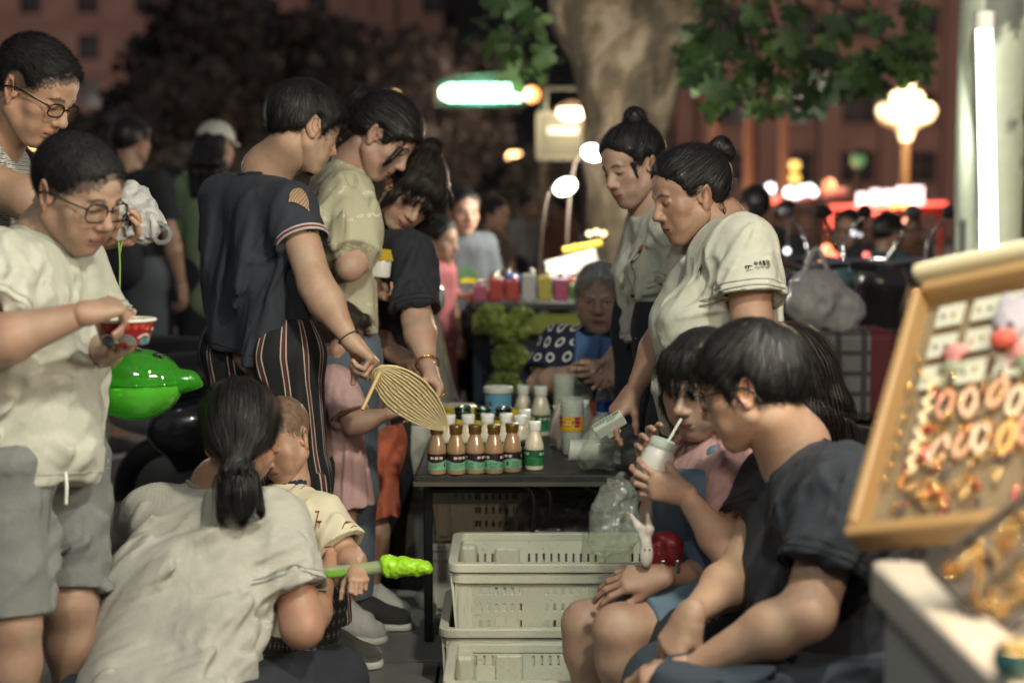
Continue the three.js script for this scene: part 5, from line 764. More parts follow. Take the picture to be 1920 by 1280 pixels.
// ---- young woman vendor
{
  const p = new Person('person', 'young woman with top bun in white printed T-shirt looking down at the table', P(1215, 1100, 4.85), { skin: [0.465, 0.310, 0.233] });
  const neck = P(1212, 378, 4.86), SL = P(1272, 425, 4.68), SR = P(1215, 420, 5.02), HL = P(1258, 620, 4.74), HR = P(1218, 620, 4.95), EL = P(1300, 540, 4.66), WL = P(1290, 650, 4.6), ER = P(1185, 540, 5.1), WR = P(1160, 660, 5.05);
  p.head(P(1186, 312, 4.8), -54, 16, 4, { size: 0.98, neck, neckR: 0.046, lip: [0.4, 0.12, 0.12] });
  const bun = V(0.0, 0.145, -0.055);
  p.hair({ t: 0.014, n: V(0, 0.78, -0.62), c: -0.008, count: 7000, steps: 8, step: 0.011, lift: 0.02, jit: 0.1, width: 0.0019, rough: 0.0025, face: [[[0, -0.03, 0.105], [0.068, 0.09, 0.07]], [[0.09, -0.005, 0.0], [0.022, 0.036, 0.022]], [[-0.09, -0.005, 0.0], [0.022, 0.036, 0.022]]],
    extra: (h) => { h.ell(bun, V(0.034, 0.03, 0.034), null, 0.012); h.cap(V(0.066, 0.06, 0.05), V(0.072, -0.03, 0.05), 0.01, 0.004, 0.012); h.cap(V(-0.066, 0.06, 0.05), V(-0.072, -0.03, 0.05), 0.01, 0.004, 0.012); }, flow: (q) => V(bun.x - q.x, bun.y - 0.03 - q.y, bun.z - 0.01 - q.z) });
  p.arm(SL, EL, WL, [0.046, 0.04, 0.026]).arm(SR, ER, WR, [0.046, 0.04, 0.026]); p.s.cap(neck, lerp(HR, HL, 0.5), 0.05, 0.08, 0.04);
  p.hand(WL, V(-0.3, -1, 0.2), V(-0.3, 0, -1), false, {}); p.hand(WR, V(-0.3, -1, 0.2), V(-0.3, 0, 1), true, {});
  const s = tee({ SL, SR, HL, HR, EL, ER, neck, chest: 0.1, waist: 0.112, sleeve: [0.85, 0.8], sr: [0.07, 0.08], sh: 0.06, hemDrop: 0.03, collar: 0.056, extra: (q) => { for (const f of [0.3, 0.7]) q.ell(lerp(SL, SR, f).add(V(-0.07, -0.15, 0.02)), V(0.055, 0.055, 0.055), null, 0.06); } });
  s.disp(folds(P(1190, 570, 4.7), V(1, 0.3, 0), { amp: 0.01, across: 16, R: 0.2 })).disp(drape(0.007, 9, 13)); s.cap(P(1198, 372, 4.82), P(1166, 410, 4.72), 0.056, 0.026, 0.01, false, true);
  p.trim(p.garment('t_shirt', s, cloth([0.62, 0.63, 0.54]), 0.0075), s, cloth([0.62, 0.63, 0.54]), { rib: false });
  const KL = P(1245, 880, 4.75), AL = P(1250, 1130, 4.8), KR = P(1200, 880, 4.95), AR = P(1205, 1110, 5.0); AL.y = AR.y = 0.08; const t = trousers({ HL, HR, KL, KR, AL, AR, r: [0.11, 0.08, 0.06], frac: [0.98, 0.98] }); t.disp(drape(0.008, 9)); p.garment('trousers', t, cloth([0.02, 0.023, 0.035]), 0.011); shoe(AR, V(-1, 0, 0.2), 0.24, cloth([0.03, 0.03, 0.03]), p); shoe(AL, V(-1, 0, 0.2), 0.24, cloth([0.03, 0.03, 0.03]), p);
  // printed fox figure on the chest: thin cloth patches on the shirt
  const fig = canvasTex(256, 512, (g, w, h) => { g.clearRect(0, 0, w, h); g.fillStyle = '#b5531f'; g.fillRect(90, 20, 80, 40); g.fillStyle = '#1d3a2a'; g.beginPath(); g.ellipse(120, 100, 70, 58, 0, 0, 6.3); g.fill(); g.fillStyle = '#d8d2be'; g.beginPath(); g.ellipse(130, 105, 34, 30, 0, 0, 6.3); g.fill(); g.strokeStyle = '#23241f'; g.lineWidth = 9; g.beginPath(); g.moveTo(70, 160); g.quadraticCurveTo(20, 260, 90, 340); g.quadraticCurveTo(130, 400, 110, 460); g.moveTo(150, 170); g.quadraticCurveTo(210, 270, 170, 380); g.quadraticCurveTo(160, 440, 220, 480); g.stroke(); g.fillStyle = '#33352f'; g.fillRect(90, 450, 130, 30); });
  p.patch('printed_figure', s, P(1172, 505, 4.72), V(0.75, 0, 0.66), V(0, 1, 0), 0.1, 0.2, fig);
  p.finish();
}
// ---- older woman vendor
{
  const p = new Person('person', 'older woman with black bun in white T-shirt reaching down to the table', P(1360, 1150, 4.25), { skin: [0.372, 0.225, 0.154] });
  const neck = P(1348, 415, 4.24), SL = P(1396, 462, 4.02), SR = P(1318, 465, 4.42), HL = P(1400, 790, 4.12), HR = P(1300, 790, 4.38), ER = P(1252, 622, 4.44), WR = P(1188, 735, 4.42), EL = P(1412, 610, 3.96), WL = P(1380, 740, 3.95);
  p.head(P(1292, 368, 4.2), -72, 14, 2, { size: 1.0, chub: 0.4, neck, neckR: 0.06, nose: 1.1, age: 0.4, jaw: 1.05 });
  const bun = V(0.0, 0.098, -0.112);
  p.hair({ t: 0.013, n: V(0, 0.78, -0.62), c: -0.006, count: 9000, steps: 9, step: 0.011, lift: 0.015, jit: 0.07, width: 0.0018, rough: 0.002, face: [[[0, -0.03, 0.108], [0.072, 0.09, 0.07]], [[0.09, -0.005, -0.004], [0.022, 0.036, 0.024]], [[-0.09, -0.005, -0.004], [0.022, 0.036, 0.024]]],
    extra: (h) => { for (let i = 0; i < 7; i++) { const a = i * 0.9; h.ell(bun.clone().add(V(0.018 * Math.cos(a), 0.018 * Math.sin(a), -0.012 + 0.01 * Math.sin(a * 2))), V(0.019, 0.019, 0.021), null, 0.006); } h.cap(V(0, 0.07, -0.09), bun, 0.026, 0.02, 0.02); h.cap(V(0.07, 0.0, -0.05), V(0.06, -0.075, -0.062), 0.01, 0.003, 0.02); }, flow: (q) => V(bun.x - q.x, bun.y - 0.01 - q.y, bun.z - q.z) });
  p.arm(SL, EL, WL, [0.062, 0.05, 0.03]).arm(SR, ER, WR, [0.058, 0.048, 0.03]); p.s.cap(neck, lerp(HR, HL, 0.5), 0.06, 0.1, 0.04);
  p.hand(WR, P(1142, 792, 4.4).sub(WR), V(0.55, -0.6, -0.3), true, { curl: [[25, 30, 20], [30, 35, 20], [38, 38, 20], [42, 40, 20]], spread: 4, thumb: [30, 40, 20] });
  p.hand(WL, V(-0.4, -1, 0), V(-0.4, 0, -1), false, {});
  const s = tee({ SL, SR, HL, HR, EL, ER, neck, chest: 0.118, waist: 0.125, sleeve: [0.66, 0.5], sr: [0.08, 0.09], sh: 0.066, hemDrop: 0.04, collar: 0.066, extra: (q) => { q.ell(P(1292, 610, 4.12), V(0.082, 0.085, 0.085), null, 0.07); q.ell(P(1275, 610, 4.34), V(0.08, 0.085, 0.085), null, 0.07); q.ell(P(1310, 730, 4.22), V(0.12, 0.13, 0.14), null, 0.07); } });
  s.disp(folds(P(1330, 680, 4.0), V(1, 0.25, 0), { amp: 0.011, across: 14, along: 2.5, R: 0.25 })).disp(folds(P(1460, 580, 4.1), V(0.25, 1, 0), { amp: 0.014, across: 16, R: 0.16, ph: 3 })).disp(folds(P(1360, 500, 4.0), V(0.5, 1, 0), { amp: 0.007, across: 20, R: 0.14, ph: 8 })).disp(drape(0.007, 9, 9)); s.cap(P(1340, 392, 4.22), P(1278, 472, 4.2), 0.072, 0.036, 0.012, false, true);
  p.trim(p.garment('t_shirt', s, cloth([0.60, 0.60, 0.51]), 0.0075), s, cloth([0.60, 0.60, 0.51]), { rib: false });
  const KL = P(1390, 1040, 4.15), AL = P(1380, 1280, 4.2), KR = P(1300, 1040, 4.38), AR = P(1290, 1240, 4.42); AL.y = AR.y = 0.08; const t = trousers({ HL, HR, KL, KR, AL, AR, r: [0.12, 0.085, 0.065], frac: [0.98, 0.98] }); t.disp(drape(0.008, 9)); p.garment('trousers', t, cloth([0.018, 0.02, 0.028]), 0.012); shoe(AR, V(-1, 0, 0.2), 0.24, cloth([0.03, 0.03, 0.03]), p); shoe(AL, V(-1, 0, 0.2), 0.24, cloth([0.03, 0.03, 0.03]), p);
  // logo on the sleeve and small lettering on the chest: printed patches that follow the cloth
  const logo = canvasTex(256, 128, (g, w, h) => { g.clearRect(0, 0, w, h); g.strokeStyle = '#23231f'; g.fillStyle = '#23231f'; g.lineWidth = 7; for (let i = 0; i < 3; i++) { g.beginPath(); g.arc(14 + i * 16, 80, 26 - i * 2, Math.PI, Math.PI * 1.75); g.stroke(); } g.fillRect(6, 92, 60, 6); writeGlyphs(g, ['zhong', 'nan', 'ji', 'tuan'], 78, 26, 40, 5); g.font = 'bold 17px sans-serif'; g.fillText('ZHONGNAN GROUP', 78, 86); for (const x of [100, 140, 180]) g.fillRect(x, 94, 24, 8); });
  const logo2 = canvasTex(256, 64, (g, w, h) => { g.clearRect(0, 0, w, h); g.fillStyle = '#3a3a34'; g.lineWidth = 6; g.strokeStyle = '#3a3a34'; for (let i = 0; i < 8; i++) { g.beginPath(); g.moveTo(10 + i * 28, 46); g.quadraticCurveTo(18 + i * 28, 6 + (i % 3) * 8, 26 + i * 28, 30); g.quadraticCurveTo(20 + i * 28, 54, 12 + i * 28, 36); g.stroke(); } });
  p.patch('printed_logo', s, P(1411, 488, 3.95), V(0.97, 0.1, -0.2), V(-0.04, 1, 0), 0.082, 0.042, logo);
  p.patch('printed_logo', s, P(1302, 492, 4.05), V(0.85, 0.25, 0.45), V(-0.3, 0.95, 0), 0.052, 0.014, logo2);
  p.finish();
}
// ---- girl drinking with a straw
{
  const p = new Person('person', 'girl in denim pinafore and pink shirt drinking through a straw', P(1330, 1200, 3.7), { skin: [0.419, 0.270, 0.196] });
  const neck = P(1338, 815, 3.68), SR = P(1270, 870, 3.82), SL = P(1385, 890, 3.56), HR = P(1330, 1110, 3.82), HL = P(1400, 1130, 3.66), EL = P(1372, 1040, 3.42), WL = P(1282, 925, 3.44), ER = P(1235, 990, 3.82), WR = P(1232, 880, 3.68);
  p.head(P(1316, 722, 3.64), -40, 12, 0, { size: 0.98, chub: 0.8, neck, neckR: 0.046, eye: 'slit', lip: [0.32, 0.1, 0.09] });
  p.hair({ t: 0.014, n: V(0, 0.9, -0.43), c: -0.02, count: 6000, steps: 8, step: 0.012, lift: 0.03, jit: 0.1, width: 0.002, face: [[[0, -0.05, 0.105], [0.066, 0.075, 0.075]]], extra: (h) => { for (const a of [-0.05, -0.025, 0, 0.025, 0.05]) h.cap(V(a * 0.8, 0.09, 0.07), V(a * 1.1, 0.022, 0.098 - Math.abs(a) * 0.5), 0.014, 0.006, 0.014); for (const s of [-1, 1]) h.chain([V(s * 0.07, 0.05, 0.04), V(s * 0.08, -0.03, 0.035), V(s * 0.075, -0.09, 0.02)], [0.02, 0.014, 0.006], 0.016); }, flow: (q) => q.z > 0.02 ? V(q.x * 0.3, -1, 0.3) : V(q.x * 0.5, -1, -0.1) });
  p.arm(SL, EL, WL, [0.042, 0.038, 0.026]).arm(SR, ER, WR, [0.042, 0.038, 0.025]); p.s.cap(neck, lerp(HR, HL, 0.5), 0.05, 0.07, 0.04);
  p.hand(WL, V(-0.85, 0.25, -0.05), V(0.05, 0.1, -1), false, { size: 0.86, curl: [[22, 40, 25], [22, 42, 25], [24, 44, 25], [28, 46, 25]], spread: 10, thumb: [42, 40, 10] });
  p.hand(WR, V(-0.35, 0.9, 0.1), V(0.2, 0.1, 1), true, { size: 0.86, curl: [[35, 30, 20], [40, 35, 20], [45, 40, 20], [50, 40, 20]], spread: 10, thumb: [55, 30, 10] });
  const s = tee({ SL, SR, HL, HR, EL, ER, neck, chest: 0.082, waist: 0.09, sh: 0.054, sleeve: [0.68, 0.68], sr: [0.06, 0.068], hemDrop: 0.02, collar: 0.052 }); s.disp(drape(0.006, 11, 3)).disp(folds(P(1390, 930, 3.5), V(0.2, 1, 0), { amp: 0.009, across: 22, R: 0.12 })); p.garment('shirt', s, cloth([0.50, 0.29, 0.28]), 0.0075);
  const bib = new SDF(); const mid = lerp(SL, SR, 0.5); bib.cap(lerp(SL, SR, 0.28).add(V(0, -0.05, 0)), lerp(HL, HR, 0.2), 0.11, 0.122, 0.06).cap(lerp(SL, SR, 0.72).add(V(0, -0.05, 0)), lerp(HL, HR, 0.8), 0.11, 0.122, 0.06); bib.cut(mid.clone().add(V(0, -0.01, 0)), V(0.2, 1, -0.2)); for (const f of [0.25, 0.75]) { const a = lerp(SL, SR, f); bib.chain([a.clone().add(V(-0.05, -0.07, 0.05)), a.clone().add(V(-0.02, 0.045, 0.03)), a.clone().add(V(0.04, 0.03, -0.03))], [0.02, 0.018, 0.018], 0.012); } bib.disp(drape(0.006, 12, 5));
  p.garment('pinafore', bib, cloth([0.10, 0.155, 0.235]), 0.008);
  const KR = P(1098, 1170, 3.66), AR = P(1110, 1400, 3.7), KL = P(1160, 1180, 3.5), AL = P(1180, 1440, 3.56); AR.y = AL.y = 0.08;
  p.leg(HR, KR, AR, [0.07, 0.05, 0.034]).leg(HL, KL, AL, [0.07, 0.052, 0.034]);
  const sk = new SDF(); sk.cap(HR, lerp(HR, KR, 0.8), 0.09, 0.066, 0.08, true).cap(HL, lerp(HL, KL, 0.8), 0.09, 0.066, 0.08, true).cap(lerp(HR, HL, 0.5), lerp(lerp(HR, KR, 0.82), lerp(HL, KL, 0.82), 0.5), 0.1, 0.066, 0.08, true); sk.disp(drape(0.006, 11, 1)); p.garment('skirt', sk, cloth([0.13, 0.20, 0.28]), 0.008);
  shoe(AR, V(-1, 0, 0.4), 0.2, cloth([0.5, 0.5, 0.55]), p); shoe(AL, V(-1, 0, 0.4), 0.2, cloth([0.5, 0.5, 0.55]), p);
  p.finish(0.009);
}
// ---- long-haired woman behind the seated man
{
  const p = new Person('person', 'long-haired woman in black seated between the girl and the seated man', P(1480, 1200, 3.78), { skin: [0.400, 0.250, 0.180], hair: [0.017, 0.0125, 0.011] });
  const neck = P(1480, 800, 3.8), SR = P(1420, 880, 3.9), SL = P(1540, 890, 3.68), HR = P(1450, 1140, 3.9), HL = P(1530, 1150, 3.75), ER = P(1395, 1062, 3.74), WR = P(1238, 1082, 3.52), EL = P(1500, 1080, 3.56), WL = P(1420, 1120, 3.5);
  p.head(P(1468, 710, 3.8), -70, 8, 0, { size: 0.98, neck, neckR: 0.048 });
  p.hair({ t: 0.018, n: V(0, 0.85, -0.52), c: -0.03, count: 9000, steps: 14, step: 0.015, lift: 0.02, jit: 0.07, width: 0.0022, rough: 0.004, freq: 40, face: [[[0, -0.04, 0.1], [0.066, 0.09, 0.075]]], extra: (h) => { for (const [x, z] of [[0.07, -0.02], [0.05, -0.08], [0, -0.1], [-0.05, -0.08], [-0.07, -0.02]]) h.chain([V(x, 0.03, z), V(x * 1.15, -0.07, z * 1.25), V(x * 1.2, -0.17, z * 1.5)], [0.03, 0.034, 0.02], 0.03); }, flow: (q) => V(q.x * 0.6, -0.6 - (q.y < 0.06 ? 1 : 0), q.z * 0.9 - 0.02) });
  p.arm(SR, ER, WR, [0.045, 0.04, 0.026]).arm(SL, EL, WL, [0.045, 0.04, 0.026]); p.s.cap(neck, lerp(HR, HL, 0.5), 0.05, 0.08, 0.04);
  p.hand(WR, V(-1, -0.1, -0.02), V(-0.1, -0.75, -0.6), true, { curl: [[18, 22, 14], [20, 25, 15], [24, 28, 15], [28, 30, 18]], spread: 8, thumb: [28, 20, 5], size: 0.95 }); p.hand(WL, V(-1, -0.2, 0), V(0, -1, 0), false, {});
  const s = tee({ SL, SR, HL, HR, EL, ER, neck, chest: 0.1, waist: 0.11, sleeve: [0.85, 0.7], sr: [0.064, 0.066], hemDrop: 0.02 }); s.disp(drape(0.007, 9, 3)); p.garment('top', s, cloth([0.016, 0.016, 0.022]), 0.01);
  const KL = P(1270, 1200, 3.52), AL = P(1270, 1440, 3.55), KR = P(1240, 1190, 3.7), AR = P(1250, 1400, 3.72); AR.y = AL.y = 0.08; const t = trousers({ HL, HR, KL, KR, AL, AR, r: [0.1, 0.07, 0.055], frac: [0.98, 0.98] }); t.disp(drape(0.007, 9)); p.garment('trousers', t, cloth([0.022, 0.026, 0.036]), 0.011); shoe(AR, V(-1, 0, 0.3), 0.24, cloth([0.03, 0.03, 0.03]), p); shoe(AL, V(-1, 0, 0.3), 0.24, cloth([0.03, 0.03, 0.03]), p);
  p.finish();
}
// ---- man in black T-shirt seated
{
  const p = new Person('person', 'man in dark T-shirt and glasses seated with forearms on his knees', P(1540, 1250, 3.25), { skin: [0.400, 0.255, 0.175], hair: [0.0105, 0.0100, 0.0105] });
  const neck = P(1488, 838, 3.28), SL = P(1590, 915, 3.06), SR = P(1462, 905, 3.46), HL = P(1590, 1215, 3.14), HR = P(1500, 1215, 3.44), EL = P(1515, 1150, 2.96), WL = P(1290, 1258, 3.02), ER = P(1385, 1080, 3.36), WR = P(1296, 1152, 3.16);
  p.head(P(1408, 728, 3.25), -112, 16, 4, { size: 1.02, neck, neckR: 0.062, chub: 0.4, line: -0.012 });
  p.hair({ t: 0.019, n: V(0, 0.85, -0.52), c: -0.02, count: 9000, steps: 6, step: 0.010, lift: 0.12, jit: 0.2, width: 0.0021, rough: 0.004, freq: 45, flow: (q) => V(q.x, q.y - 0.1, q.z + 0.06), face: [[[0, -0.035, 0.11], [0.07, 0.072, 0.07]], [[0.09, -0.008, -0.002], [0.022, 0.036, 0.024]], [[-0.09, -0.008, -0.002], [0.022, 0.036, 0.024]]] });
  p.glasses(frameMat);
  p.arm(SL, EL, WL, [0.058, 0.05, 0.031]).arm(SR, ER, WR, [0.056, 0.048, 0.03]); p.s.cap(neck, lerp(HR, HL, 0.5), 0.065, 0.09, 0.04);
  p.hand(WL, V(-0.9, -0.35, 0.05), V(0.1, -0.6, -0.8), false, { curl: [35, 38, 42, 45], spread: 4 }); p.hand(WR, V(-0.5, -0.85, 0.12), V(0.5, -0.4, -0.6), true, { curl: [25, 28, 32, 36], spread: 4, thumb: [30, 30, 15] });
  const s = tee({ SL, SR, HL, HR, EL, ER, neck, chest: 0.118, waist: 0.13, sleeve: [0.66, 0.5], sr: [0.082, 0.092], sh: 0.072, hemDrop: 0.03, collar: 0.06, extra: (q) => q.ell(P(1530, 1120, 3.28), V(0.14, 0.16, 0.14), null, 0.08) });
  s.disp(folds(P(1540, 1060, 3.0), V(0.8, 0.6, 0), { amp: 0.011, across: 15, R: 0.25 })).disp(folds(P(1600, 980, 3.0), V(-0.3, 1, 0), { amp: 0.009, across: 17, R: 0.2, ph: 5 })).disp(drape(0.008, 8, 14)); p.trim(p.garment('t_shirt', s, cloth([0.018, 0.021, 0.03]), 0.0075), s, cloth([0.018, 0.021, 0.03]));
  const KL = P(1310, 1300, 2.98), AL = P(1310, 1560, 3.05), KR = P(1250, 1290, 3.3), AR = P(1250, 1500, 3.35); AL.y = AR.y = 0.08; const t = trousers({ HL, HR, KL, KR, AL, AR, r: [0.12, 0.085, 0.065], frac: [0.98, 0.98], waistR: 0.12, waistUp: 0.03 }); t.disp(drape(0.008, 9)).disp(folds(P(1450, 1250, 3), V(1, 0.3, 0.4), { amp: 0.01, R: 0.2 })); p.garment('jeans', t, cloth([0.035, 0.048, 0.068]), 0.0095); shoe(AR, V(-1, 0, 0.2), 0.26, cloth([0.03, 0.03, 0.03]), p); shoe(AL, V(-1, 0, 0.2), 0.26, cloth([0.03, 0.03, 0.03]), p);
  p.finish();
}
// ================= TABLE AND GOODS =================
const TH = 0.505, glassM = (c, r = 0.08, t = 0.85) => new THREE.MeshPhysicalMaterial({ color: C(...c), transmission: t, thickness: 0, roughness: r });
const steel = M([0.02, 0.02, 0.022], 0.35, { metalness: 0.6 });
{
  const x0 = -0.272, x1 = 0.44, z0 = -4.455, z1 = -5.55, cx = (x0 + x1) / 2, cz = (z0 + z1) / 2;
  const o = thing('folding_table', 'low black folding table laid out with bottles and cups', 'table', V(cx, 0, cz)), w = x1 - x0, d = z0 - z1;
  const scuff = dataTex(256, (x, y) => { const n = 0.5 + 0.5 * noise(x * 14, y * 3, 1), s = Math.abs(noise(x * 60, y * 4, 8)) < 0.03 ? 26 : 0; const v = 26 + 22 * n + s; return [v, v, v * 1.02]; }, [1, 1], true);
  mesh('tabletop', box(w, 0.026, d, 0, TH - 0.013, 0, 0.006), new THREE.MeshPhysicalMaterial({ map: scuff, roughness: 0.42, bumpMap: stoneBump, bumpScale: 0.0008 }), o);
  mesh('edge_trim', merge([box(w + 0.008, 0.012, 0.006, 0, TH - 0.026, d / 2 + 0.004), box(0.006, 0.012, d, -w / 2 - 0.004, TH - 0.026, 0), box(0.006, 0.012, d, w / 2 + 0.004, TH - 0.026, 0)]), M([0.16, 0.15, 0.12], 0.4, { metalness: 0.7 }), o);
  for (const sx of [-1, 1]) for (const sz of [-1, 1]) mesh('leg', box(0.026, TH - 0.03, 0.026, sx * (w / 2 - 0.03), (TH - 0.03) / 2, sz * (d / 2 - 0.1), 0.005), steel, o);
  for (const sx of [-1, 1]) mesh('foot_bar', rod(V(sx * (w / 2 - 0.03), 0.03, -d / 2 + 0.1), V(sx * (w / 2 - 0.03), 0.03, d / 2 - 0.1), 0.011), steel, o);
  for (const sz of [-1, 1]) mesh('cross_bar', rod(V(-w / 2 + 0.03, TH - 0.06, sz * (d / 2 - 0.1)), V(w / 2 - 0.03, TH - 0.06, sz * (d / 2 - 0.1)), 0.01), steel, o);
  for (const [x, l] of [[-0.03, 0.28], [0.02, 0.13], [0.15, 0.09]]) mesh('hanging_strap', tube([V(x - 0.05, TH - 0.03, d / 2 - 0.04), V(x, TH - 0.05, d / 2 - 0.03), V(x + 0.005, TH - l * 0.6, d / 2 - 0.028), V(x + 0.002, TH - l, d / 2 - 0.03)], 0.008, 16, 6), steel, o);
}
// milk bottles
const labelTex = (dark, low) => canvasTex(512, 192, (g, w, h) => {
  g.fillStyle = dark; g.fillRect(0, 0, w, h); g.fillStyle = low; g.beginPath(); g.moveTo(0, 96); for (let x = 0; x <= w; x += 32) g.lineTo(x, 92 + 18 * Math.sin(x * 0.025)); g.lineTo(w, h); g.lineTo(0, h); g.fill();
  g.fillStyle = dark; for (const x of [150, 400]) { g.beginPath(); g.ellipse(x, 140, 10, 20, 0, 0, 6.3); g.fill(); g.fillRect(x - 3, 96, 6, 30); }
  const marks = (x0, y0, n, sz, c) => { g.strokeStyle = c; g.lineWidth = sz / 9; for (let i = 0; i < n; i++) { const x = x0 + i * sz * 1.15; g.strokeRect(x + sz * 0.15, y0 + sz * 0.2, sz * 0.6, sz * 0.5); for (let k = 0; k < 3; k++) { g.beginPath(); g.moveTo(x, y0 + sz * (0.15 + 0.3 * ((k + i) % 3))); g.lineTo(x + sz * 0.9, y0 + sz * (0.15 + 0.3 * ((k + i) % 3))); g.stroke(); } g.beginPath(); g.moveTo(x + sz * 0.45, y0); g.lineTo(x + sz * (0.3 + 0.1 * (i % 3)), y0 + sz); g.stroke(); } }; g.fillStyle = '#e8e6da'; g.fillRect(190, 28, 104, 34); marks(196, 32, 3, 26, dark); marks(330, 30, 3, 34, '#e8e6da'); marks(20, 34, 3, 34, '#e8e6da');
  g.fillStyle = '#1f2a22'; marks(200, 112, 3, 20, '#1f2a22'); marks(440, 112, 3, 20, '#1f2a22'); for (let i = 0; i < 4; i++) { g.fillRect(20, 124 + i * 14, 90 - i * 12, 4); g.fillRect(200, 142 + i * 12, 110 - i * 14, 4); g.fillRect(440, 142 + i * 12, 60, 4); }
});
const bProf = [[0.0, 0.0], [0.024, 0.0], [0.0272, 0.004], [0.0275, 0.02], [0.0275, 0.062], [0.026, 0.075], [0.021, 0.093], [0.0165, 0.106], [0.015, 0.116], [0.015, 0.12]];
const capProf = [[0.0155, 0.113], [0.0185, 0.114], [0.0185, 0.127], [0.0195, 0.129], [0.0195, 0.136], [0.018, 0.139], [0, 0.139]];
const bodyG = lathe(bProf, 32), capG = lathe(capProf, 28), labG = new THREE.CylinderGeometry(0.0279, 0.0279, 0.046, 32, 1, true).translate(0, 0.037, 0), ribG = merge([0.064, 0.0665].map((y) => new THREE.TorusGeometry(0.0272, 0.0008, 6, 32).rotateX(Math.PI / 2).translate(0, y, 0)));
function milkBottle(px, py, kind, turn, name, label, group, scale = 1) {
  const o = thing(name, label, 'bottle', onY(px, py, TH), group); o.rotation.y = turn; o.scale.setScalar(scale);
  const K = kinds[kind]; mesh('glass', bodyG, K.body, o); mesh('cap', capG, K.cap, o); mesh('label', labG, K.label, o); mesh('rib', ribG, K.body, o); return o;
}
const kinds = {
  tea: { body: M([0.34, 0.215, 0.12], 0.16, { clearcoat: 1, clearcoatRoughness: 0.05 }), cap: M([0.30, 0.19, 0.06], 0.3, { metalness: 0.8 }), label: new THREE.MeshPhysicalMaterial({ map: labelTex('#2a1520', '#6fa585'), roughness: 0.45 }) },
  milk: { body: M([0.66, 0.6, 0.46], 0.18, { clearcoat: 1, clearcoatRoughness: 0.05 }), cap: M([0.7, 0.72, 0.68], 0.35), label: new THREE.MeshPhysicalMaterial({ map: labelTex('#1c5a38', '#2c7a4c'), roughness: 0.45 }) },
};
[[819, 888], [855, 888], [891, 887], [926, 887], [960, 884]].forEach(([x, y], i) => milkBottle(x, y, 'tea', -0.9 + i * 0.45, 'milk_tea_bottle', 'brown milk tea bottle with maroon and mint label in the front row', 'milk tea bottles in the front row'));
milkBottle(1002, 880, 'milk', 0.3, 'milk_bottle', 'white milk bottle with green label at the end of the front row', undefined, 1);
[[842, 866], [878, 866], [914, 865], [949, 864], [976, 868], [984, 856]].forEach(([x, y], i) => milkBottle(x, y, 'milk', i, 'milk_bottle', 'white milk bottle standing behind the milk tea bottles', 'milk bottles behind the front row', 1.02));
milkBottle(1014, 816, 'milk', 2, 'milk_bottle', 'tall white milk bottle with green label behind the yellow-capped jar', undefined, 1.18); milkBottle(981, 806, 'milk', 1, 'milk_bottle', 'white milk bottle beside the blue tub', undefined, 1.1);
// yoghurt jars with paper caps and stacked shiny lids
const jarG = lathe([[0, 0], [0.028, 0], [0.032, 0.006], [0.033, 0.05], [0.028, 0.062], [0.026, 0.07], [0, 0.07]], 28), paper = (c) => M(c, 0.7, { bumpMap: weave, bumpScale: 0.002 });
const ruff = (r, y) => { const g = new THREE.CylinderGeometry(r, r * 1.28, 0.034, 40, 4, true).translate(0, y, 0), p = g.attributes.position; for (let i = 0; i < p.count; i++) { const a = Math.atan2(p.getZ(i), p.getX(i)), k = 1 + 0.1 * Math.sin(a * 9) * (y + 0.017 - p.getY(i)) / 0.034; p.setX(i, p.getX(i) * k); p.setZ(i, p.getZ(i) * k); } g.computeVertexNormals(); return merge([g, new THREE.CircleGeometry(r, 30).rotateX(-Math.PI / 2).translate(0, y + 0.017, 0)]); };
const white1 = M([0.72, 0.72, 0.68], 0.25, { clearcoat: 0.6 }), yel = paper([0.75, 0.55, 0.03]);
function capJar(px, py, label, group, s = 1) { const o = thing('yoghurt_jar', label, 'jar', onY(px, py, TH), group); mesh('jar', jarG, white1, o); mesh('paper_cap', ruff(0.0285, 0.07), yel, o); o.scale.setScalar(s); return o; }
for (const [x, y] of [[852, 818], [890, 818], [926, 816], [962, 820]]) capJar(x, y, 'white jar with yellow paper cap in the row before the blue tub', 'yellow-capped jars before the tub', 1.08);
capJar(982, 832, 'white jar with pointed yellow paper cap behind the milk bottles'); for (const [x, y] of [[868, 836], [905, 838], [944, 838]]) capJar(x, y, 'white yoghurt jar under a stack of shiny rings', 'yoghurt jars under ring stacks');
{ // stacks of shiny green and silver lids on the jars
  const tg = new THREE.TorusGeometry(0.024, 0.0034, 8, 32).rotateX(Math.PI / 2), mats = [M([0.03, 0.25, 0.09], 0.12, { metalness: 1 }), M([0.75, 0.78, 0.76], 0.1, { metalness: 1 }), M([0.06, 0.07, 0.12], 0.15, { metalness: 0.9 })];
  for (const [x, y, n] of [[868, 836, 0], [905, 838, 0], [944, 838, 2]]) { const b = onY(x, y, TH), o = thing('lid_stack', n ? 'stack of dark and silver ring lids on a jar' : 'stack of green and silver ring lids on a jar', 'lid stack', V(b.x, TH + 0.0875, b.z), n ? undefined : 'green ring lid stacks'); for (let i = 0; i < 6; i++) { const m = mesh('lid', tg, mats[i % 2 ? 1 : n], o); m.position.set(rr(-0.002, 0.002), 0.0034 + i * 0.0066, rr(-0.002, 0.002)); } mesh('centre', cyl(0.021, 0.021, 0.036, 0, 0.018, 0), mats[n], o); }
  const b = onY(838, 846, TH), o = thing('lid_stack', 'loose clear ring lids beside the milk tea bottles', 'lid stack', b); for (let i = 0; i < 7; i++) mesh('lid', tg, M([0.7, 0.72, 0.7], 0.08, { metalness: 1 }), o).position.set(rr(-0.004, 0.004), 0.0036 + i * 0.0068, 0);
}
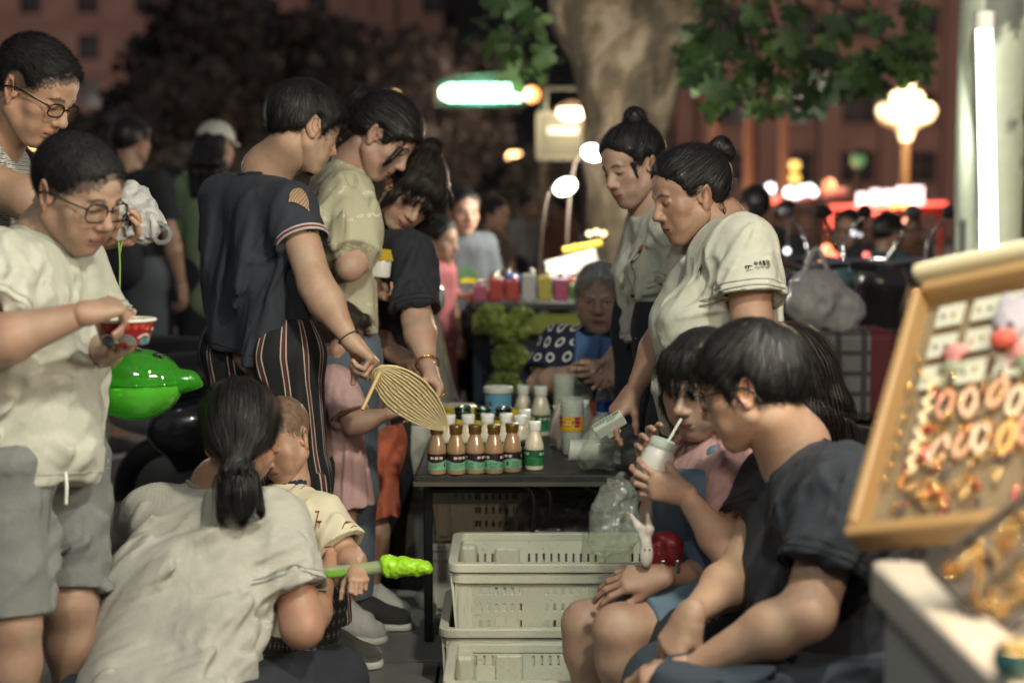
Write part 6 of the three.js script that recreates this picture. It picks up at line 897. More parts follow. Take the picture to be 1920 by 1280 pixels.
{ // blue tub
  const o = thing('ice_cream_tub', 'light blue paper tub with printed picture on the table', 'tub', onY(934, 822, TH)), tx = canvasTex(512, 256, (g, w, h) => { g.fillStyle = '#5d93b3'; g.fillRect(0, 0, w, h); for (let k = 0; k < 2; k++) { const x = k * 256; g.fillStyle = '#d8cfa8'; g.beginPath(); g.ellipse(x + 70, 130, 34, 44, 0.5, 0, 6.3); g.fill(); g.fillStyle = '#3f5f7f'; g.fillRect(x + 44, 150, 60, 14); g.fillStyle = '#6f8f4f'; g.fillRect(x + 160, 110, 60, 60); g.fillStyle = '#20304a'; for (const [a, b] of [[150, 62], [190, 62]]) { g.fillRect(x + a, b, 30, 6); g.fillRect(x + a, b + 12, 30, 6); g.fillRect(x + a + 12, b - 4, 6, 34); } } });
  mesh('wall', lathe([[0.039, 0.001], [0.045, 0.16]], 40), new THREE.MeshPhysicalMaterial({ map: tx, roughness: 0.4 }), o); mesh('lid', lathe([[0.0455, 0.152], [0.049, 0.153], [0.049, 0.168], [0.046, 0.171], [0, 0.169]], 40), M([0.55, 0.58, 0.5], 0.4), o); mesh('base', new THREE.CircleGeometry(0.039, 30).rotateX(Math.PI / 2).translate(0, 0.001, 0), white1, o);
}
{ // pale lidded bowls at the back
  for (const [x, y, s] of [[862, 806, 1], [905, 812, 0.9]]) { const o = thing('lidded_bowl', s === 1 ? 'pale bowl with gold rim under the ringed hand' : 'cream bowl with flat lid beside the blue tub', 'bowl', onY(x, y, TH)); o.scale.setScalar(s); mesh('bowl', lathe([[0, 0], [0.035, 0], [0.05, 0.02], [0.058, 0.075], [0.055, 0.075]], 36), M([0.6, 0.6, 0.52], 0.4), o); mesh('lid', lathe([[0.06, 0.072], [0.06, 0.08], [0.05, 0.088], [0, 0.09]], 36), M([0.58, 0.54, 0.36], 0.3), o); }
}
{ // stacked clear cups
  const cupM = glassM([0.93, 0.95, 0.92], 0.12, 0.82), cg = lathe([[0, 0], [0.027, 0], [0.0285, 0.004], [0.036, 0.092], [0.0385, 0.094], [0.0385, 0.097], [0.0355, 0.0945], [0.028, 0.005]], 32);
  const stack = (px, py, n, label, step = 0.013) => { const o = thing('cup_stack', label, 'cup stack', onY(px, py, TH)); for (let i = 0; i < n; i++) { const m = mesh('cup', cg, cupM, o); m.position.y = i * step; } return o; };
  const a = stack(1072, 852, 7, 'stack of clear plastic cups wrapped in a yellow and red label'); a.rotation.y = 0.2;
  const tx = canvasTex(512, 128, (g, w, h) => { g.fillStyle = '#d8a616'; g.fillRect(0, 0, w, h); for (let k = 0; k < 4; k++) { g.fillStyle = '#a01a20'; g.fillRect(k * 128, 0, 40, 96); g.fillStyle = '#f2c61a'; g.beginPath(); g.ellipse(k * 128 + 84, 54, 36, 30, 0, 0, 6.3); g.fill(); g.strokeStyle = '#8a1018'; g.lineWidth = 5; g.stroke(); g.fillStyle = '#7c1015'; for (const a of [56, 80, 104]) { g.fillRect(k * 128 + a, 46, 16, 4); g.fillRect(k * 128 + a, 56, 16, 4); g.fillRect(k * 128 + a + 6, 44, 4, 22); } } });
  mesh('paper_band', new THREE.CylinderGeometry(0.0385, 0.0365, 0.042, 36, 1, true).translate(0, 0.098, 0), new THREE.MeshPhysicalMaterial({ map: tx, roughness: 0.5, side: THREE.DoubleSide }), a);
  stack(1058, 815, 9, 'tall stack of clear cups near the old woman', 0.013); stack(1092, 800, 8, 'stack of clear cups behind the labelled stack', 0.012);
  const bag = new SDF(), q = onY(1058, 838, TH); bag.cap(q.clone().add(V(-0.01, 0.035, 0)), q.clone().add(V(0, 0.11, 0)), 0.034, 0.03, 0.02); bag.disp(folds(q, V(0.3, 1, 0), { amp: 0.012, across: 30, R: 0.3 })).cut(V(0, TH + 0.001, 0), V(0, -1, 0)); single('snack_bag', bag.build(0.006), M([0.6, 0.5, 0.44], 0.3, { clearcoat: 0.7 }), 'pale crumpled snack bag against the cup stacks', 'bag');
}
{ // water bottle, sauce bottle, orange cup
  const o = thing('water_bottle', 'clear water bottle with white cap and blue label', 'bottle', onY(1134, 826, TH)), lb = canvasTex(256, 128, (g, w, h) => { g.fillStyle = '#1d4f9c'; g.fillRect(0, 0, w, h); g.fillStyle = '#dfe8f2'; g.font = 'bold 54px sans-serif'; g.fillText('H', 30, 66); g.fillText('H', 160, 66); g.fillRect(0, 90, w, 8); });
  mesh('bottle', lathe([[0, 0], [0.027, 0], [0.03, 0.006], [0.03, 0.13], [0.026, 0.155], [0.014, 0.178], [0.0125, 0.185], [0.0125, 0.19]], 32), glassM([0.92, 0.96, 0.98], 0.04, 0.9), o); mesh('label', new THREE.CylinderGeometry(0.0308, 0.0308, 0.05, 32, 1, true).translate(0, 0.105, 0), new THREE.MeshPhysicalMaterial({ map: lb, roughness: 0.4 }), o); mesh('cap', lathe([[0.0145, 0.186], [0.0155, 0.187], [0.0155, 0.204], [0.013, 0.206], [0, 0.206]]), white1, o);
  const r = thing('sauce_bottle', 'dark sauce bottle with red stepped cap behind the water bottle', 'bottle', onY(1152, 812, TH)); mesh('bottle', lathe([[0, 0], [0.03, 0], [0.032, 0.005], [0.032, 0.15], [0.024, 0.18], [0.016, 0.19]], 28), M([0.02, 0.03, 0.025], 0.1, { clearcoat: 1 }), r); mesh('cap', lathe([[0.021, 0.184], [0.022, 0.186], [0.022, 0.21], [0.013, 0.213], [0.016, 0.217], [0.016, 0.236], [0.012, 0.24], [0, 0.24]]), M([0.5, 0.03, 0.04], 0.3), r);
  const c = thing('orange_cup', 'translucent orange cup behind the cup stacks', 'cup', onY(1112, 800, TH)); mesh('cup', lathe([[0, 0], [0.028, 0], [0.034, 0.1], [0.032, 0.1], [0.027, 0.004]]), glassM([0.95, 0.3, 0.12], 0.1, 0.6), c); mesh('rim', new THREE.TorusGeometry(0.033, 0.002, 6, 30).rotateX(Math.PI / 2).translate(0, 0.1, 0), M([0.8, 0.4, 0.25], 0.3), c);
  const ph = thing('bottle', 'black-capped shaker in the hands of the old woman', 'shaker', onY(1078, 770, TH)); mesh('body', lathe([[0, 0], [0.028, 0], [0.03, 0.11]]), glassM([0.9, 0.9, 0.85], 0.2, 0.7), ph); mesh('cap', lathe([[0.031, 0.105], [0.032, 0.106], [0.032, 0.134], [0.028, 0.138], [0, 0.138]]), M([0.015, 0.015, 0.017], 0.3), ph);
}
// crumpled clear bag on the table with a small box on top
const crease = dataTex(256, (x, y) => { const r = (f, o) => 1 - Math.min(1, Math.abs(noise(x * f + o, y * f, o)) * 4); return 0.55 * r(7, 1) + 0.3 * r(15, 5) + 0.15 * r(30, 9); }, [1.6, 1.6]);
const film = () => new THREE.MeshPhysicalMaterial({ color: C(0.9, 0.93, 0.86), transmission: 0.82, thickness: 0, roughness: 0.12, specularIntensity: 1, clearcoat: 1, clearcoatRoughness: 0.06, bumpMap: crease, bumpScale: 0.004 });
const flatUV = { uv: (x, y, z) => [x + z * 0.6, y] };
function crumple(s, c, R, amp = 0.012, f = 26) { return s.disp((x, y, z) => { const n = noise(x * f, y * f, z * f), m = noise(x * f * 2.3 + 4, y * f * 2.3, z * f * 2.3); return amp * (Math.abs(n) - 0.25) + amp * 0.5 * (Math.abs(m) - 0.25); }, amp * 1.6); }
{
  const b = onY(1150, 884, TH), s = new SDF(), at = (x, y, z) => b.clone().add(V(x, y, z)); s.cap(at(-0.055, 0.045, -0.03), at(0.06, 0.045, -0.04), 0.05, 0.052, 0.03).cap(at(-0.03, 0.08, -0.03), at(0.04, 0.085, -0.04), 0.045, 0.04, 0.03).cap(at(0.05, 0.09, -0.05), at(0.085, 0.075, -0.04), 0.03, 0.02, 0.03); crumple(s, b, 0.1, 0.018, 14); s.cut(V(0, TH + 0.002, 0), V(0, -1, 0), 0.004); single('plastic_bag', s.build(0.005, flatUV), film(), 'crumpled clear plastic bag on the corner of the table', 'plastic bag');
  const inner = thing('cup_stack', 'white cup stack lying inside the clear bag on the table', 'cup stack', at(-0.005, 0.05, -0.035)); for (let i = 0; i < 5; i++) { const m = mesh('cup', lathe([[0.026, 0], [0.033, 0.07], [0.035, 0.07]], 24).rotateZ(1.5), M([0.5, 0.52, 0.48], 0.5), inner); m.position.set(-0.05 + i * 0.014, 0, 0); }
  const s2 = new SDF(), c2 = onY(1098, 872, TH).add(V(0, 0, 0)); s2.cap(c2.clone().add(V(0, 0.02, -0.02)), c2.clone().add(V(0.05, 0.12, -0.04)), 0.022, 0.028, 0.02); crumple(s2, c2, 0.1, 0.01, 34); s2.cut(V(0, TH + 0.002, 0), V(0, -1, 0), 0.004); single('plastic_bag', s2.build(0.005, flatUV), film(), 'folded clear plastic film leaning on the labelled cups', 'plastic bag');
  const q = P(1143, 796, 4.38), o = thing('small_box', 'small white carton with green print lying on the clear bag', 'box', q); o.rotation.set(0.5, 0.2, 0.52); const tx = canvasTex(256, 128, (g, w, h) => { g.fillStyle = '#cfd3c2'; g.fillRect(0, 0, w, h); g.fillStyle = '#2f5f48'; g.fillRect(8, 12, 240, 34); g.fillStyle = '#dfe3d4'; for (let i = 0; i < 6; i++) { g.fillRect(20 + i * 30, 20, 20, 4); g.fillRect(20 + i * 30, 30, 20, 4); g.fillRect(28 + i * 30, 18, 4, 22); } g.fillStyle = '#3a5f9a'; g.fillRect(8, 56, 100, 14); g.fillStyle = '#2f5f48'; for (let i = 0; i < 4; i++) g.fillRect(120, 56 + i * 14, 110 - i * 12, 7); });
  const tm = new THREE.MeshPhysicalMaterial({ map: tx, roughness: 0.5 }), wm = M([0.62, 0.64, 0.55], 0.5); mesh('carton', box(0.088, 0.034, 0.03, 0, 0, 0, 0.003), wm, o); mesh('printed_face', new THREE.PlaneGeometry(0.084, 0.028).rotateX(-Math.PI / 2).translate(0, 0.0176, 0), tm, o); mesh('tab', box(0.04, 0.018, 0.028, -0.002, -0.024, 0, 0.003), wm, o);
}
// ---- crates
const crateWall = (w, h, holes, t = 0.006) => { const s = new THREE.Shape([[-w / 2, 0], [w / 2, 0], [w / 2, h], [-w / 2, h]].map(([x, y]) => new THREE.Vector2(x, y))); for (const [x, y, a, b] of holes) { const p = new THREE.Path(); p.moveTo(x - a / 2, y - b / 2); p.lineTo(x + a / 2, y - b / 2); p.lineTo(x + a / 2, y + b / 2); p.lineTo(x - a / 2, y + b / 2); p.closePath(); s.holes.push(p); } return new THREE.ExtrudeGeometry(s, { depth: t, bevelEnabled: true, bevelSize: 0.0012, bevelThickness: 0.0012, bevelSegments: 1 }).translate(0, 0, -t / 2); };
function crate(pos, W, H, Dp, mat, label, turn = 0, taper = 0.05) {
  const o = thing('plastic_crate', label, 'crate', pos); o.rotation.y = turn; const hs = [];
  for (const gx of [-0.36, 0, 0.36]) for (let i = 0; i < 6; i++) for (let j = 0; j < 3; j++) { const y = H * 0.72 - j * 0.045; if (y > 0.04) hs.push([gx * W * 0.8 + (i - 2.5) * 0.021, y, 0.009, 0.022]); }
  const top = []; for (let i = 0; i < 10; i++) top.push([(i - 4.5) * 0.021, H * 0.74, 0.008, 0.026]); for (let i = 0; i < 3; i++) { top.push([-W * 0.4 + i * 0.021, H * 0.74, 0.008, 0.026]); top.push([W * 0.4 - i * 0.021, H * 0.74, 0.008, 0.026]); }
  const t = taper / H; const fr = crateWall(W - taper, H, hs).applyMatrix4(new THREE.Matrix4().makeShear(0, 0, 0, t * 0.5, 0, 0)); 
  mesh('wall', crateWall(W - 0.02, H, hs).rotateX(t * 0.45).translate(0, 0.004, Dp / 2 - taper * 0.62), mat, o); mesh('wall', crateWall(W - 0.02, H, top).rotateX(-t * 0.45).translate(0, 0.004, -Dp / 2 + taper * 0.62), mat, o);
  const sd = []; for (let i = 0; i < 8; i++) for (let j = 0; j < 3; j++) { const y = H * 0.72 - j * 0.045; if (y > 0.04) sd.push([(i - 3.5) * 0.024, y, 0.01, 0.022]); }
  for (const s of [-1, 1]) mesh('wall', crateWall(Dp - 0.03, H, sd).rotateX(t * 0.45).rotateY(s * Math.PI / 2).translate(s * (W / 2 - taper * 0.4), 0.004, 0), mat, o);
  mesh('base', box(W - taper * 1.2, 0.008, Dp - taper * 1.4, 0, 0.008, 0, 0.003), mat, o);
  const rim = new THREE.Shape(), R = (w, d, r) => { const p = []; for (const [sx, sz, a0] of [[1, 1, 0], [-1, 1, 1], [-1, -1, 2], [1, -1, 3]]) for (let k = 0; k <= 5; k++) { const a = (a0 + k / 5) * Math.PI / 2; p.push(new THREE.Vector2(sx * (w / 2 - r) + r * Math.cos(a), sz * (d / 2 - r) + r * Math.sin(a))); } return p; };
  const rs = new THREE.Shape(R(W + 0.012, Dp + 0.012, 0.03)); rs.holes.push(new THREE.Path(R(W - 0.022, Dp - 0.022, 0.02))); mesh('rim', new THREE.ExtrudeGeometry(rs, { depth: 0.016, bevelEnabled: true, bevelSize: 0.004, bevelThickness: 0.004, bevelSegments: 3 }).rotateX(-Math.PI / 2).translate(0, H - 0.012, 0), mat, o);
  const rb = new THREE.Shape(R(W + 0.004, Dp + 0.004, 0.03)); rb.holes.push(new THREE.Path(R(W - 0.012, Dp - 0.012, 0.02))); mesh('rim_skirt', new THREE.ExtrudeGeometry(rb, { depth: 0.026, bevelEnabled: false }).rotateX(-Math.PI / 2).translate(0, H - 0.044, 0), mat, o);
  for (const x of [-W * 0.26, W * 0.26]) { mesh('pillar', box(0.07, H * 0.7, 0.016, x, H * 0.4, Dp / 2 - taper * 0.5, 0.006), mat, o); mesh('pillar', box(0.07, H * 0.55, 0.014, x, H * 0.6, -Dp / 2 + taper * 0.55, 0.006), mat, o); }
  for (const sx of [-1, 1]) for (const sz of [-1, 1]) mesh('corner_post', box(0.05, H * 0.86, 0.05, sx * (W / 2 - 0.034), H * 0.5, sz * (Dp / 2 - 0.034), 0.014), mat, o);
  return o;
}
const crateM = M([0.66, 0.67, 0.57], 0.42, { map: dataTex(512, (x, y) => { const st = Math.max(0, tileN(x, y, 3, 4)) * 0.14, sc = Math.abs(tileN(x, y, 24, 7)) < 0.01 ? 0.1 : 0, sp = tileN(x, y, 60, 2) > 0.46 ? 0.1 : 0, v = clamp(0.97 - st - sc - sp, 0, 1); return [255 * v, 254 * v, 250 * v]; }, [2.2, 2.2], true), clearcoat: 0.25, clearcoatRoughness: 0.3, bumpMap: stoneBump, bumpScale: 0.0004 });
{ const W = 0.6, cx = P(845, 1065, 4.1).x + W / 2; crate(V(cx, 0.078, -4.28), W, 0.25, 0.4, crateM, 'pale green plastic crate, topmost of its stack before the table'); crate(V(cx - 0.008, 0.004, -4.285), W + 0.03, 0.155, 0.43, crateM, 'pale green crate underneath the topmost crate', 0, 0.02); crate(V(cx + 0.006, 0.002, -3.79), W, 0.15, 0.34, crateM, 'shallow pale green crate on the ground before the stacked crates', 0, 0.03); }
{ // goods inside the top crate
  const W = 0.6, cx = P(845, 1065, 4.1).x + W / 2; for (let i = 0; i < 5; i++) { const o = thing('milk_carton', 'small carton inside the topmost crate', 'carton', V(cx - 0.17 + i * 0.075, 0.094, -4.26 + (i % 2) * 0.06), 'cartons in the topmost crate'); mesh('carton', box(0.05, 0.1, 0.05, 0, 0.05, 0, 0.004), M(i > 2 ? [0.05, 0.1, 0.25] : [0.6, 0.58, 0.5], 0.5), o); mesh('top_fold', box(0.05, 0.012, 0.012, 0, 0.105, 0, 0.003), M([0.6, 0.58, 0.5], 0.5), o); }
}
crate(V(-0.06, 0.0, -5.0), 0.4, 0.22, 0.3, crateM, 'pale crate under the table, lower of two', 0.05); crate(V(-0.05, 0.222, -5.02), 0.4, 0.2, 0.3, crateM, 'pale crate under the table, upper of two', 0.02);
crate(V(0.26, 0.0, -5.15), 0.34, 0.25, 0.34, crateM, 'pale crate in the dark corner under the table', 0.2);
{ const s = new SDF(), b = V(0.14, 0, -4.86); s.ell(b.clone().add(V(0, 0.2, 0)), V(0.17, 0.19, 0.12)).cap(b.clone().add(V(0.1, 0.3, 0)), b.clone().add(V(0.14, 0.42, -0.05)), 0.07, 0.04, 0.06); crumple(s, b, 0.1, 0.02, 14); s.cut(V(0, 0.004, 0), V(0, -1, 0), 0.004); single('plastic_sack', s.build(0.009), new THREE.MeshPhysicalMaterial({ color: C(0.35, 0.36, 0.37), roughness: 0.25, transmission: 0.3, clearcoat: 1 }), 'grey plastic sack slumped under the table', 'plastic bag'); }
{ const o = onY(1158, 960, 0.22), b = P(1158, 990, 4.42), s = new SDF(); s.cap(P(1150, 925, 4.46), P(1150, 1000, 4.44), 0.035, 0.055, 0.03).cap(P(1130, 960, 4.44), P(1125, 1020, 4.43), 0.03, 0.03, 0.03).cap(P(1175, 930, 4.46), P(1180, 1000, 4.44), 0.03, 0.03, 0.03).cap(P(1165, 893, 4.49), P(1155, 930, 4.46), 0.014, 0.03, 0.03); crumple(s, b, 0.1, 0.024, 13); single('plastic_bag', s.build(0.006, flatUV), film(), 'clear plastic bag hanging from the edge of the table', 'plastic bag'); const s3 = new SDF(), g0 = onY(800, 1140, 0.0); s3.ell(g0.clone().add(V(0.03, 0.03, 0)), V(0.07, 0.045, 0.05)); crumple(s3, g0, 0.1, 0.014, 24); s3.cut(V(0, 0.002, 0), V(0, -1, 0), 0.003); single('plastic_bag', s3.build(0.006, flatUV), film(), 'clear plastic bag dropped on the paving by the table leg', 'plastic bag'); }
// boxes stacked beyond the table
for (const [x, z, w, h, d, y, c, label] of [[-0.36, -5.35, 0.26, 0.34, 0.3, 0, [0.3, 0.31, 0.29], 'grey foam box on the paving beside the table, under another box'], [-0.35, -5.37, 0.24, 0.24, 0.28, 0.342, [0.42, 0.43, 0.38], 'pale foam box on top of the grey foam box'], [-0.72, -5.9, 0.3, 0.5, 0.3, 0, [0.36, 0.37, 0.36], 'tall pale box behind the child in orange shorts']]) { const o = thing('storage_box', label, 'box', V(x, y, z)); const m = M(c, 0.6); mesh('body', box(w, h - 0.04, d, 0, (h - 0.04) / 2, 0, 0.012), m, o); mesh('lid', box(w + 0.016, 0.04, d + 0.016, 0, h - 0.02, 0, 0.01), m, o); mesh('handle', tube([V(w / 2 + 0.008, h * 0.55, -0.05), V(w / 2 + 0.03, h * 0.6, -0.02), V(w / 2 + 0.03, h * 0.6, 0.03), V(w / 2 + 0.008, h * 0.55, 0.06)], 0.007, 12, 6), M([0.6, 0.6, 0.5], 0.4), o); }
// ================= HELD THINGS =================
{ // paper bowl
  const c = P(233, 622, 3.26), o = thing('paper_bowl', 'red printed paper bowl of food held by the boy', 'bowl', c.clone().add(V(0, -0.026, 0))), tx = canvasTex(1024, 192, (g, w, h) => { g.fillStyle = '#7e1a20'; g.fillRect(0, 0, w, h); for (let k = 0; k < 4; k++) { const x = k * 256; g.fillStyle = '#c9553a'; for (let i = 0; i < 4; i++) { g.fillRect(x + 40 + i * 46, 26, 36, 7); g.fillRect(x + 40 + i * 46, 44, 36, 7); g.fillRect(x + 54 + i * 46, 20, 7, 44); } g.strokeStyle = '#5a8f86'; g.lineWidth = 12; for (let i = 0; i < 3; i++) { g.beginPath(); g.arc(x + 30, 190, 40 + i * 22, Math.PI, 2 * Math.PI); g.stroke(); } g.fillStyle = '#d8d2bc'; for (let i = 0; i < 16; i++) { g.beginPath(); g.arc(x + 130 + i * 7, 130 - 24 * Math.sin(i * 0.21), 7, 0, 6.3); g.fill(); } g.fillStyle = '#3f7f86'; g.beginPath(); g.ellipse(x + 185, 160, 44, 30, 0, 0, 6.3); g.fill(); g.fillStyle = '#d8d2bc'; g.fillRect(x + 226, 140, 26, 30); } });
  const m = new THREE.MeshPhysicalMaterial({ map: tx, roughness: 0.4 }); mesh('wall', lathe([[0.047, 0.001], [0.061, 0.05]], 48), m, o); mesh('rim', new THREE.TorusGeometry(0.0615, 0.0032, 8, 48).rotateX(Math.PI / 2).translate(0, 0.051, 0), M([0.72, 0.7, 0.6], 0.4), o); mesh('lining', lathe([[0.047, 0.004], [0.0595, 0.05]], 48), M([0.6, 0.56, 0.46], 0.5, { side: THREE.DoubleSide }), o); mesh('base', new THREE.CircleGeometry(0.047, 32).rotateX(Math.PI / 2).translate(0, 0.001, 0), m, o);
  const f = new SDF(); f.ell(V(0, 0.034, 0), V(0.056, 0.012, 0.056)); f.disp((x, y, z) => 0.006 * noise(x * 60, y * 60, z * 60), 0.008); mesh('food', f.build(0.004), M([0.45, 0.33, 0.18], 0.4), o);
  const st = thing('bamboo_stick', 'thin bamboo picks between the fingers of the boy', 'stick', V(0, 0, 0)); for (const d of [0, 7]) mesh('pick', rod(P(195 + d, 560 - d, 3.2), P(243 + d * 0.4, 600, 3.25), 0.0022, 0.0016, 8), M([0.55, 0.4, 0.22], 0.6), st);
}
{ // green inflatable
  const gm = new THREE.MeshPhysicalMaterial({ color: C(0.10, 0.62, 0.05), transmission: 0.72, thickness: 0, roughness: 0.06, clearcoat: 1, clearcoatRoughness: 0.04, side: THREE.DoubleSide }), gm2 = new THREE.MeshPhysicalMaterial({ color: C(0.16, 0.78, 0.06), transmission: 0.5, thickness: 0, roughness: 0.08, clearcoat: 1, side: THREE.DoubleSide });
  const c = P(252, 716, 3.72), o = thing('inflatable_toy', 'shiny green inflatable toy with pointed tail beside the boy', 'toy', c), k = 3.72 / F;
  const half = (up) => { const g = new THREE.SphereGeometry(1, 48, 20, 0, Math.PI * 2, up ? 0 : Math.PI / 2, Math.PI / 2), p = g.attributes.position; for (let i = 0; i < p.count; i++) { let x = p.getX(i), y = p.getY(i), z = p.getZ(i); const a = Math.atan2(z, x), pk = 1 - 0.05 * Math.abs(Math.sin(a * 8)) * (1 - Math.abs(y)) ** 3; p.setXYZ(i, x * 92 * k * pk, y * (up ? 64 : 72) * k, z * 70 * k * pk); } g.computeVertexNormals(); return g; };
  mesh('upper_shell', half(true), gm, o); mesh('lower_shell', half(false), gm2, o); mesh('seam', new THREE.TorusGeometry(1, 0.03, 6, 64).rotateX(Math.PI / 2).scale(92 * k, 0.12, 70 * k), gm, o);
  const t = new SDF(); t.chain([V(80 * k, 2 * k, 0), V(104 * k, 2 * k, 0), V(128 * k, -6 * k, 0)], [26 * k, 17 * k, 2.5 * k], 0.02); mesh('tail', t.build(0.006), gm, o);
  const blk = M([0.012, 0.02, 0.012], 0.2); for (const [x, y, r] of [[8, 61, 12], [48, 50, 11]]) { const g = new THREE.SphereGeometry(r * k, 16, 10).scale(1, 0.7, 0.3); const xx = x * k, yy = y * k, zz = 70 * k * Math.sqrt(Math.max(0.02, 1 - (x / 92) ** 2 - (y / 64) ** 2)); mesh('printed_spot', g.translate(xx, yy, zz), blk, o); }
}
{ // white carrier bag held by the man
  const s = new SDF(), c = P(245, 410, 3.8); s.cap(P(225, 372, 3.83), P(222, 430, 3.8), 0.026, 0.034, 0.03).cap(P(245, 358, 3.83), P(262, 432, 3.8), 0.024, 0.038, 0.03).cap(P(268, 362, 3.83), P(292, 420, 3.8), 0.014, 0.022, 0.03).cap(P(275, 354, 3.82), P(284, 350, 3.82), 0.004, 0.004, 0.01); s.disp((x, y, z) => 0.02 * (Math.abs(noise(x * 17, y * 13, z * 17)) - 0.2) + 0.012 * (Math.abs(noise(x * 34 + 5, y * 26, z * 34)) - 0.2), 0.02);
  const o = thing('carrier_bag', 'white plastic carrier bag with thin black drawing held by the striped-shirt man', 'plastic bag', V(0, 0, 0)), m = new THREE.MeshPhysicalMaterial({ color: C(0.62, 0.62, 0.62), transmission: 0.4, thickness: 0, roughness: 0.5, bumpMap: crease, bumpScale: 0.008 });
  mesh('bag', s.build(0.005, flatUV), m, o); const hd = tube([P(282, 412, 3.79), P(302, 420, 3.79), P(318, 434, 3.79), P(312, 452, 3.79), P(296, 454, 3.79), P(284, 438, 3.79), P(280, 425, 3.79)], 0.0062, 60, 8); mesh('handle', hd, m, o);
  const tx = canvasTex(128, 128, (g, w, h) => { g.clearRect(0, 0, w, h); g.strokeStyle = '#1b1b1e'; g.lineWidth = 5; for (const [x, y, r] of [[40, 26, 13], [56, 20, 12], [64, 34, 12], [46, 38, 12]]) { g.beginPath(); g.arc(x, y, r, 0.4, 4.4); g.stroke(); } g.beginPath(); g.arc(46, 88, 26, 2.6, 7.0); g.stroke(); for (const [x, y] of [[86, 72], [92, 84], [88, 96]]) { g.beginPath(); g.arc(x, y, 7, 3.4, 7.4); g.stroke(); } });
  Person.prototype.patch.call({ base: V(0, 0, 0), g: o, add: (n, g, mt) => mesh(n, g, mt, o) }, 'printed_drawing', s, P(238, 402, 3.78), V(1, 0, 0), V(0, 1, 0), 0.06, 0.07, tx, 0.003);
  const gm = M([0.22, 0.36, 0.06], 0.5), st = thing('green_straws', 'pair of thin green stalks hanging below the white carrier bag', 'stalk', V(0, 0, 0)); mesh('stalk', tube([P(219, 436, 3.78), P(222, 460, 3.78), P(224, 500, 3.78), P(223, 556, 3.78)], 0.0026, 20, 6), gm, st); mesh('stalk', tube([P(232, 432, 3.78), P(228, 452, 3.78), P(224, 475, 3.78)], 0.0024, 12, 6), gm, st); const lf = new SDF(); lf.cap(P(206, 438, 3.79), P(240, 425, 3.79), 0.008, 0.014, 0.01).cap(P(236, 420, 3.79), P(240, 440, 3.79), 0.012, 0.005, 0.01); mesh('leaf', lf.build(0.004), M([0.12, 0.14, 0.05], 0.5), st);
}
{ // straw fan
  const o = thing('straw_fan', 'woven straw hand fan with bamboo handle over the bottles', 'fan', V(0, 0, 0)), a = P(706, 690, 4.18), b = P(838, 806, 4.34), d = b.clone().sub(a), L = d.length(); d.normalize(); const u = V(0.5, 0.8, 0.1), n = u.clone().addScaledVector(d, -u.dot(d)).normalize(), w = d.clone().cross(n).normalize(), wide = n.clone().multiplyScalar(0.97).addScaledVector(w, 0.22).normalize(), nn = d.clone().cross(wide).normalize();
  const gs = [], at = (t, s) => a.clone().addScaledVector(d, t * L).addScaledVector(wide, s * 0.062 * Math.sin(Math.min(1, t * 1.02) ** 0.8 * Math.PI) ** 0.65).addScaledVector(nn, 0.006 * Math.sin(s * 40)); const g1 = [], g2 = [];
  for (let i = 0; i < 90; i++) { const s = -1 + 2 * i / 89, pts = []; for (let k = 0; k <= 10; k++) pts.push(at(0.01 + 0.98 * k / 10, s).addScaledVector(nn, 0.0012 * ((k + i) % 2 ? 1 : -1))); g1.push(tube(pts, 0.0010, 14, 4)); }
  for (let k = 1; k < 44; k++) { const t = k / 44, pts = []; for (let i = 0; i <= 8; i++) pts.push(at(t, -1 + 2 * i / 8).addScaledVector(nn, 0.0012 * ((k + i) % 2 ? -1 : 1))); g2.push(tube(pts, 0.0009, 10, 4)); }
  const m = M([0.78, 0.67, 0.4], 0.6); const bl = mesh('blade', merge(g1), m, o); { const sg = new THREE.PlaneGeometry(1, 1, 24, 20), sp = sg.attributes.position; for (let i = 0; i < sp.count; i++) { const q = at(0.01 + 0.98 * (sp.getX(i) + 0.5), sp.getY(i) * 1.98); sp.setXYZ(i, q.x, q.y, q.z); } sg.computeVertexNormals(); mesh('leaf_sheet', sg, M([0.76, 0.66, 0.42], 0.7, { transmission: 0.25, side: THREE.DoubleSide }), o); } mesh('weft', merge(g2), M([0.76, 0.64, 0.38], 0.6), o); const sh = []; for (let k = 0; k < 40; k++) { const t = k / 39; sh.push(at(0.01 + 0.98 * t, 1)); } for (let k = 39; k >= 0; k--) sh.push(at(0.01 + 0.98 * k / 39, -1)); mesh('border', tube(sh, 0.003, 160, 6, true), M([0.66, 0.52, 0.26], 0.6), o);
  mesh('handle', rod(lerp(a, b, 0.05), P(679, 768, 4.14), 0.006, 0.005, 10), M([0.55, 0.38, 0.16], 0.5), o);
}
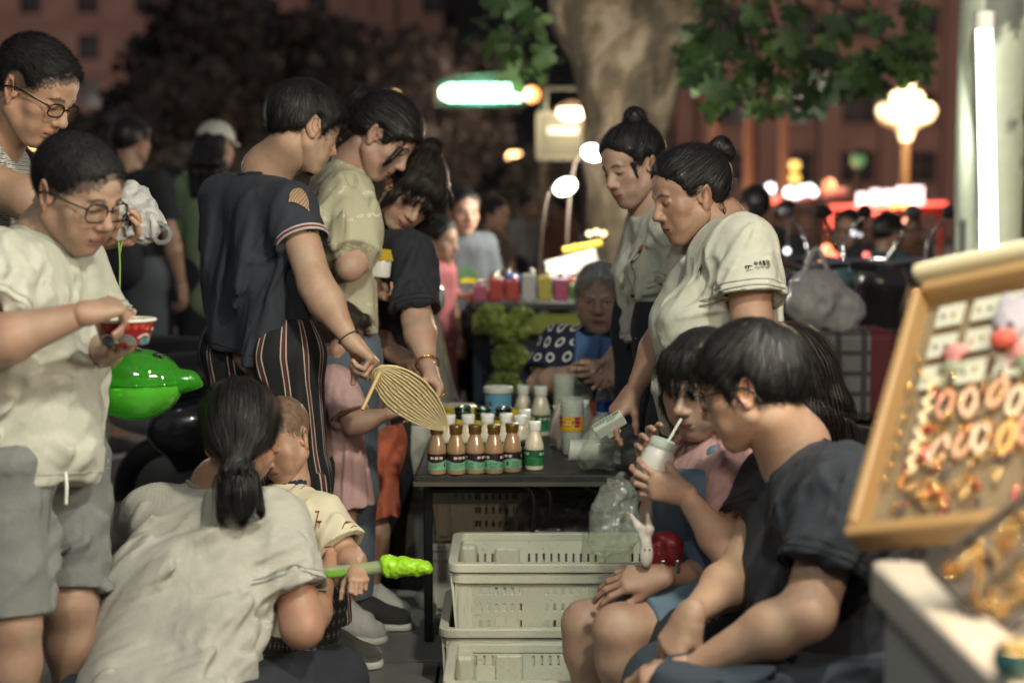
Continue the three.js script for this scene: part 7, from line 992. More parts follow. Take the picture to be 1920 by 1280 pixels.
{ // toy wand of the toddler
  const o = thing('toy_wand', 'clear and bright green toy wand held by the toddler', 'toy', V(0, 0, 0)), k = 3.74; const a = P(572, 1078, k), b = P(640, 1070, k), c = P(722, 1062, k), d = P(800, 1062, k);
  mesh('tube', rod(a, c, 0.0135, 0.0155, 20), new THREE.MeshPhysicalMaterial({ color: C(0.62, 0.72, 0.45), transmission: 0.6, thickness: 0, roughness: 0.12 }), o); const z = []; for (let i = 0; i < 26; i++) { const t = i / 25; z.push(lerp(a, c, 0.05 + 0.45 * t).add(V(0, 0.008 * (i % 2 ? 1 : -1), 0.014))); } mesh('pattern', tube(z, 0.0018, 90, 5), M([0.18, 0.5, 0.05], 0.4), o);
  const s = new SDF(); for (let i = 0; i < 7; i++) { const p = lerp(c, d, 0.02 + i * 0.15), q = frame(0, 0, 14 + i * 9); s.ell(p, V(0.014, 0.027 + 0.004 * Math.sin(i * 2), 0.026), q, 0.008); } s.disp((x, y, zz) => 0.003 * noise(x * 90, y * 90, zz * 90), 0.004); mesh('frill', s.build(0.004), M([0.30, 0.62, 0.02], 0.35), o);
}
{ // jar in the bloused woman's hand
  const b = P(712, 520, 4.74), o = thing('yoghurt_jar', 'white jar with yellow paper cap held by the cream-bloused woman', 'jar', b); mesh('jar', jarG, white1, o); mesh('paper_cap', ruff(0.0285, 0.072), yel, o); o.scale.setScalar(0.95); o.rotation.z = -0.08;
}
{ // girl's yoghurt bottle
  const o = thing('yoghurt_bottle', 'white round yoghurt bottle in the hands of the girl', 'bottle', P(1212, 915, 3.5)); o.rotation.z = -0.36; mesh('bottle', lathe([[0, 0], [0.03, 0], [0.036, 0.006], [0.0375, 0.06], [0.033, 0.085], [0.028, 0.094], [0.028, 0.1]], 36), M([0.66, 0.66, 0.62], 0.3, { clearcoat: 0.6 }), o); mesh('neck_ring', lathe([[0.027, 0.094], [0.031, 0.096], [0.031, 0.112], [0.027, 0.114], [0.025, 0.108], [0, 0.104]], 36), M([0.5, 0.56, 0.5], 0.25, { clearcoat: 0.6 }), o);
  const s = thing('drinking_straw', 'pale straw from the yoghurt bottle to the lips of the girl', 'straw', V(0, 0, 0)); mesh('straw', rod(P(1246, 840, 3.49), P(1277, 786, 3.55), 0.0034, 0.0034, 10), M([0.66, 0.68, 0.6], 0.4), s);
}
{ // red purse with white rabbit
  const o = thing('red_purse', 'small red quilted purse with zips on the lap of the girl', 'purse', P(1248, 1066, 3.56)), s = new SDF(); s.ell(V(0, 0.04, 0), V(0.042, 0.045, 0.028)).ell(V(-0.03, 0.036, 0.01), V(0.018, 0.04, 0.024)); s.disp((x, y, z) => 0.0018 * Math.sin(x * 200) + 0.003 * noise(x * 60, y * 60, z * 60), 0.006); mesh('pouch', s.build(0.004), M([0.2, 0.012, 0.022], 0.4), o); for (const x of [-0.012, 0.02]) { mesh('zip', box(0.006, 0.05, 0.004, x, 0.04, 0.03, 0.001), M([0.1, 0.02, 0.02], 0.4), o); mesh('zip_pull', box(0.01, 0.03, 0.004, x + 0.003, 0.012, 0.034, 0.003), M([0.8, 0.8, 0.8], 0.25, { metalness: 1 }), o); }
  const r = thing('rabbit_charm', 'white long-eared rabbit charm hanging beside the red purse', 'charm', P(1212, 1064, 3.5)), q = new SDF(); q.ell(V(0, 0.03, 0), V(0.015, 0.03, 0.012)).chain([V(0.002, 0.055, 0), V(0.006, 0.085, 0), V(0.002, 0.118, 0)], [0.007, 0.009, 0.004], 0.01).chain([V(-0.004, 0.055, 0), V(-0.018, 0.09, -0.004), V(-0.034, 0.116, -0.006)], [0.007, 0.008, 0.004], 0.01); mesh('figure', q.build(0.003), M([0.58, 0.54, 0.5], 0.6), r); mesh('eye', new THREE.SphereGeometry(0.0022, 8, 8).translate(-0.004, 0.042, 0.0115), M([0.02, 0.02, 0.02], 0.3), r); mesh('eye', new THREE.SphereGeometry(0.0022, 8, 8).translate(0.006, 0.042, 0.0115), M([0.02, 0.02, 0.02], 0.3), r);
}
// ---- stools
for (const [px, D, h, label] of [[1545, 3.3, 0.27, 'low plastic stool under the seated man'], [1490, 3.85, 0.27, 'low plastic stool under the long-haired woman'], [1370, 3.76, 0.27, 'low plastic stool under the girl'], [1120, 5.75, 0.3, 'low plastic stool under the old woman']]) { const b = P(px, 900, D), o = thing('stool', label, 'stool', V(b.x, 0, b.z)), m = M([0.1, 0.14, 0.3], 0.5); mesh('seat', box(0.26, 0.025, 0.26, 0, h - 0.0125, 0, 0.01), m, o); for (const sx of [-1, 1]) for (const sz of [-1, 1]) mesh('leg', rod(V(sx * 0.12, 0, sz * 0.12), V(sx * 0.1, h - 0.02, sz * 0.1), 0.016), m, o); }

{ // two clear bottles and a red-capped bottle among the cups
  for (const [px, py, h, cap, label] of [[1046, 836, 0.13, [0.7, 0.72, 0.7], 'short clear bottle with white cap left of the labelled cups'], [1096, 838, 0.15, [0.6, 0.62, 0.6], 'clear ribbed bottle between the labelled cups and the clear bag'], [1160, 830, 0.16, [0.5, 0.03, 0.04], 'clear bottle with red cap near the reaching hand']]) { const o = thing('clear_bottle', label, 'bottle', onY(px, py, TH)); mesh('bottle', lathe([[0, 0], [0.026, 0], [0.028, 0.005], [0.028, h * 0.3], [0.0268, h * 0.32], [0.028, h * 0.34], [0.028, h * 0.66], [0.014, h * 0.86], [0.0125, h * 0.92]], 30), glassM([0.93, 0.96, 0.96], 0.05, 0.88), o); mesh('cap', lathe([[0.0145, h * 0.9], [0.0155, h * 0.91], [0.0155, h], [0, h]], 24), M(cap, 0.35), o); }
}
// ================= TRINKET STALL AT THE RIGHT =================
{
  const BL = P(1622, 1000, 2.34), TL = P(1742, 560, 2.6), u = P(2010, 1120, 2.04).sub(BL), v = TL.clone().sub(BL), W = u.length(), H = v.length(); v.normalize(); u.addScaledVector(v, -u.dot(v)); u.normalize(); const n = u.clone().cross(v).normalize();
  const o = thing('display_case', 'open tilted display case lid hung with hair bands and trinkets', 'display case', BL), B = new THREE.Matrix4().makeBasis(u, v, n); o.setRotationFromMatrix(B);
  const wood = M([0.3, 0.19, 0.085], 0.4), cream = M([0.2, 0.15, 0.09], 0.5, { bumpMap: weave, bumpScale: 0.001 });
  mesh('backing', box(W, H, 0.012, W / 2, H / 2, -0.012), cream, o); for (const [w, h, x, y] of [[0.018, H, -0.008, H / 2], [W, 0.022, W / 2, H + 0.002], [W + 0.03, 0.022, W / 2, -0.012], [0.018, H, W + 0.008, H / 2]]) mesh('frame_rail', box(w, h, 0.05, x, y, 0.006, 0.006), wood, o);
  mesh('padded_top', box(W + 0.05, 0.03, 0.09, W / 2, H + 0.04, -0.005, 0.014), M([0.5, 0.46, 0.32], 0.7), o);
  const hang = (name, label, x, y, z = 0) => { const t = thing(name, label, 'trinket', BL.clone().addScaledVector(u, x).addScaledVector(v, y).addScaledVector(n, z), 'trinkets hung in the display case'); t.setRotationFromMatrix(B); return t; };
  const card = M([0.46, 0.47, 0.4], 0.5), goldM = M([0.9, 0.55, 0.18], 0.15, { metalness: 1 }), pearl = M([0.75, 0.62, 0.42], 0.2, { clearcoat: 1 });
  for (let j = 0; j < 3; j++) for (let i = 0; i < 4; i++) { const t = hang('earring_card', 'small white card with earrings in the top rows of the case', 0.05 + i * 0.062, H - 0.05 - j * 0.064); mesh('card', box(0.046, 0.046, 0.003, 0, 0, 0.002, 0.001), card, t); for (const s of [-1, 1]) mesh('earring', new THREE.SphereGeometry(0.0035, 8, 8).translate(s * 0.009, -0.004 + rr(-0.006, 0.006), 0.006), rnd() < 0.5 ? goldM : M([0.1, 0.08, 0.08], 0.2), t); }
  { const t = hang('bead_string', 'long string of pale beads hanging beside the frame', 0.035, 0.0); for (let i = 0; i < 40; i++) { const f = i / 39; mesh('bead', new THREE.SphereGeometry(0.0052, 10, 8).translate(0.018 + 0.005 * Math.sin(i), 0.1 + f * 0.175, 0.006), pearl, t); } }
  const ringC = [[0.6, 0.3, 0.2], [0.65, 0.45, 0.32], [0.6, 0.36, 0.24], [0.62, 0.52, 0.4], [0.7, 0.44, 0.16]];
  for (let i = 0; i < 12; i++) { const t = hang('hair_band', 'looped pastel hair band hung in the case', 0.09 + (i % 6) * 0.036 + rr(-0.01, 0.01), 0.22 - Math.floor(i / 6) * 0.075 + rr(-0.012, 0.012), 0.006); const g = new THREE.TorusGeometry(0.018, 0.0048, 10, 30).scale(0.62, 1.35, 1); g.rotateZ(rr(-0.3, 0.1)); mesh('band', g, M(ringC[i % 5], 0.6, { sheen: 0.5 }), t); mesh('clip', box(0.012, 0.005, 0.006, 0, 0.032, 0.004, 0.001), goldM, t); }
  for (let i = 0; i < 70; i++) { const t = hang('hair_clip', 'tiny shiny hair clip low in the case', rr(0.03, 0.27), i < 40 ? rr(0.02, 0.12) : rr(0.1, 0.3), 0.002), c = [[0.7, 0.3, 0.1], [0.8, 0.6, 0.3], [0.1, 0.12, 0.2], [0.6, 0.1, 0.1]][i % 4]; mesh('clip', box(0.026, 0.007, 0.006, 0, 0, 0.004, 0.002).rotateZ(rr(0, 3)), M(c, 0.2, { metalness: 0.7 }), t); mesh('gem', new THREE.SphereGeometry(0.0045, 8, 8).translate(rr(-0.008, 0.008), 0, 0.008), goldM, t); }
  for (let i = 0; i < 9; i++) { const t = hang('ear_stud', 'gold stud pinned along the left rail of the case', 0.012 + rr(0, 0.012), 0.09 + i * 0.03, 0); mesh('stud', new THREE.SphereGeometry(0.0052, 10, 8).translate(0, 0, 0.006), goldM, t); mesh('pin', cyl(0.001, 0.001, 0.008, 0, 0, 0).rotateX(Math.PI / 2), goldM, t); }
  { const t = hang('plush_charm', 'lilac plush animal charm with red face hung in the case', 0.17, 0.34, 0.01), s = new SDF(); s.ell(V(0, 0.03, 0), V(0.032, 0.04, 0.02)).ell(V(-0.02, 0.07, 0), V(0.01, 0.022, 0.008)).ell(V(0.02, 0.07, 0), V(0.01, 0.022, 0.008)); s.disp((x, y, z) => 0.003 * noise(x * 120, y * 120, z * 120), 0.004); mesh('body', s.build(0.004), M([0.36, 0.34, 0.4], 0.9), t); mesh('snout', new THREE.SphereGeometry(0.02, 16, 12).scale(1.1, 0.8, 0.7).translate(0, -0.02, 0.016), M([0.5, 0.09, 0.07], 0.6), t); for (const s of [-1, 1]) mesh('eye', new THREE.SphereGeometry(0.005, 8, 8).translate(s * 0.012, -0.002, 0.024), M([0.02, 0.02, 0.02], 0.2), t); }
  for (let i = 0; i < 6; i++) { const t = hang('ribbon_charm', 'ribbon charm in the middle of the case', 0.06 + rr(0, 0.2), 0.24 + rr(0, 0.1), 0.003); const s = new SDF(); s.ell(V(-0.012, 0, 0), V(0.013, 0.009, 0.005)).ell(V(0.012, 0, 0), V(0.013, 0.009, 0.005)).ell(V(0, 0, 0), V(0.005, 0.006, 0.006)).cap(V(0, 0, 0), V(-0.01, -0.028, 0), 0.003, 0.005, 0.006).cap(V(0, 0, 0), V(0.01, -0.028, 0), 0.003, 0.005, 0.006); mesh('ribbon', s.build(0.0028), M([[0.55, 0.35, 0.12], [0.2, 0.22, 0.15], [0.5, 0.2, 0.2]][i % 3], 0.5), t); }
  // supporting prop and lower tray
  const tl = P(1740, 1066, 2.0), tu = P(1975, 895, 2.03).sub(tl), tv = P(1830, 1222, 1.93).sub(tl), TW = tu.length(); tu.normalize(); tv.addScaledVector(tu, -tv.dot(tu)); const TH2 = tv.length(); tv.normalize(); const tn = tv.clone().cross(tu).normalize(), TB = new THREE.Matrix4().makeBasis(tu, tv.clone().negate(), tn.clone());
  const tr = thing('jewellery_tray', 'dark tilted tray with rows of glittering gold trinkets', 'tray', tl); const det = TB.determinant(); tr.setRotationFromMatrix(det > 0 ? TB : new THREE.Matrix4().makeBasis(tu, tv.clone().negate(), tn.clone().negate())); const sg = 1, black = M([0.012, 0.011, 0.01], 0.5);
  mesh('base', box(TW, TH2, 0.01, TW / 2, -TH2 / 2, -0.006), M([0.025, 0.014, 0.01], 0.6), tr); for (const y of [0, -TH2 * 0.5, -TH2]) mesh('divider', box(TW, 0.004, 0.02, TW / 2, y, 0.004, 0.001), black, tr); for (const x of [0, TW * 0.33, TW * 0.66, TW]) mesh('divider', box(0.0038, TH2, 0.018, x, -TH2 / 2, 0.0035, 0.001), black, tr);
  const q = tr.quaternion.clone(), gems = [goldM, M([0.9, 0.75, 0.45], 0.12, { metalness: 1 }), M([0.85, 0.45, 0.12], 0.18, { metalness: 1 })], rg = new THREE.TorusGeometry(0.0042, 0.0013, 8, 18), sgm = new THREE.SphereGeometry(0.003, 10, 8);
  for (let i = 0; i < 130; i++) { const x = rr(0.01, TW - 0.01), y = -rr(0.01, TH2 - 0.01), t = thing('gold_trinket', 'small gold trinket lying in the dark tray', 'trinket', V(x, y, rr(0.006, 0.01)).applyQuaternion(q).add(tl), 'gold trinkets in the tray'); t.quaternion.copy(q); const m = mesh('ring', rg, gems[i % 3], t); m.rotation.set(rr(-0.8, 0.8), rr(-0.8, 0.8), 0); mesh('stone', sgm, gems[(i + 1) % 3], t).position.set(0.006, 0.002, 0.004); }
  // white stall table whose edge carries the case
  const c0 = P(1632, 1048, 2.28), c1 = P(1790, 1330, 1.86), ed = c1.clone().sub(c0); const dir = V(ed.x, 0, ed.z), L = dir.length() + 0.7; dir.normalize(); const side = V(-dir.z, 0, dir.x), ty = 0.76; const ang = Math.atan2(dir.x, dir.z);
  const st = thing('stall_table', 'white stall table with bright edge under the trinket case', 'table', V(c0.x, 0, c0.z)); st.rotation.y = ang; const hy = c0.y; 
  const wm = M([0.66, 0.6, 0.52], 0.55, { bumpMap: stoneBump, bumpScale: 0.002 }); mesh('edge_beam', box(0.075, 0.06, L, 0.0375, hy - 0.03, L / 2, 0.012), wm, st); mesh('tabletop', box(0.62, 0.03, L, 0.39, hy - 0.05, L / 2, 0.008), wm, st); mesh('front_panel', box(0.02, hy - 0.06, L - 0.02, 0.03, (hy - 0.06) / 2 + 0.0, L / 2, 0.006), M([0.36, 0.37, 0.36], 0.7, { bumpMap: weave, bumpScale: 0.001 }), st); for (const [x, z] of [[0.06, 0.03], [0.66, 0.03], [0.06, L - 0.03], [0.66, L - 0.03]]) mesh('leg', box(0.03, hy - 0.06, 0.03, x, (hy - 0.06) / 2, z), steel, st);
  mesh('bracket', rod(V(0.05, hy - 0.02, 0.02), V(0.12, hy + 0.1, -0.05), 0.008), steel, st);
  { const g = P(1905, 1268, 1.7), t = thing('glass_pot', 'small teal glass pot at the foot of the gold tray', 'pot', g); mesh('pot', lathe([[0, 0], [0.025, 0], [0.034, 0.015], [0.034, 0.03], [0.026, 0.042]], 24), M([0.02, 0.08, 0.09], 0.08, { clearcoat: 1 }), t); t.scale.setScalar(0.75); mesh('rim', new THREE.TorusGeometry(0.026, 0.003, 8, 24).rotateX(Math.PI / 2).translate(0, 0.042, 0), goldM, t); }
}
{ // bulb on a bent arm above the trinkets
  const o = thing('stall_lamp', 'warm bulb on a bent arm above the trinket case', 'lamp', V(0.64, 0, -1.52)); mesh('bulb', new THREE.SphereGeometry(0.035, 16, 12).translate(0, 1.3, 0), bulbMat([1, 0.75, 0.45], 5), o); mesh('arm', tube([V(0.25, 0, 0.05), V(0.25, 1.25, 0.05), V(0.15, 1.42, 0.03), V(0, 1.345, 0)], 0.012, 24, 8), postMat, o); mesh('socket', cyl(0.02, 0.025, 0.05, 0, 1.345, 0), postMat, o); pointLamp(V(0, 1.3, 0), C(1, 0.76, 0.48), 2.4, o, 1.6);
}
// ================= SCOOTERS =================
function scooter(pos, turn, body, label, { lit = false, seatC = [0.02, 0.02, 0.022], basket = false } = {}) {
  const o = thing('scooter', label, 'scooter', pos); o.rotation.y = turn; const bm = M(body, 0.22, { clearcoat: 0.9 }), dk = M([0.025, 0.025, 0.028], 0.5), chrome = M([0.7, 0.7, 0.7], 0.12, { metalness: 1 });
  for (const [x, r] of [[0.62, 0.21], [-0.56, 0.21]]) { const w = mesh('wheel', new THREE.TorusGeometry(r - 0.045, 0.045, 12, 32).translate(x, r, 0), M([0.02, 0.02, 0.02], 0.8), o); mesh('rim', cyl(r - 0.06, r - 0.06, 0.05, 0, 0, 0, 24).rotateX(Math.PI / 2).translate(x, r, 0), M([0.3, 0.3, 0.3], 0.3, { metalness: 0.8 }), w); }
  let s = new SDF(); s.ell(V(-0.42, 0.5, 0), V(0.4, 0.17, 0.14), null, 0.05).cap(V(-0.25, 0.4, 0), V(0.05, 0.27, 0), 0.12, 0.1, 0.08).cap(V(0.05, 0.25, -0.06), V(0.35, 0.26, -0.05), 0.08, 0.08, 0.06).cap(V(0.05, 0.25, 0.06), V(0.35, 0.26, 0.05), 0.08, 0.08, 0.06).cut(V(0, 0.31, 0), V(0, -1, 0), 0.3); mesh('body', s.build(0.02), bm, o);
  s = new SDF(); s.cap(V(0.42, 0.3, 0), V(0.34, 0.85, 0), 0.1, 0.09, 0.06).ell(V(0.42, 0.62, 0), V(0.07, 0.3, 0.19), frame(0, 0, 12), 0.06).ell(V(0.34, 0.92, 0), V(0.1, 0.09, 0.12), null, 0.05); mesh('front_shield', s.build(0.02), bm, o); s = new SDF(); s.cap(V(0.48, 0.43, 0), V(0.74, 0.4, 0), 0.055, 0.04, 0.04); mesh('mudguard', s.build(0.016), bm, o); mesh('fork', merge([rod(V(0.4, 0.8, 0.05), V(0.62, 0.22, 0.06), 0.018), rod(V(0.4, 0.8, -0.05), V(0.62, 0.22, -0.06), 0.018)]), chrome, o);
  s = new SDF(); s.cap(V(-0.7, 0.7, 0), V(-0.1, 0.69, 0), 0.085, 0.075, 0.04).cap(V(-0.7, 0.7, 0.06), V(-0.15, 0.69, 0.05), 0.07, 0.06, 0.05).cap(V(-0.7, 0.7, -0.06), V(-0.15, 0.69, -0.05), 0.07, 0.06, 0.05); mesh('seat', s.build(0.018), M(seatC, 0.45), o); mesh('floorboard', box(0.42, 0.04, 0.28, 0.14, 0.24, 0, 0.015), dk, o);
  mesh('handlebar', tube([V(0.24, 1.0, -0.34), V(0.31, 1.02, -0.15), V(0.33, 1.0, 0), V(0.31, 1.02, 0.15), V(0.24, 1.0, 0.34)], 0.014, 24, 8), chrome, o); for (const z of [-1, 1]) { mesh('grip', rod(V(0.24, 1.0, z * 0.34), V(0.28, 1.01, z * 0.22), 0.019), dk, o); mesh('mirror_stem', tube([V(0.3, 1.02, z * 0.2), V(0.34, 1.14, z * 0.26), V(0.3, 1.22, z * 0.32)], 0.007, 12, 6), chrome, o); mesh('mirror', new THREE.SphereGeometry(0.045, 16, 12).scale(0.3, 0.7, 1).translate(0.3, 1.24, z * 0.33), dk, o); }
  mesh('headlight', new THREE.SphereGeometry(0.07, 18, 12).scale(0.6, 0.8, 1.1).translate(0.43, 0.92, 0), M([0.6, 0.62, 0.6], 0.08, { clearcoat: 1 }), o); mesh('tail_light', box(0.03, 0.06, 0.16, -0.83, 0.56, 0, 0.012), lit ? bulbMat([1, 0.16, 0.05], 1.4) : M([0.35, 0.02, 0.02], 0.15), o); mesh('stand', rod(V(-0.1, 0.25, 0.1), V(-0.12, 0, 0.2), 0.012), chrome, o); mesh('number_plate', box(0.006, 0.09, 0.14, -0.85, 0.42, 0), M([0.5, 0.5, 0.45], 0.5), o);
  if (basket) mesh('basket', merge([...Array(9)].flatMap((_, i) => [rod(V(0.56, 0.62 + i * 0.022, -0.15), V(0.56, 0.62 + i * 0.022, 0.15), 0.004), rod(V(0.78, 0.62 + i * 0.022, -0.15), V(0.78, 0.62 + i * 0.022, 0.15), 0.004)])), chrome, o);
  return o;
}
const gp = (px, D) => { const p = P(px, 640, D); return V(p.x, 0, p.z); };
scooter(gp(250, 5.3), 3.6, [0.035, 0.037, 0.042], 'black scooter parked behind the crouching woman and the boy');
scooter(gp(600, 6.0), 0.12, [0.30, 0.32, 0.29], 'pale grey scooter behind the leaning woman with the bangle');
scooter(gp(1620, 6.6), 2.2, [0.03, 0.03, 0.034], 'dark scooter with lit tail light in the crowd', { lit: true });
scooter(gp(1530, 7.4), 0.9, [0.06, 0.11, 0.13], 'teal scooter among the parked scooters', { lit: true });
scooter(gp(1730, 7.0), 1.9, [0.03, 0.028, 0.03], 'black scooter next to the display case');
{ // goods on the scooters
  const s = new SDF(), b = P(1530, 560, 6.3); s.ell(b, V(0.12, 0.12, 0.1)).ell(b.clone().add(V(0.1, -0.05, 0)), V(0.09, 0.09, 0.08)); crumple(s, b, 0.1, 0.03, 9); const o = thing('plastic_bag', 'white plastic bag hung on a dark scooter', 'plastic bag', V(0, 0, 0)); mesh('bag', s.build(0.012), M([0.55, 0.55, 0.54], 0.4), o); mesh('handle', tube([b.clone().add(V(-0.05, 0.1, 0)), b.clone().add(V(0.0, 0.2, 0)), b.clone().add(V(0.05, 0.1, 0))], 0.01, 12, 6), M([0.55, 0.55, 0.54], 0.4), o);
  const c = P(1570, 665, 6.4), q = thing('woven_basket', 'pale checked sack leaning on the scooters', 'sack', V(c.x, 0, c.z)); const tx = canvasTex(128, 128, (g, w, h) => { g.fillStyle = '#8d8d88'; g.fillRect(0, 0, w, h); g.strokeStyle = '#4a4a4c'; g.lineWidth = 7; for (let i = 0; i < 5; i++) { g.strokeRect(i * 32 - 8, -8, 32, 200); g.beginPath(); g.moveTo(0, i * 30); g.lineTo(128, i * 30); g.stroke(); } g.fillStyle = '#6d2a30'; g.fillRect(96, 0, 32, 128); }); const sm = new THREE.MeshPhysicalMaterial({ map: tx, roughness: 0.6 }); mesh('sack', box(0.42, 0.36, 0.3, 0, 0.6, 0, 0.04), sm, q); mesh('stand', box(0.4, 0.41, 0.28, 0, 0.205, 0, 0.01), M([0.02, 0.02, 0.022], 0.6), q);
  const k = gp(1600, 7.6); const st = thing('kerb_step', 'pale low stone step behind the long-haired woman', 'step', k); mesh('block', box(0.9, 0.12, 0.3, 0, 0.06, 0, 0.01), M([0.22, 0.22, 0.2], 0.8), st); mesh('slab', box(0.94, 0.03, 0.34, 0, 0.135, 0, 0.008), M([0.26, 0.26, 0.22], 0.8), st);
}
// ================= TOY STALL AND PEOPLE BEHIND =================
{
  const b = P(1050, 560, 7.7), o = thing('market_table', 'dark market table carrying colourful toys behind the old woman', 'table', V(b.x, 0, b.z)), y = b.y; mesh('tabletop', box(0.85, 0.04, 0.6, 0, y - 0.02, 0, 0.008), M([0.02, 0.02, 0.024], 0.5), o); mesh('side_panel', box(0.82, y - 0.2, 0.02, 0.0, (y - 0.2) / 2 + 0.02, 0.26), M([0.02, 0.035, 0.06], 0.7), o); mesh('fringe_board', box(0.83, 0.09, 0.02, 0, y - 0.1, 0.29), M([0.25, 0.28, 0.05], 0.7), o); for (const s of [-1, 1]) for (const t of [-1, 1]) mesh('leg', box(0.04, y - 0.04, 0.04, s * 0.39, (y - 0.04) / 2, t * 0.24), steel, o);
  const cs = [[0.5, 0.05, 0.05], [0.12, 0.5, 0.08], [0.06, 0.15, 0.5], [0.6, 0.5, 0.1], [0.5, 0.1, 0.2], [0.6, 0.6, 0.6], [0.3, 0.06, 0.03]]; for (let i = 0; i < 22; i++) { const t = thing('toy_box', 'bright toy packet on the market table', 'toy', V(b.x - 0.38 + (i % 11) * 0.076, y, b.z + (i < 11 ? 0.16 : 0.0)), 'toy packets on the market table'); const h = rr(0.06, 0.13); mesh('packet', box(0.066, h, 0.07, 0, h / 2, 0, 0.008), M(cs[Math.floor(rnd() * 7)], 0.3, { clearcoat: 0.6 }), t); mesh('shiny_top', new THREE.SphereGeometry(0.014, 10, 8).translate(rr(-0.02, 0.02), h + 0.012, 0.01), M([0.8, 0.75, 0.6], 0.08, { metalness: 0.9 }), t); }
  const um = P(1088, 488, 7.9), w = thing('toy_kite', 'white and yellow folded kite standing on the market table', 'toy', V(um.x, y, um.z)); mesh('sheet', box(0.26, 0.1, 0.02, 0, 0.16, 0, 0.005).rotateZ(0.25), M([0.66, 0.68, 0.6], 0.5), w); mesh('yellow_edge', box(0.2, 0.03, 0.022, 0.06, 0.24, 0, 0.005).rotateZ(0.2), M([0.75, 0.5, 0.05], 0.4), w); mesh('stick', rod(V(0, 0, 0), V(0.02, 0.2, 0), 0.008), steel, w);
  // string of warm bulbs on the stall
  const fl = P(1135, 438, 9), f = thing('light_string', 'row of small warm bulbs on the far stall frame', 'light string', V(fl.x, 0, fl.z)); for (const [dx, dy] of [[-0.09, 0], [-0.05, 0.01], [-0.01, 0.0], [0.05, 0], [0.09, 0.012], [0.12, 0]]) mesh('bulb', new THREE.SphereGeometry(0.017, 10, 8).translate(dx, fl.y + dy, 0), bulbMat([1, 0.75, 0.35], 3), f); mesh('bar', box(0.3, 0.012, 0.012, 0, fl.y - 0.02, 0), steel, f); for (const x of [-0.15, 0.15]) mesh('post', rod(V(x, 0, 0), V(x, fl.y, 0), 0.01), steel, f);
  const pl = P(946, 610, 7.1), pt = thing('potted_plant', 'yellow-green bushy plant in a pot beside the market table', 'plant', V(pl.x, 0, pl.z)); mesh('pot', lathe([[0, 0], [0.1, 0], [0.13, 0.22], [0.12, 0.22]], 24), M([0.12, 0.09, 0.08], 0.7), pt); mesh('stem', rod(V(0, 0.15, 0), V(0, 0.6, 0), 0.015), bark, pt); mesh('foliage', crown([[V(0.02, 0.72, 0), 0.09], [V(-0.06, 0.78, 0), 0.06], [V(0.03, 0.6, 0), 0.08], [V(0, 0.48, 0), 0.07], [V(0.08, 0.78, 0), 0.05]], 0.032, 2600), M([0.26, 0.34, 0.07], 0.6, { transmission: 0.2, side: THREE.DoubleSide }), pt);
}
function bystander(label, px, top, D, height, o) {
  const k = height / 1.7, b = P(px, 640, D), p = new Person('person', label, V(b.x, 0, b.z), { skin: o.skin || [0.42, 0.26, 0.18], hair: o.hairC, group: o.group }), yaw = o.yaw || 0, q = frame(yaw, 0, 0), B = (x, y, z) => V(x, y, z).multiplyScalar(k).applyQuaternion(q).add(V(b.x, 0, b.z)), hs = o.hs || 1; p.lod = 1.9;
  const neck = B(0, 1.42, 0), SL = B(0.17, 1.38, 0), SR = B(-0.17, 1.38, 0), HL = B(0.09, 0.92, 0), HR = B(-0.09, 0.92, 0), EL = B(0.23, 1.12, 0.02), ER = B(-0.23, 1.12, 0.02), WL = o.hands ? B(0.08, 1.06, 0.26) : B(0.25, 0.87, 0.08), WR = o.hands ? B(-0.08, 1.06, 0.26) : B(-0.25, 0.87, 0.08);
  const hp = B(0, 1.585 + (hs - 1) * 0.1, 0.02); p.head(hp, yaw + (o.turn || 0), o.pitch || 5, 0, { size: hs * (k < 0.85 ? 0.94 : 1), neck, neckR: 0.05, chub: o.chub || 0.3, eye: o.eye || 'slit' });
  p.hair({ t: 0.013, count: 600, ...(o.hair || {}) }); p.arm(SL, EL, WL, [0.046 * k, 0.04 * k, 0.027 * k]).arm(SR, ER, WR, [0.046 * k, 0.04 * k, 0.027 * k]); p.s.cap(neck, lerp(HL, HR, 0.5), 0.055 * k, 0.08 * k, 0.04);
  const fd = V(0, o.hands ? -0.1 : -1, o.hands ? 1 : 0.1).applyQuaternion(q); p.hand(WL, fd, V(-1, 0, 0).applyQuaternion(q), false, { size: k * 0.9 }); p.hand(WR, fd, V(1, 0, 0).applyQuaternion(q), true, { size: k * 0.9 });
  const s = tee({ SL, SR, HL, HR, EL, ER, neck, chest: 0.1 * k, waist: 0.11 * k, sh: 0.06 * k, sleeve: o.sleeve || [0.75, 0.75], sr: [0.068 * k, 0.075 * k], hemDrop: o.hem ?? 0.05, collar: 0.06 * k, k: 0.06 * k }); s.disp(drape(0.012 * k, 8, px)); p.shirt = s; p.garment(o.top || 't_shirt', s, cloth(o.shirt), 0.013);
  const KL = B(0.1, 0.5, 0.02), KR = B(-0.1, 0.5, 0.02), AL = B(0.11, 0.08, 0), AR = B(-0.11, 0.08, 0); const t = trousers({ HL, HR, KL, KR, AL, AR, r: [0.11 * k, 0.08 * k, 0.06 * k], frac: o.legs || [0.98, 0.98], waistR: 0.1 * k }); t.disp(drape(0.01 * k, 8, px)); p.leg(HL, KL, AL, [0.07 * k, 0.05 * k, 0.034 * k]).leg(HR, KR, AR, [0.07 * k, 0.05 * k, 0.034 * k]); p.garment('trousers', t, cloth(o.pants || [0.02, 0.02, 0.028]), 0.014);
  const fw = V(0, 0, 1).applyQuaternion(q); shoe(AL, fw, 0.24 * k, cloth([0.05, 0.05, 0.05]), p); shoe(AR, fw, 0.24 * k, cloth([0.05, 0.05, 0.05]), p); if (o.more) o.more(p, B, s); p.finish(0.014); return p;
}
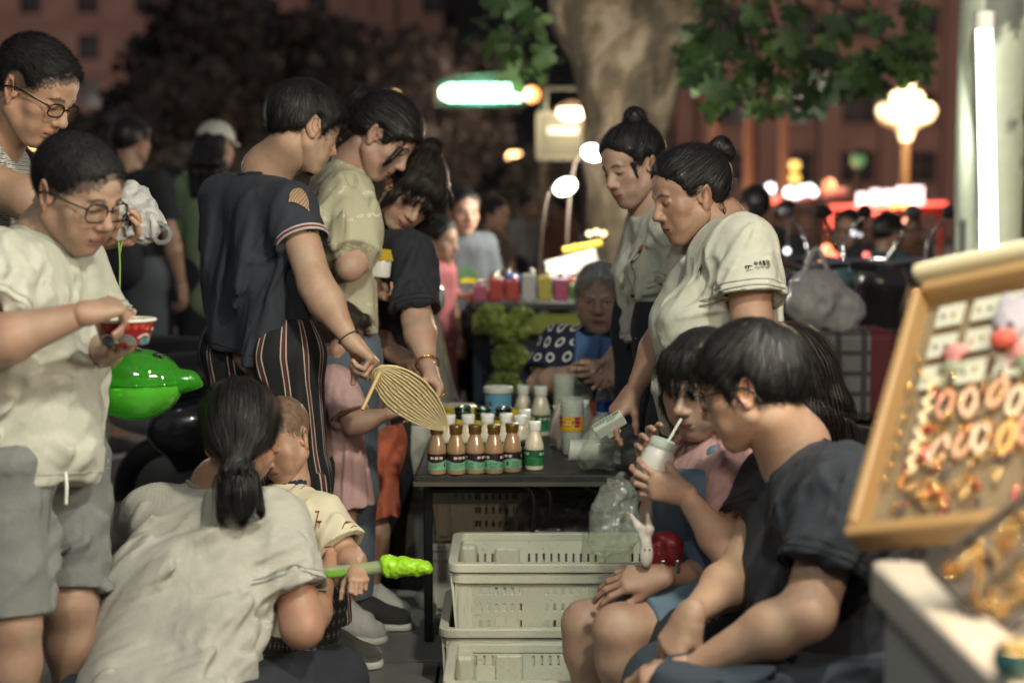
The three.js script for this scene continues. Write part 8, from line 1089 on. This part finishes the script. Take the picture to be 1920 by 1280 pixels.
bystander('boy in dark grey shirt with a green crown print standing by the lamp', 866, 360, 8.0, 1.33, { yaw: 25, shirt: [0.11, 0.125, 0.14], pants: [0.03, 0.032, 0.04], hands: true, hs: 1.0, hair: { t: 0.012 }, more: (p, B, s) => { const tx = canvasTex(128, 128, (g, w, h) => { g.clearRect(0, 0, w, h); g.fillStyle = '#4f7a3a'; for (const x of [14, 40, 66, 92]) g.fillRect(x, 20 + (x % 3) * 8, 16, 50); g.fillStyle = '#c9b020'; g.beginPath(); g.ellipse(62, 92, 48, 22, 0, Math.PI, 2 * Math.PI); g.fill(); }); p.patch('printed_crown', s, B(0, 1.18, 0.2), V(1, 0, 0).applyQuaternion(frame(25, 0, 0)), V(0, 1, 0), 0.15, 0.13, tx, 0.004); } });
bystander('child in coral pink shirt half hidden by the leaning woman', 818, 400, 7.7, 1.18, { yaw: 70, shirt: [0.5, 0.16, 0.17], pants: [0.2, 0.05, 0.06], hair: { t: 0.014 } });
bystander('man with backpack standing with his back turned near the amber lamp', 248, 255, 8.0, 1.7, { yaw: 155, shirt: [0.02, 0.022, 0.03], pants: [0.12, 0.13, 0.15], legs: [0.46, 0.46], more: (p, B, s) => { const q = new SDF(), k = 1; q.cap(B(-0.07, 1.25, -0.16), B(-0.07, 0.98, -0.16), 0.09, 0.1, 0.05).cap(B(0.07, 1.25, -0.16), B(0.07, 0.98, -0.16), 0.09, 0.1, 0.05); q.disp(drape(0.02, 9, 2)); p.garment('backpack', q, cloth([0.03, 0.033, 0.04]), 0.014); } });
bystander('woman in white cap and sage green coat with her back turned', 408, 268, 8.3, 1.68, { yaw: 165, shirt: [0.20, 0.30, 0.18], hem: 0.42, top: 'coat', sleeve: [0.98, 0.98], hair: { t: 0.016, extra: (h) => { for (const x of [-0.05, 0, 0.05]) h.chain([V(x, 0.02, -0.08), V(x * 1.2, -0.1, -0.11), V(x * 1.2, -0.24, -0.11)], [0.04, 0.045, 0.03], 0.03); }, flow: () => V(0, -1, 0) }, more: (p) => { const c = new SDF(); c.ell(V(0, 0.045, -0.012), V(0.098, 0.098, 0.116)).cut(V(0, 0.03, 0), V(0, -1, -0.15), 0.01).ell(V(0, 0.045, -0.125), V(0.03, 0.022, 0.03), null, 0.006, true); const o = p.add('cap', p.toWorld(c.build(0.006)), cloth([0.6, 0.6, 0.52])); const br = new SDF(); br.ell(V(0, 0.035, 0.12), V(0.075, 0.01, 0.07)); p.add('cap_brim', p.toWorld(br.build(0.006)), cloth([0.6, 0.6, 0.52])); } });
bystander('passer-by in light coat lit orange far behind the lamp pole', 985, 420, 15, 1.36, { yaw: 40, shirt: [0.42, 0.4, 0.36], sleeve: [0.98, 0.98] });
bystander('passer-by in rust shirt far behind the toy stall', 1050, 430, 15, 1.34, { yaw: -50, shirt: [0.34, 0.15, 0.09] });
bystander('person in dark clothes among the scooters beside the teal scooter', 1590, 440, 9.5, 1.22, { yaw: -30, shirt: [0.03, 0.035, 0.04] });
bystander('person in brown shirt standing beyond the black scooter', 1700, 420, 11, 1.2, { yaw: -10, shirt: [0.2, 0.1, 0.06] });
bystander('person in black jacket behind the older woman', 1415, 370, 9, 1.36, { yaw: 200, shirt: [0.03, 0.032, 0.038], sleeve: [0.98, 0.98] });

{ // added rack, made up to carry the small coloured lights among the scooters
  const D = 8.6, b = P(1590, 640, D), o = thing('added_light_rack', 'added rack carrying small red and white lights among the scooters', 'light rack', V(b.x, 0, b.z)), X = (px) => (px - 1590) / F * D, Y = (py) => P(1590, py, D).y;
  for (const px of [1480, 1740]) mesh('post', rod(V(X(px), 0, -0.06), V(X(px), Y(425), -0.06), 0.012), postMat, o); for (const py of [432, 500]) mesh('rail', rod(V(X(1480), Y(py), -0.06), V(X(1740), Y(py), -0.06), 0.008), postMat, o);
  for (const [px, py, r, c, k] of [[1548, 468, 16, [1, 0.22, 0.06], 2], [1562, 480, 13, [1, 0.12, 0.05], 1.8], [1543, 490, 12, [1, 0.3, 0.08], 1.6], [1622, 478, 9, [1, 0.06, 0.05], 2], [1598, 437, 8, [0.6, 0.68, 0.8], 1.2], [1610, 440, 6, [0.6, 0.7, 0.8], 0.8], [1568, 506, 5, [0.8, 0.85, 0.9], 1.2], [1500, 530, 6, [0.8, 0.85, 0.9], 1], [1694, 413, 9, [1, 0.2, 0.08], 1.6], [1718, 547, 7, [1, 0.3, 0.1], 1.2], [1474, 470, 9, [0.9, 0.95, 1], 2.2]]) { mesh('small_light', new THREE.SphereGeometry(r / F * D * 0.75, 12, 10).translate(X(px), Y(py), 0), bulbMat(c, k), o); mesh('string', rod(V(X(px), Y(py), -0.01), V(X(px), Y(py < 500 ? 432 : 500), -0.06), 0.002), postMat, o); }
}
for (const [px, D, h, yaw, c, label] of [[1470, 11, 1.28, 30, [0.1, 0.11, 0.13], 'small figure in slate shirt between the light string and the scooters'], [1660, 9, 1.2, 120, [0.05, 0.09, 0.11], 'figure in teal jacket beside the added rack of small lights'], [925, 11, 1.3, 60, [0.16, 0.12, 0.1], 'figure in brown jacket behind the potted plant'], [330, 10, 1.5, 200, [0.08, 0.08, 0.09], 'figure in charcoal shirt between the backpack man and the capped woman']]) bystander(label, px, 0, D, h, { yaw, shirt: c });
scene.traverse((o) => { if (o.isMesh) { o.castShadow = true; o.receiveShadow = true; } });
renderer.render(scene, camera);
